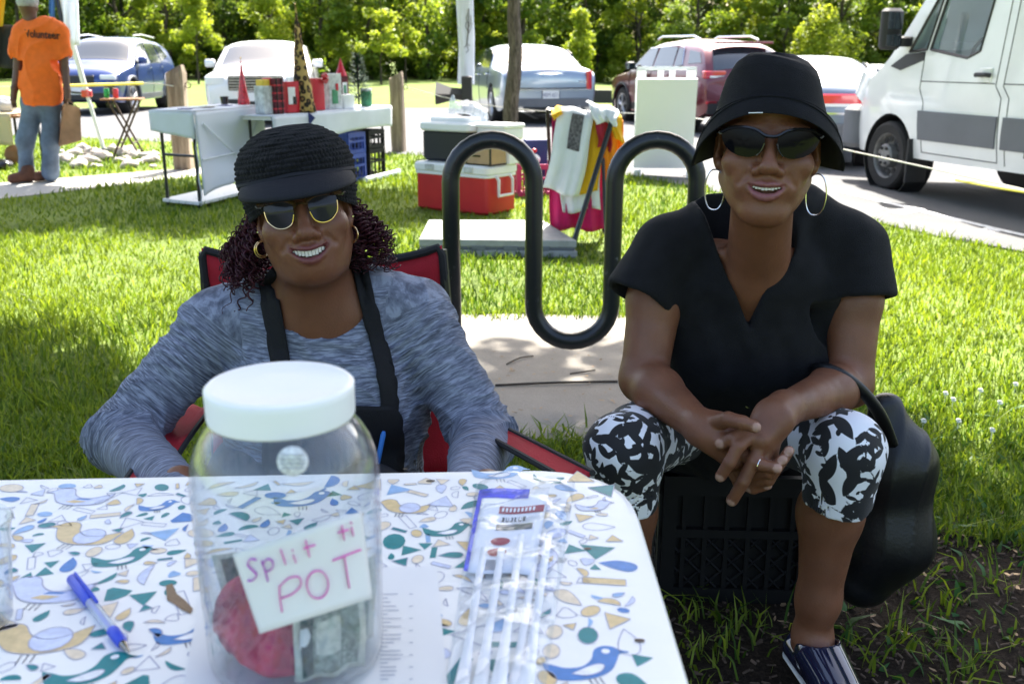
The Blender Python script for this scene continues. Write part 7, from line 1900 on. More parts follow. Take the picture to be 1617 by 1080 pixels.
# ---- display table 1
c0 = Vector((-2.55, 8.07, 0)); ex = Vector((.27, 1.03, 0)); Lx = ex.length; ex.normalize(); ey = Vector((-.34, .20, 0)); Wy = .44; ey.normalize(); zt = .775
T1 = thing('display_table', 'small two-tier table in white cloth with one bare black leg', 'table', c0)
q = lambda a, b, z: c0 + ex * a + ey * b + Vector((0, 0, z))
for a, b in ((.03, .03), (.03, Wy - .03), (Lx - .03, .03), (Lx - .03, Wy - .03)): MB().tube([q(a, b, 0), q(a, b, zt - .02)], .014, 6).build('leg', MAT['black_tube'], T1)
MB().prism([q(-.02, -.02, zt - .02), q(Lx, -.02, zt - .02), q(Lx, Wy, zt - .02), q(-.02, Wy, zt - .02)], (0, 0, .02)).build('tabletop', MAT['table_plastic'], T1)
MB().prism([q(-.01, .0, .03), q(Lx, .0, .03), q(Lx, Wy, .03), q(-.01, Wy, .03)], (0, 0, .025)).build('lower_shelf', MAT['table_plastic'], T1)
for a, b in ((.03, Wy - .03), (.03, .03)): MB().tube([q(a, b, .42), q(a, b - .0, .60), q(a + .16, b, .72)], .009, 6).build('brace', MAT['black_tube'], T1)
MB().tube([q(.03, .03, .42), q(.03, Wy - .03, .42)], .012, 6).build('cross_bar', MAT['black_tube'], T1)
T1C = thing('tablecloth', 'white cloth pinned round the two-tier display table', 'tablecloth', q(0, 0, zt))
sheet_cloth(lambda s, t: q(-.04 + (Lx + .06) * s, -.035 + (Wy + .06) * t, zt + .006 + .003 * math.sin(9 * s + 5 * t)), 14, 8, 'cloth_top', MAT['table_cloth_white'], T1C)
sheet_cloth(lambda s, t: q(-.03 + (Lx + .05) * s, -.045 - .012 * math.sin(16 * s + 2 * t) * t + .10 * max(0, math.sin(math.pi * t) - .5) * math.sin(math.pi * s) - .02 * t, zt - t * (.66 - .05 * math.sin(math.pi * s))), 34, 22, 'cloth_side', MAT['cloth_panel'], T1C)
sheet_cloth(lambda s, t: q(-.05 - .008 * math.sin(12 * s) * t, -.04 + (Wy + .07) * s, zt - t * (.16 + .05 * (1 - s))), 14, 8, 'cloth_end', MAT['table_cloth_white'], T1C)
sheet_cloth(lambda s, t: q(-.06 + .07 * s, -.06 + .05 * s + .008 * math.sin(20 * t), zt - t * .74), 6, 24, 'cloth_corner_fold', MAT['table_cloth_white'], T1C)
for (a0, z0), (a1, z1) in (((.06, .68), (.52, .40)), ((Lx - .06, .70), (.70, .40)), ((.0, .40), (Lx, .42))): MB().tube([q(a0, -.066, z0), q((a0 + a1) / 2, -.060, (z0 + z1) / 2), q(a1, -.058, z1)], .008, 5).build('cloth_crease', MAT['table_cloth_white'], T1C)
# ---- display table 2 with crates under it
d0 = Vector((-2.06, 8.62, 0)); fx = Vector((.76, 1.92, 0)); L2 = fx.length; fx.normalize(); fy = Vector((-fx.y, fx.x, 0)); z2 = .705
w2 = lambda a, b, z: d0 + fx * a + fy * b + Vector((0, 0, z))
T2 = thing('display_table', 'long table of gift goods under a white plastic cloth', 'table', d0)
MB().prism([w2(0, 0, z2 - .03), w2(L2, 0, z2 - .03), w2(L2, .34, z2 - .03), w2(0, .34, z2 - .03)], (0, 0, .03)).build('tabletop', MAT['table_plastic'], T2)
for a, b in ((.1, .05), (.1, .29), (L2 - .03, .05), (L2 - .03, .29)): MB().tube([w2(a, b, 0), w2(a, b, z2 - .03)], .013, 6).build('leg', MAT['black_tube'], T2)
T2C = thing('tablecloth', 'white plastic cloth over the long gift table', 'tablecloth', w2(0, 0, z2))
sheet_cloth(lambda s, t: w2(-.03 + (L2 + .06) * s, -.03 + .40 * t, z2 + .005 + .002 * math.sin(14 * s)), 16, 6, 'cloth_top', MAT['table_cloth_white'], T2C)
sheet_cloth(lambda s, t: w2(-.03 + (L2 + .06) * s, -.038 - .010 * math.sin(18 * s) * t, z2 + .004 - t * (.21 + .02 * math.sin(6 * s))), 40, 8, 'cloth_front', MAT['table_cloth_white'], T2C)
sheet_cloth(lambda s, t: w2(L2 + .035 + .006 * math.sin(9 * s), -.03 + .40 * s, z2 + .004 - t * .20), 8, 8, 'cloth_end', MAT['table_cloth_white'], T2C)
mat('crate_blue', (.015, .05, .30), .45, var=.15); mat('crate_pink', (.42, .012, .12), .5, var=.15)
yaw2 = math.atan2(fx.y, fx.x)
milk_crate(w2(L2 - .62, .17, .004), .33, .30, .27, yaw2, MAT['crate_blue'], 'blue plastic crate at the bottom of the stack under the gift table', False, 'crates under the gift table', 5)
milk_crate(w2(L2 - .62, .17, .278), .33, .30, .20, yaw2, MAT['crate_blue'], 'blue plastic crate on top of another blue crate', False, 'crates under the gift table', 5)
milk_crate(w2(L2 - 1.02, .17, .004), .33, .30, .27, yaw2, MAT['crate_blue'], 'dark blue crate left of the stacked blue crates', False, 'crates under the gift table', 5)
milk_crate(w2(L2 - .22, .17, .004), .33, .30, .29, yaw2, MAT['crate_black'], 'black plastic crate at the right end under the gift table', False, 'crates under the gift table', 5)
milk_crate(w2(L2 - .22, .17, .300), .33, .30, .18, yaw2, MAT['crate_black'], 'black crate stacked on the other black crate', False, 'crates under the gift table', 5)
o = MB().tube([w2(L2 - .75, -.14, .035), w2(L2 + .02, -.10, .035)], .028, 12).build('rolled_cloth', MAT['table_cloth_white']); tag(o, 'rolled white plastic lying on the grass in front of the crates', 'roll')
# goods
def leopard():
    m, nt, out = _new('leopard'); vec = objco(nt); b = N(nt, 'ShaderNodeBsdfPrincipled', Roughness=.9)
    vo = N(nt, 'ShaderNodeTexVoronoi', Scale=21.0); nt.links.new(vec, vo.inputs['Vector'])
    c = ramp(nt, vo.outputs['Distance'], [(.0, (.20, .10, .03)), (.22, (.22, .11, .035)), (.30, (.012, .008, .005)), (.50, (.015, .01, .006)), (.60, (.42, .28, .09)), (1, (.46, .31, .11))])
    nt.links.new(c, b.inputs['Base Color']); nt.links.new(b.outputs[0], out.inputs[0]); MAT['leopard'] = m
leopard()
mat('sequin_red', (.55, .008, .02), .25, var=.7, vscale=70, bump=.8, bscale=90, coat=.5); mat('gift_red', (.50, .01, .025), .35, var=.1); mat('plaid_dark', (.10, .012, .02), .8, var=.8, vscale=22); mat('gift_silver', (.48, .50, .50), .35, var=.35, vscale=24); mat('gift_white', (.78, .78, .78), .6, var=.1); mat('pine_green', (.012, .05, .025), .8, var=.4, vscale=30); mat('tin_green', (.05, .24, .12), .35, var=.25, vscale=20); mat('gift_yellow', (.70, .48, .05), .5); mat('card_brown', (.42, .28, .15), .8, var=.12, vscale=9)
def on_t2(u, b=.10):
    """point on the gift table's top, at depth b from its front edge, seen at photo column u"""
    k = (u - 808.5) / FPX; lo, hi = 0.0, L2
    f = lambda a: (lambda p: p.x / (p.y * math.cos(PITCH) + (CAMH - z2) * math.sin(PITCH)) - k)(w2(a, b, z2))
    for _ in range(40):
        mid = (lo + hi) / 2
        if f(mid) < 0: lo = mid
        else: hi = mid
    return w2(lo, b, z2 + .012)
def cone_tree(p, h, r, m, label, n=26, tag_=True, lean=(0, 0)):
    t = thing('cone_ornament', label, 'ornament', p); mb = MB(); P = []
    for k in range(n):
        a = 6.283 * k / n; P.append([Vector((p.x + lean[0] * z / h + r * (1 - z / h) ** 1.03 * (1 + .05 * math.sin(5 * a + z * 30)) * math.cos(a), p.y + r * (1 - z / h) ** 1.03 * (1 + .05 * math.sin(5 * a + z * 30)) * math.sin(a), p.z + z)) for z in np.linspace(0, h * .995, 18)])
    mb.grid(P, True); mb.f.append(tuple(i * 18 for i in range(n))); o = mb.build('cone', m, t, sharp=None); fix_normals(o)
    MB().lathe([(r * .72, -.001), (r * .72, .012)], p, 18).build('base_disc', MAT['frame_black'], t); MB().lathe([(0, -.012), (.010, 0), (0, .012)], p + Vector((lean[0], 0, h)), 8).build('finial', MAT['gold'], t); return t
pc = on_t2(481, .05); cone_tree(pc, .93, .105, MAT['leopard'], 'tall leopard print cone standing on the gift table', lean=(-.03, 0))
pr_ = q(Lx - .08, .12, zt + .012); cone_tree(pr_, .40, .055, MAT['sequin_red'], 'red sequinned cone at the far end of the small table')
o = MB().lathe([(.030, 0), (.038, .07), (.034, .07), (.03, .005), (0, .005)], q(Lx - .16, .30, zt + .012), 14, cap=False).build('black_pot', MAT['frame_black']); tag(o, 'little black pot beside the red sequinned cone', 'pot')
def gift(u, b, w, d, h, m, name, label, cat, extras=None):
    p = on_t2(u, b); t = thing(name, label, cat, p, yaw2 - .25)
    MB().rbox((0, 0, h / 2), (w, d, h), .006).build('box' if 'bag' not in name else 'bag_body', m, t, local=True)
    if extras: extras(t, w, d, h)
    return t
def ex_plaid(t, w, d, h):
    for k in range(4): MB().box((0, -.001, h * (.15 + .22 * k)), (w + .004, d + .006, .012)).build('plaid_band', MAT['gift_red'], t, local=True)
    for k in (-.25, .25): MB().box((w * k, -.001, h / 2), (.010, d + .009, h + .002)).build('plaid_band', MAT['frame_black'], t, local=True)
gift(437, .10, .11, .10, .30, MAT['plaid_dark'], 'plaid_box', 'dark red plaid gift box left of the leopard cone', 'gift box', ex_plaid)
def ex_yel(t, w, d, h): MB().rbox((0, 0, h + .012), (w * .8, d * .8, .08), .01).build('yellow_lid', MAT['gift_yellow'], t, local=True); MB().rbox((w * .3, 0, h + .02), (w * .35, d * .82, .09), .01).build('red_lid', MAT['gift_red'], t, local=True)
gift(420, .16, .13, .12, .24, MAT['gift_silver'], 'gift_bag', 'sparkly gift bag with yellow and red top beside the small table', 'gift bag', ex_yel)
def ex_dog(t, w, d, h):
    MB().rbox((-.02, -d / 2 - .003, h * .55), (w * .55, .006, h * .55), .03).build('white_patch', MAT['gift_white'], t, local=True); MB().rbox((.01, -d / 2 - .005, h * .40), (w * .3, .006, h * .25), .02).build('dark_patch', MAT['frame_black'], t, local=True)
    for k in (-1, 1): MB().tube([(k * w * .25, 0, h), (k * w * .22, 0, h + .07), (k * w * .05, 0, h + .09)], .004, 5).build('bag_handle', MAT['gift_white'], t, local=True)
gift(460, .09, .15, .08, .27, MAT['gift_red'], 'gift_bag', 'gift bag with a white furry picture just left of the leopard cone', 'gift bag', ex_dog)
def ex_bow(t, w, d, h):
    for k in range(14):
        a = k * 2.4; MB().tube(ring_pts((.055 + .025 * math.cos(a), -d / 2 - .02, h + .0 + .03 * math.sin(a)), (math.cos(a), 0, math.sin(a)), (0, -1, 0), .022, .012, 8), .006, 4, flat=.4).build('bow_loop', MAT['sequin_red'], t, local=True)
gift(501, .12, .13, .09, .29, MAT['gift_red'], 'gift_bag', 'plain red gift bag with a curly bow right of the leopard cone', 'gift bag', ex_bow)
def ex_deer(t, w, d, h): MB().rbox((-.01, -d / 2 - .003, h * .35), (w * .45, .005, h * .4), .02).build('green_print', MAT['tin_green'], t, local=True); MB().rbox((.02, -d / 2 - .004, h * .62), (w * .2, .005, h * .2), .02).build('red_print', MAT['gift_red'], t, local=True)
gift(526, .10, .17, .09, .33, MAT['gift_silver'], 'gift_bag', 'silver gift bag printed with a green figure', 'gift bag', ex_deer)
def ex_none(t, w, d, h): pass
gift(547, .07, .14, .10, .13, MAT['gift_white'], 'white_box', 'plain low white box at the front of the gift table', 'box', ex_none)
def ex_house(t, w, d, h):
    MB().rbox((0, 0, h * .62), (w * .7, d * 1.02, h * .38), .01).build('white_front', MAT['gift_white'], t, local=True); MB().rbox((0, -d * .52, h * .58), (w * .3, .008, h * .26), .004).build('green_door', MAT['tin_green'], t, local=True); MB().lathe([(w * .55, h), (w * .3, h + .07), (.002, h + .17)], (0, 0, 0), 16).build('pointed_roof', MAT['gift_red'], t, local=True)
gift(541, .22, .11, .09, .30, MAT['plaid_dark'], 'toy_house', 'small toy house with pointed dark red roof on the gift table', 'toy house', ex_house)
p = on_t2(567, .17); t = thing('miniature_fir', 'small dark artificial fir tree on the gift table', 'ornament', p); mb = MB()
MB().tube([p, p + Vector((0, 0, .50))], .010, 6).build('stem', MAT['twig'], t)
g = np.random.default_rng(77); C = []; n_ = 900; z = g.uniform(.06, .52, n_); r = (.54 - z) * .32 * g.uniform(.35, 1, n_); a = g.uniform(0, 6.28, n_)
base = np.stack([r * np.cos(a), r * np.sin(a), z], 1); tip = base + np.stack([np.cos(a) * .05, np.sin(a) * .05, g.uniform(-.01, .035, n_)], 1); sd_ = np.stack([-np.sin(a), np.cos(a), 0 * a], 1) * .008
V = np.stack([base - sd_, base + sd_, tip + sd_ * .3, tip - sd_ * .3], 1).reshape(-1, 3); leaf_mesh('needles', V, np.arange(n_ * 4).reshape(-1, 4), np.repeat(g.uniform(0, 1, n_), 4), MAT['pine_green'], t)
t = thing('green_tin', 'round green tin with white lid at the right end of the gift table', 'tin', on_t2(579, .09)); MB().lathe([(.0, 0), (.055, 0), (.055, .155), (.0, .155)], (0, 0, 0), 28).build('can', MAT['tin_green'], t, local=True); MB().lathe([(.058, .152), (.058, .175), (0, .178)], (0, 0, 0), 28).build('lid', MAT['gift_white'], t, local=True)
mat('tag_blue', (.02, .03, .16), .6); p = on_t2(489, -.04) + Vector((0, -.02, -.05)); o = MB().box(p, (.075, .004, .075), Matrix.Rotation(R(40), 3, 'Y')).build('price_tag', MAT['tag_blue']); tag(o, 'small dark blue tag hanging at the foot of the leopard cone', 'tag')
mb = MB()
for k in range(5): o = MB().rbox(q(.10 + .16 * k, .16 + .05 * (k % 2), zt + .015), (.11, .075, .006), .004, Matrix.Rotation(R(20 * k), 3, 'Z')).build('greeting_card', MAT[['tag_blue', 'gift_silver', 'frame_black', 'gift_silver', 'tag_blue'][k]]); tag(o, ['nearest', 'second', 'third', 'fourth', 'farthest'][k] + ' of five flat cards laid on the small table', 'card', 'cards on the small table')
# ---- tray table, cans, tripod
p = G(203, 247); t = thing('folding_tray_table', 'small wooden folding tray table with crossed legs and cans on it', 'table', p, R(8)); weathered('tray_wood', (.16, .07, .03), (.30, .15, .07), 10); mat('dark_wood', (.045, .022, .014), .6)
MB().rbox((0, 0, .70), (.47, .34, .022), .01).build('tray_top', MAT['tray_wood'], t, local=True)
for y in (-.13, .13):
    MB().tube([(-.15, y, .69), (.17, y, 0)], .014, 6).build('leg', MAT['dark_wood'], t, local=True); MB().tube([(.18, y + .03, .69), (-.16, y + .03, 0)], .014, 6).build('leg', MAT['dark_wood'], t, local=True)
for x in (.09, -.08): MB().tube([(x, -.13, .17), (x, .16, .17)], .010, 6).build('rung', MAT['dark_wood'], t, local=True)
mat('can_green', (.02, .30, .08), .25, metal=.3, var=.5, vscale=40); mat('can_red', (.55, .04, .05), .25, metal=.3, var=.3, vscale=40)
for dx, m_, lb in ((-.17, 'can_green', 'green drinks can on the folding tray table'), (-.06, 'can_red', 'red drinks can next to the green one')):
    t2_ = thing('drinks_can', lb, 'can', p + Vector((dx, -.05, .7125))); MB().lathe([(.024, 0), (.031, .010), (.033, .02), (.033, .105), (.027, .120), (.026, .122), (0, .119)], (0, 0, 0), 20).build('can_body', MAT[m_], t2_, local=True); MB().lathe([(.027, .119), (.0275, .123), (.024, .123)], (0, 0, 0), 20).build('rim', MAT['silver_metal'], t2_, local=True)
p = G(165, 240); yT = p.y; t = thing('tripod_stand', 'white leaning tripod leg with a red clamp in front of the blue car', 'tripod', p); mat('pole_white', (.72, .73, .75), .35)
MB().tube([p, W(137, 148, yT)], .024, 10).build('lower_tube', MAT['pole_white'], t); MB().tube([W(137, 148, yT), W(86, -30, yT)], .034, 10).build('upper_tube', MAT['pole_white'], t); MB().tube([W(100, 50, yT - .05), W(84, -30, yT - .05)], .030, 8).build('black_sleeve', MAT['frame_black'], t)
MB().rbox(W(137, 148, yT), (.13, .08, .09), .02).build('clamp', MAT['lamp_red'], t); MB().tube([W(137, 148, yT), W(40, 140, yT + .3)], .016, 8).build('stay', MAT['black_tube'], t); MB().lathe([(.05, 0), (.05, .02), (.03, .05), (0, .05)], p, 12).build('foot', MAT['grey_plastic'], t)
t = thing('hanging_cloth', 'white cloth hanging behind the person in orange', 'cloth', W(105, 75, 13.2)); sheet_cloth(lambda s, t_: W(92 + 30 * s + 4 * t_, -20 + 92 * t_, 13.2 + .04 * math.sin(12 * s + 2 * t_)), 16, 10, 'cloth_sheet', MAT['table_cloth_white'], t)
t = thing('hanging_cloth', 'narrow blue cloth hanging beside the tripod', 'cloth', W(82, 30, 12.6)); sheet_cloth(lambda s, t_: W(78 + 8 * s, -20 + 50 * t_, 12.6 + .03 * math.sin(9 * s)), 8, 6, 'cloth_sheet', mat('cloth_blue', (.05, .16, .50), .8), t)
# paper bag held by the person in orange
t = thing('paper_bag', 'brown paper carrier bag held by the person in orange', 'bag', W(112, 235, YM - .08)); 
pf = [(98, 168), (112, 160), (127, 176), (128, 225), (110, 236), (93, 228)]; P = []
fr = [W(u, v, YM - .16) for u, v in ((103, 164), (126, 170), (129, 222), (94, 232))]; bk = [W(u, v, YM + .02) for u, v in ((99, 166), (122, 170), (125, 220), (92, 228))]
mb = MB(); mb.grid([[a.lerp(b, s) + Vector((0, rnd.uniform(-.012, .012), 0)) for s in np.linspace(0, 1, 7)] for a, b in ((fr[0].lerp(fr[3], k / 8), fr[1].lerp(fr[2], k / 8)) for k in range(9))])
mb.grid([[a.lerp(b, s) + Vector((0, rnd.uniform(-.012, .012), 0)) for s in np.linspace(0, 1, 7)] for a, b in ((bk[0].lerp(bk[3], k / 8), bk[1].lerp(bk[2], k / 8)) for k in range(9))])
mb.add([fr[0], fr[3], bk[3], bk[0]], [(0, 1, 2, 3)]).add([fr[1], fr[2], bk[2], bk[1]], [(0, 1, 2, 3)]).add([fr[3], fr[2], bk[2], bk[3]], [(0, 1, 2, 3)])
mat('kraft', (.42, .24, .13), .85, var=.15, bump=.3, bscale=18, trans=.2); mb.build('bag_body', MAT['kraft'], t, sharp=None); MB().tube([fr[0].lerp(fr[1], .2), W(107, 157, YM - .09), fr[0].lerp(fr[1], .8)], .006, 5).build('handle', MAT['kraft'], t)
# stones round the stall
mat('stone', (.40, .36, .32), .9, var=.4, vscale=9, bump=.4, bscale=40); protoS = []
for k in range(5):
    g2 = wob(200 + k, 22); bm = bmesh.new(); bmesh.ops.create_icosphere(bm, subdivisions=2, radius=1)
    for v in bm.verts:
        n3 = np.array(v.co, dtype=np.float32)[None] * .12; v.co = Vector((v.co.x, v.co.y * .75, v.co.z * .5)) * (1 + .35 * float(g2(n3)[0]))
    me = bpy.data.meshes.new('stone'); bm.to_mesh(me); bm.free(); me.materials.append(MAT['stone']); me.polygons.foreach_set('use_smooth', [True] * len(me.polygons)); protoS.append(me)
for k in range(44):
    p = G(rnd.uniform(92, 250), rnd.uniform(238, 266)); o = bpy.data.objects.new('stone', protoS[k % 5]); COL.objects.link(o); s = rnd.uniform(.04, .13); o.location = (p.x, p.y, s * .3); o.scale = (s, s, s); o.rotation_euler = (0, 0, rnd.uniform(0, 6))
    tag(o, 'loose pale stone on the ground by the foot of the tripod', 'stone', 'loose stones by the tripod')
# left edge: clothes on a rail, low table, bags
mat('garment_yellow', (.70, .42, .02), .85, trans=.2); mat('garment_black', (.012, .012, .014), .85); mat('beige_cloth', (.62, .52, .32), .8, trans=.15); yL = 11.2
t = thing('clothes_rail', 'clothes rail at the left edge with a yellow and a black garment', 'rail', (W(-60, 240, yL).x, yL, 0)); xa, xb = W(-190, 0, yL).x, W(28, 0, yL).x
for x in (xa, xb): MB().tube([(x, yL + .1, 0), (x, yL + .1, 1.95)], .014, 8).build('upright', MAT['black_tube'], t)
MB().tube([(xa, yL + .1, 1.95), (xb, yL + .1, 1.95)], .014, 8).build('top_rail', MAT['black_tube'], t)
t = thing('yellow_shirt', 'yellow shirt hanging at the left edge of the picture', 'shirt', W(2, 42, yL)); sheet_cloth(lambda s, t_: W(-40 + (54 - 10 * t_) * s, -60 + 102 * t_, yL + .05 * math.sin(9 * s + t_)), 18, 10, 'shirt_cloth', MAT['garment_yellow'], t)
t = thing('black_trousers', 'black garment hanging below the yellow shirt', 'trousers', W(0, 110, yL)); sheet_cloth(lambda s, t_: W(-40 + 60 * s, 40 + (62 + 8 * s) * t_, yL + .06 + .05 * math.sin(11 * s + t_)), 18, 10, 'trouser_cloth', MAT['garment_black'], t)
pl = G(-10, 262); t = thing('low_table', 'low table under a beige cloth at the left edge', 'table', pl); MB().rbox((0, .1, .56), (.9, .6, .03), .01).build('tabletop', MAT['tray_wood'], t, local=True)
for x in (-.4, .36): MB().tube([(x, -.1, 0), (x, -.1, .55)], .015, 6).build('leg', MAT['black_tube'], t, local=True)
t = thing('tablecloth', 'beige cloth hanging from the low table at the left edge', 'tablecloth', pl + Vector((0, 0, .58))); sheet_cloth(lambda s, t_: pl + Vector((-.46 + .84 * s, -.22 - .02 * math.sin(14 * s) * t_, .59 - .34 * t_)), 20, 8, 'cloth_front', MAT['beige_cloth'], t); sheet_cloth(lambda s, t_: pl + Vector((-.46 + .84 * s, -.22 + .6 * t_, .592)), 6, 6, 'cloth_top', MAT['beige_cloth'], t)
def lump(p, r, m, name, label, cat, seed):
    V, Q = sdf_surface(U([ell(p + Vector((0, 0, r[2] * .8)), r)], .01) + [('i', halfspace((0, 0, p.z + .003), (0, 0, -1)), .01)], .012, lambda P, w=wob(seed, 14), w7=wob(seed + 1, 40): (-.02 * w(P) - .006 * w7(P)).astype(np.float32), pad=.05); o = mesh_obj(name, V, Q, m); tag(o, label, cat)
lump(pl + Vector((.15, .1, .61)), (.16, .12, .09), MAT['grey_cloth'], 'folded_clothes', 'pile of pale folded clothes on the low table', 'clothes', 301); lump(pl + Vector((.10, -.42, 0)), (.12, .10, .10), MAT['garment_black'], 'black_bag', 'black soft bag on the grass below the beige cloth', 'bag', 303); lump(pl + Vector((.32, -.40, 0)), (.09, .12, .06), MAT['frame_black'], 'black_shoe', 'black shoe lying behind the boots of the person in orange', 'shoe', 305)
t = thing('green_box', 'green and white printed carton under the low table', 'box', pl + Vector((-.12, -.32, 0)), R(10)); MB().rbox((0, 0, .12), (.26, .18, .24), .006).build('carton', MAT['can_green'], t, local=True); MB().box((0, -.092, .12), (.14, .006, .10)).build('white_print', MAT['gift_white'], t, local=True)
lump(pl + Vector((.28, .0, 0)), (.13, .10, .13), MAT['kraft'], 'brown_sack', 'brown paper sack under the low table', 'sack', 307)
# ---- banner post and the black horn-shaped box
p = Vector((W(737, 235, 13.9).x, 13.9, 0)); t = thing('banner_post', 'grey post with a furled white banner printed with a dark tree', 'banner', p); MB().tube([p, p + Vector((0, 0, 2.6))], .062, 12).build('post', MAT['grey_plastic'], t)
rows = 26; P = []
for k in range(20):
    a = 6.283 * k / 20; P.append([p + Vector(((.105 + .02 * math.sin(3 * a + z * 3)) * math.cos(a), (.105 + .02 * math.sin(3 * a + z * 3)) * math.sin(a), .85 + z)) for z in np.linspace(0, 1.75, rows)])
bn = MB().grid(P, True).build('banner_cloth', MAT['table_cloth_white'], t, sharp=None); bvb = BVHTree.FromPolygons([tuple(Vector(v)) for r in P for v in r], [(((i) % 20) * rows + j, ((i + 1) % 20) * rows + j, ((i + 1) % 20) * rows + j + 1, (i % 20) * rows + j + 1) for i in range(20) for j in range(rows - 1)])
def onbn(u, v):
    d = Vector(_dir(u, v)).normalized(); h = bvb.ray_cast(CAMV, d); return (h[0] if h[0] else W(u, v, 13.77)) - d * .006
for k, L in enumerate(([(737, 72), (739, 55), (740, 40), (740, 14)], [(739, 55), (744, 45), (745, 36)], [(739, 50), (735, 42), (736, 36)], [(740, 44), (744, 33), (743, 25)], [(740, 40), (736, 30), (738, 22)], [(733, 76), (738, 70), (742, 73)], [(737, 72), (740, 80), (736, 84)])): MB().tube([onbn(u, v) for u, v in L], .014 if k == 0 else .007, 5, flat=.4).build('printed_tree', MAT['ink_dark'], bn, sharp=None)
vs = []; a, b = W(688, 148, 13.6), W(735, 150, 13.6)
t = thing('horn_box', 'black horn-shaped plastic box fixed beside the banner post', 'box', a); MB().tube([a, a.lerp(b, .3), a.lerp(b, .55), b], [.150, .115, .085, .080], 4).build('horn', MAT['car_trim'], t, smooth=False); MB().rbox(b + Vector((.02, 0, -.02)), (.14, .16, .52), .02).build('bracket', MAT['car_trim'], t)
o = MB().box((G(958, 163).x, 27.0, .22), (1.6, .2, .34)).build('low_black_box', MAT['car_trim']); tag(o, 'low black box on the lawn edge between silver and red cars', 'rail')  # plain dark box along the dark band between the two cars
# ---- white A-frame sign
ps = Vector((W(1046, 270, 10.7).x, 10.7, gz(1.6, 10.7))); t = thing('sandwich_board', 'blank white plastic A-frame sign behind the bicycle rack', 'sign', ps, R(-4)); mat('sign_plastic', (.80, .82, .83), .45)
for sg, nm in ((-1, 'front_panel'), (1, 'rear_panel')):
    rot = Matrix.Rotation(R(-9) * sg, 3, 'X'); mb = MB(); cc2 = Vector((0, sg * .10, .0)); pz = lambda x, z: cc2 + Vector((x, -sg * z * .158 + sg * .07, z))
    for x0, x1, z0, z1 in ((-.31, .31, .08, 1.02), (-.31, -.21, 1.02, 1.10), (.21, .31, 1.02, 1.10), (-.09, -.03, 1.02, 1.10), (.03, .09, 1.02, 1.10), (-.31, .31, 1.10, 1.13), (-.31, -.24, 0, .08), (.24, .31, 0, .08)): mb.box((pz((x0 + x1) / 2, (z0 + z1) / 2)), (x1 - x0, .03, z1 - z0), rot)
    mb.build(nm, MAT['sign_plastic'], t, smooth=False, local=True)
# ---- coolers
mat('cooler_red', (.50, .012, .018), .4, var=.08, vscale=5); mat('cooler_white', (.78, .79, .80), .45, var=.03); mat('cooler_black', (.012, .013, .016), .5); mat('foam_white', (.80, .81, .82), .8)
ca, cb = G(657, 329), G(770, 342); dx = (cb - ca); cl = dx.length; dx.normalize(); ang = math.atan2(dx.y, dx.x); dn = Vector((-dx.y, dx.x, 0)); mid = (ca + cb) / 2 + dn * .19
t = thing('cool_box', 'large red cool box with white lid and handle on the grass', 'cool box', mid, ang)
MB().rbox((0, 0, .155), (cl, .38, .31), .04).build('body', MAT['cooler_red'], t, local=True, sharp=40); MB().rbox((0, 0, .345), (cl + .03, .41, .075), .045).build('lid', MAT['cooler_white'], t, local=True, sharp=40); MB().rbox((0, 0, .300), (cl + .016, .396, .022), .04).build('rim', MAT['cooler_white'], t, local=True, sharp=40)
for sg in (-1, 1):
    o = MB().tube([(sg * (cl / 2 + .010), -.09, .30), (sg * (cl / 2 + .035), -.09, .27), (sg * (cl / 2 + .035), -.09, .15), (sg * (cl / 2 + .035), .09, .15), (sg * (cl / 2 + .035), .09, .27), (sg * (cl / 2 + .010), .09, .30)], .013, 8).build('handle', MAT['cooler_white'], t, local=True)
for x in (-.2, .2): MB().rbox((x, -.208, .35), (.09, .02, .045), .008).build('hinge', MAT['gift_silver'], t, local=True)
tb = thing('cool_box', 'smaller black cool box with white lid standing on the red one', 'cool box', mid + dx * (-.13) + dn * .05 + Vector((0, 0, .384)), ang + .03)
MB().rbox((0, 0, .125), (.50, .30, .25), .05).build('body', MAT['cooler_black'], tb, local=True, sharp=40); MB().rbox((0, 0, .275), (.535, .33, .07), .05).build('lid', MAT['cooler_white'], tb, local=True, sharp=40); MB().rbox((-.02, .02, .32), (.40, .22, .05), .05).build('lid_dome', MAT['cooler_white'], tb, local=True, sharp=40)
t = thing('carton', 'small brown cardboard carton with black edges on the red cool box', 'carton', mid + dx * .26 + dn * (-.06) + Vector((0, 0, .385)), ang - .05); MB().rbox((0, 0, .09), (.25, .19, .18), .004).build('box', MAT['card_brown'], t, local=True)
for x in (-.125, .125): MB().box((x, -.095, .09), (.012, .012, .182)).build('edge_tape', MAT['frame_black'], t, local=True)
for z in (.004, .178): MB().box((0, -.0955, z), (.25, .010, .012)).build('edge_tape', MAT['frame_black'], t, local=True); MB().box((.1255, 0, z), (.010, .19, .012)).build('edge_tape', MAT['frame_black'], t, local=True)
MB().box((-.02, -.097, .07), (.09, .004, .014)).build('printed_mark', MAT['frame_black'], t, local=True)
t = thing('foam_box', 'white foam box with lid stacked at the right of the black cool box', 'box', mid + dx * .28 + dn * .10 + Vector((0, 0, .572)), ang); MB().rbox((0, 0, .045), (.28, .26, .09), .02).build('box', MAT['foam_white'], t, local=True); MB().rbox((0, 0, .105), (.30, .28, .03), .02).build('lid', MAT['foam_white'], t, local=True)
t = thing('plinth_box', 'white box carrying the foam box behind the carton', 'box', mid + dx * .28 + dn * .13 + Vector((0, 0, .384)), ang); MB().rbox((0, 0, .092), (.26, .17, .185), .01).build('box', MAT['foam_white'], t, local=True)
clear_mat('poly_white', (.9, .93, .97), .35, .15, bump=.6, bscale=22)
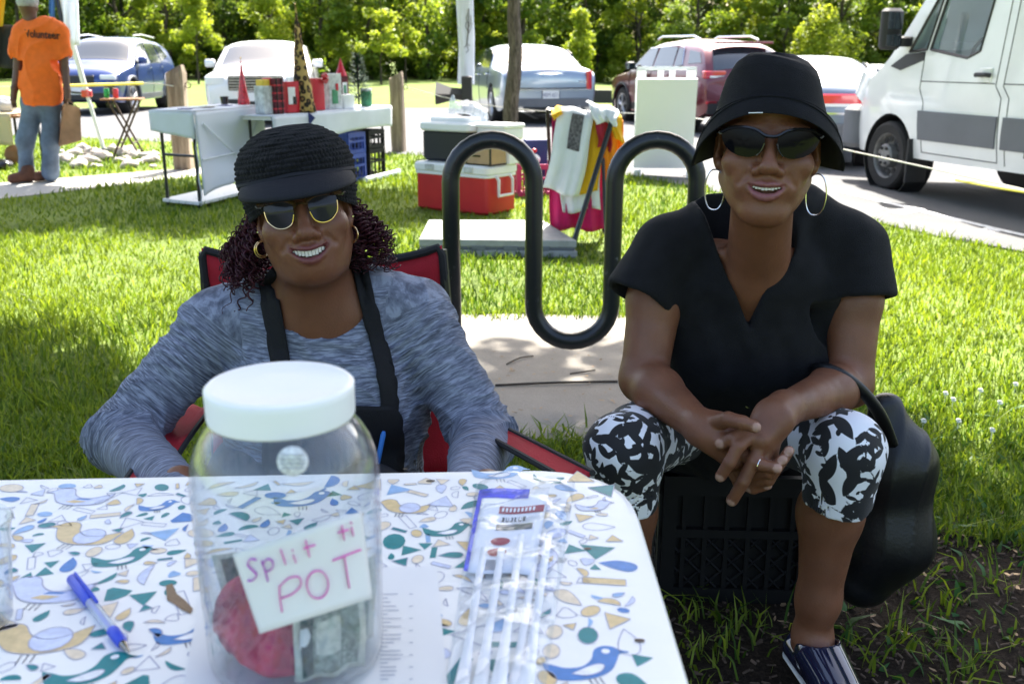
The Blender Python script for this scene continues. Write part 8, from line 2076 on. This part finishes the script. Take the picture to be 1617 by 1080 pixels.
bp_ = mid + dx * (-.03) + dn * .05 + Vector((0, 0, .74)); V, Q = sdf_surface(U([ell(bp_ + Vector((0, 0, .05)), (.12, .10, .06)), ell(bp_ + Vector((-.10, 0, .11)), (.03, .03, .07)), ell(bp_ + Vector((.09, .03, .02)), (.08, .08, .05))], .04), .008, lambda P, w=wob(311, 22), w8=wob(312, 70): (-.022 * w(P) - .007 * w8(P)).astype(np.float32), pad=.05); o = mesh_obj('plastic_bag', V, Q, MAT['poly_white']); tag(o, 'crumpled translucent plastic bag on top of the cool boxes', 'bag')
milk_crate(G(842, 306), .36, .33, .28, R(12), MAT['crate_pink'], 'magenta plastic crate on the grass behind the red cool box', False, None, 7)
pk = G(842, 306); t = thing('navy_carton', 'dark blue carton in the magenta crate', 'carton', pk + Vector((.02, .08, .05)), R(12)); MB().rbox((0, 0, .22), (.20, .12, .42), .006).build('box', MAT['tag_blue'], t, local=True)
lump(pk + Vector((-.06, -.02, .27)), (.13, .10, .06), MAT['foam_white'], 'white_packets', 'white paper packets heaped on the magenta crate', 'packets', 315); lump(pk + Vector((.0, -.04, .36)), (.03, .03, .03), MAT['gift_red'], 'red_packet', 'tiny red packet on the white packets', 'packet', 317)
# ---- grey plastic platform
pq = [G(661, 405), G(912, 408), G(858, 372), G(676, 372)]; t = thing('plastic_platform', 'flat grey plastic platform lying on the grass behind the rack', 'platform', (pq[0] + pq[2]) / 2); mat('grey_poly', (.30, .30, .30), .6, var=.12, vscale=7, dirt=((.16, .15, .13), .6, 9))
def slab_of(pts, z0, z1, k): c_ = sum(pts, Vector()) / len(pts); return [c_ + (p_ - c_) * k + Vector((0, 0, z0)) for p_ in pts], (0, 0, z1 - z0)
for z0, z1, k, nm in ((.0, .045, 1.0, 'base'), (.045, .062, .975, 'groove'), (.062, .110, .99, 'deck')): bevel(MB().prism(*slab_of(pq, z0, z1, k)).build(nm, MAT['grey_poly' if nm != 'groove' else 'grey_plastic'], t, smooth=False), .008)
for k in range(4): a = pq[0].lerp(pq[1], .18 + .2 * k); MB().rbox(a + Vector((0, .005, .055)), (.09, .012, .03), .004).build('latch', MAT['grey_plastic'], t)
# ---- folding rack with clothes
yR = 6.55; t = thing('folding_rack', 'black X-legged folding rack carrying shirts', 'rack', W(930, 385, yR)); fl, fr_ = W(866, 176, yR), W(972, 184, yR)
bars = [(W(966, 192, yR - .12), W(903, 392, 6.05)), (W(952, 250, yR - .10), W(958, 400, 6.25)), (fl + Vector((0, .22, 0)), Vector((fl.x + .06, yR + .42, .0))), (fr_ + Vector((0, .22, 0)), Vector((fr_.x - .02, yR + .42, .0)))]
for k, (a, b) in enumerate(bars): MB().tube([a, b], .017 if k == 0 else .012, 8).build('leg', MAT['black_tube'], t)
MB().tube([fl, fr_], .012, 8).build('top_bar', MAT['black_tube'], t); MB().tube([fl + Vector((0, .22, 0)), fr_ + Vector((0, .22, 0))], .012, 8).build('top_bar', MAT['black_tube'], t); MB().tube([W(966, 192, yR - .12), fr_], .012, 8).build('stay', MAT['black_tube'], t)
def gar(name, label, cat, m, tl, tr, br, bl, dy, folds=10, amp=.02, print_=None):
    t = thing(name, label, cat, W((bl[0] + br[0]) / 2, max(bl[1], br[1]), yR + dy)); ph = rnd.uniform(0, 6)
    def f(s, t_):
        if t_ < .22:                                   # the part lying over the top of the rack
            k = t_ / .22; u = tl[0] + (tr[0] - tl[0]) * s; v = tl[1] + (tr[1] - tl[1]) * s; p_ = W(u, v, yR + dy); return p_ + Vector((0, .24 * (1 - k), .004 + .012 * math.sin(3.1 * k) + .006 * math.sin(9 * s + ph)))
        k = (t_ - .22) / .78; u = (tl[0] * (1 - k) + bl[0] * k) * (1 - s) + (tr[0] * (1 - k) + br[0] * k) * s; v = (tl[1] * (1 - k) + bl[1] * k) * (1 - s) + (tr[1] * (1 - k) + br[1] * k) * s + 3 * k * math.sin(folds * s * .8 + ph); u += 2.5 * k * math.sin(7 * k + ph)
        return W(u, v, yR + dy + 1.5 * amp * (math.sin(folds * s + ph + 1.5 * k) + .5 * math.sin(2.3 * folds * s + 2 * ph)) * (.25 + .75 * k) - .03 * math.sin(2.5 * k))
    o = sheet_cloth(f, 44, 26, 'cloth', m, t, .005)
    if print_:
        s0, s1, t0, t1, pm_ = print_
        MB().grid([[f(s, t_) + Vector((0, -.008, .002)) for t_ in np.linspace(t0, t1, 10)] for s in np.linspace(s0, s1, 8)]).build('chest_print', pm_, o, sharp=None)
mat('cloth_white', (.78, .80, .84), .85, trans=.22, var=.04); mat('cloth_yellow', (.75, .42, .01), .85, trans=.2); mat('cloth_orange', (.80, .27, .01), .85, trans=.2); mat('cloth_magenta', (.45, .010, .11), .85, trans=.2, var=.15); mat('cloth_red', (.33, .012, .03), .85); mat('print_dark', (.10, .09, .10), .8, var=.9, vscale=60)
gar('magenta_shorts', 'magenta garment hanging lowest under the white shirts on the rack', 'garment', MAT['cloth_magenta'], (872, 182), (958, 190), (957, 364), (868, 362), .05, 14)
gar('white_shirt', 'second white shirt hanging under the printed white one', 'shirt', MAT['cloth_white'], (880, 180), (950, 186), (948, 330), (888, 336), .00, 9, .012)
gar('yellow_shirt', 'yellow shirt on the rack beside the printed white shirt', 'shirt', MAT['cloth_yellow'], (905, 181), (953, 188), (946, 304), (882, 306), -.04, 8, .012)
gar('white_shirt', 'white shirt with a dark printed panel draped over the rack', 'shirt', MAT['cloth_white'], (882, 172), (938, 182), (916, 312), (860, 298), -.09, 8, .016, (.40, .74, .24, .58, MAT['print_dark']))
gar('orange_shirt', 'orange shirt at the right end of the rack', 'shirt', MAT['cloth_orange'], (950, 188), (984, 192), (986, 262), (956, 300), -.02, 7)
gar('red_blouse', 'dark red blouse between the yellow and orange shirts', 'blouse', MAT['cloth_red'], (940, 184), (966, 188), (964, 240), (944, 232), -.07, 5)
gar('yellow_scarf', 'yellow cloth at the top right corner of the rack', 'cloth', MAT['cloth_yellow'], (958, 176), (982, 186), (984, 232), (968, 214), -.10, 5)
gar('white_cloth', 'white cloth bunched over the right end of the rack', 'cloth', MAT['cloth_white'], (930, 166), (978, 178), (972, 198), (940, 194), -.11, 9, .02)
gar('yellow_sleeve', 'yellow sleeve poking out at the left end of the rack', 'sleeve', MAT['cloth_yellow'], (871, 178), (888, 172), (886, 184), (873, 188), -.11, 3, .01)
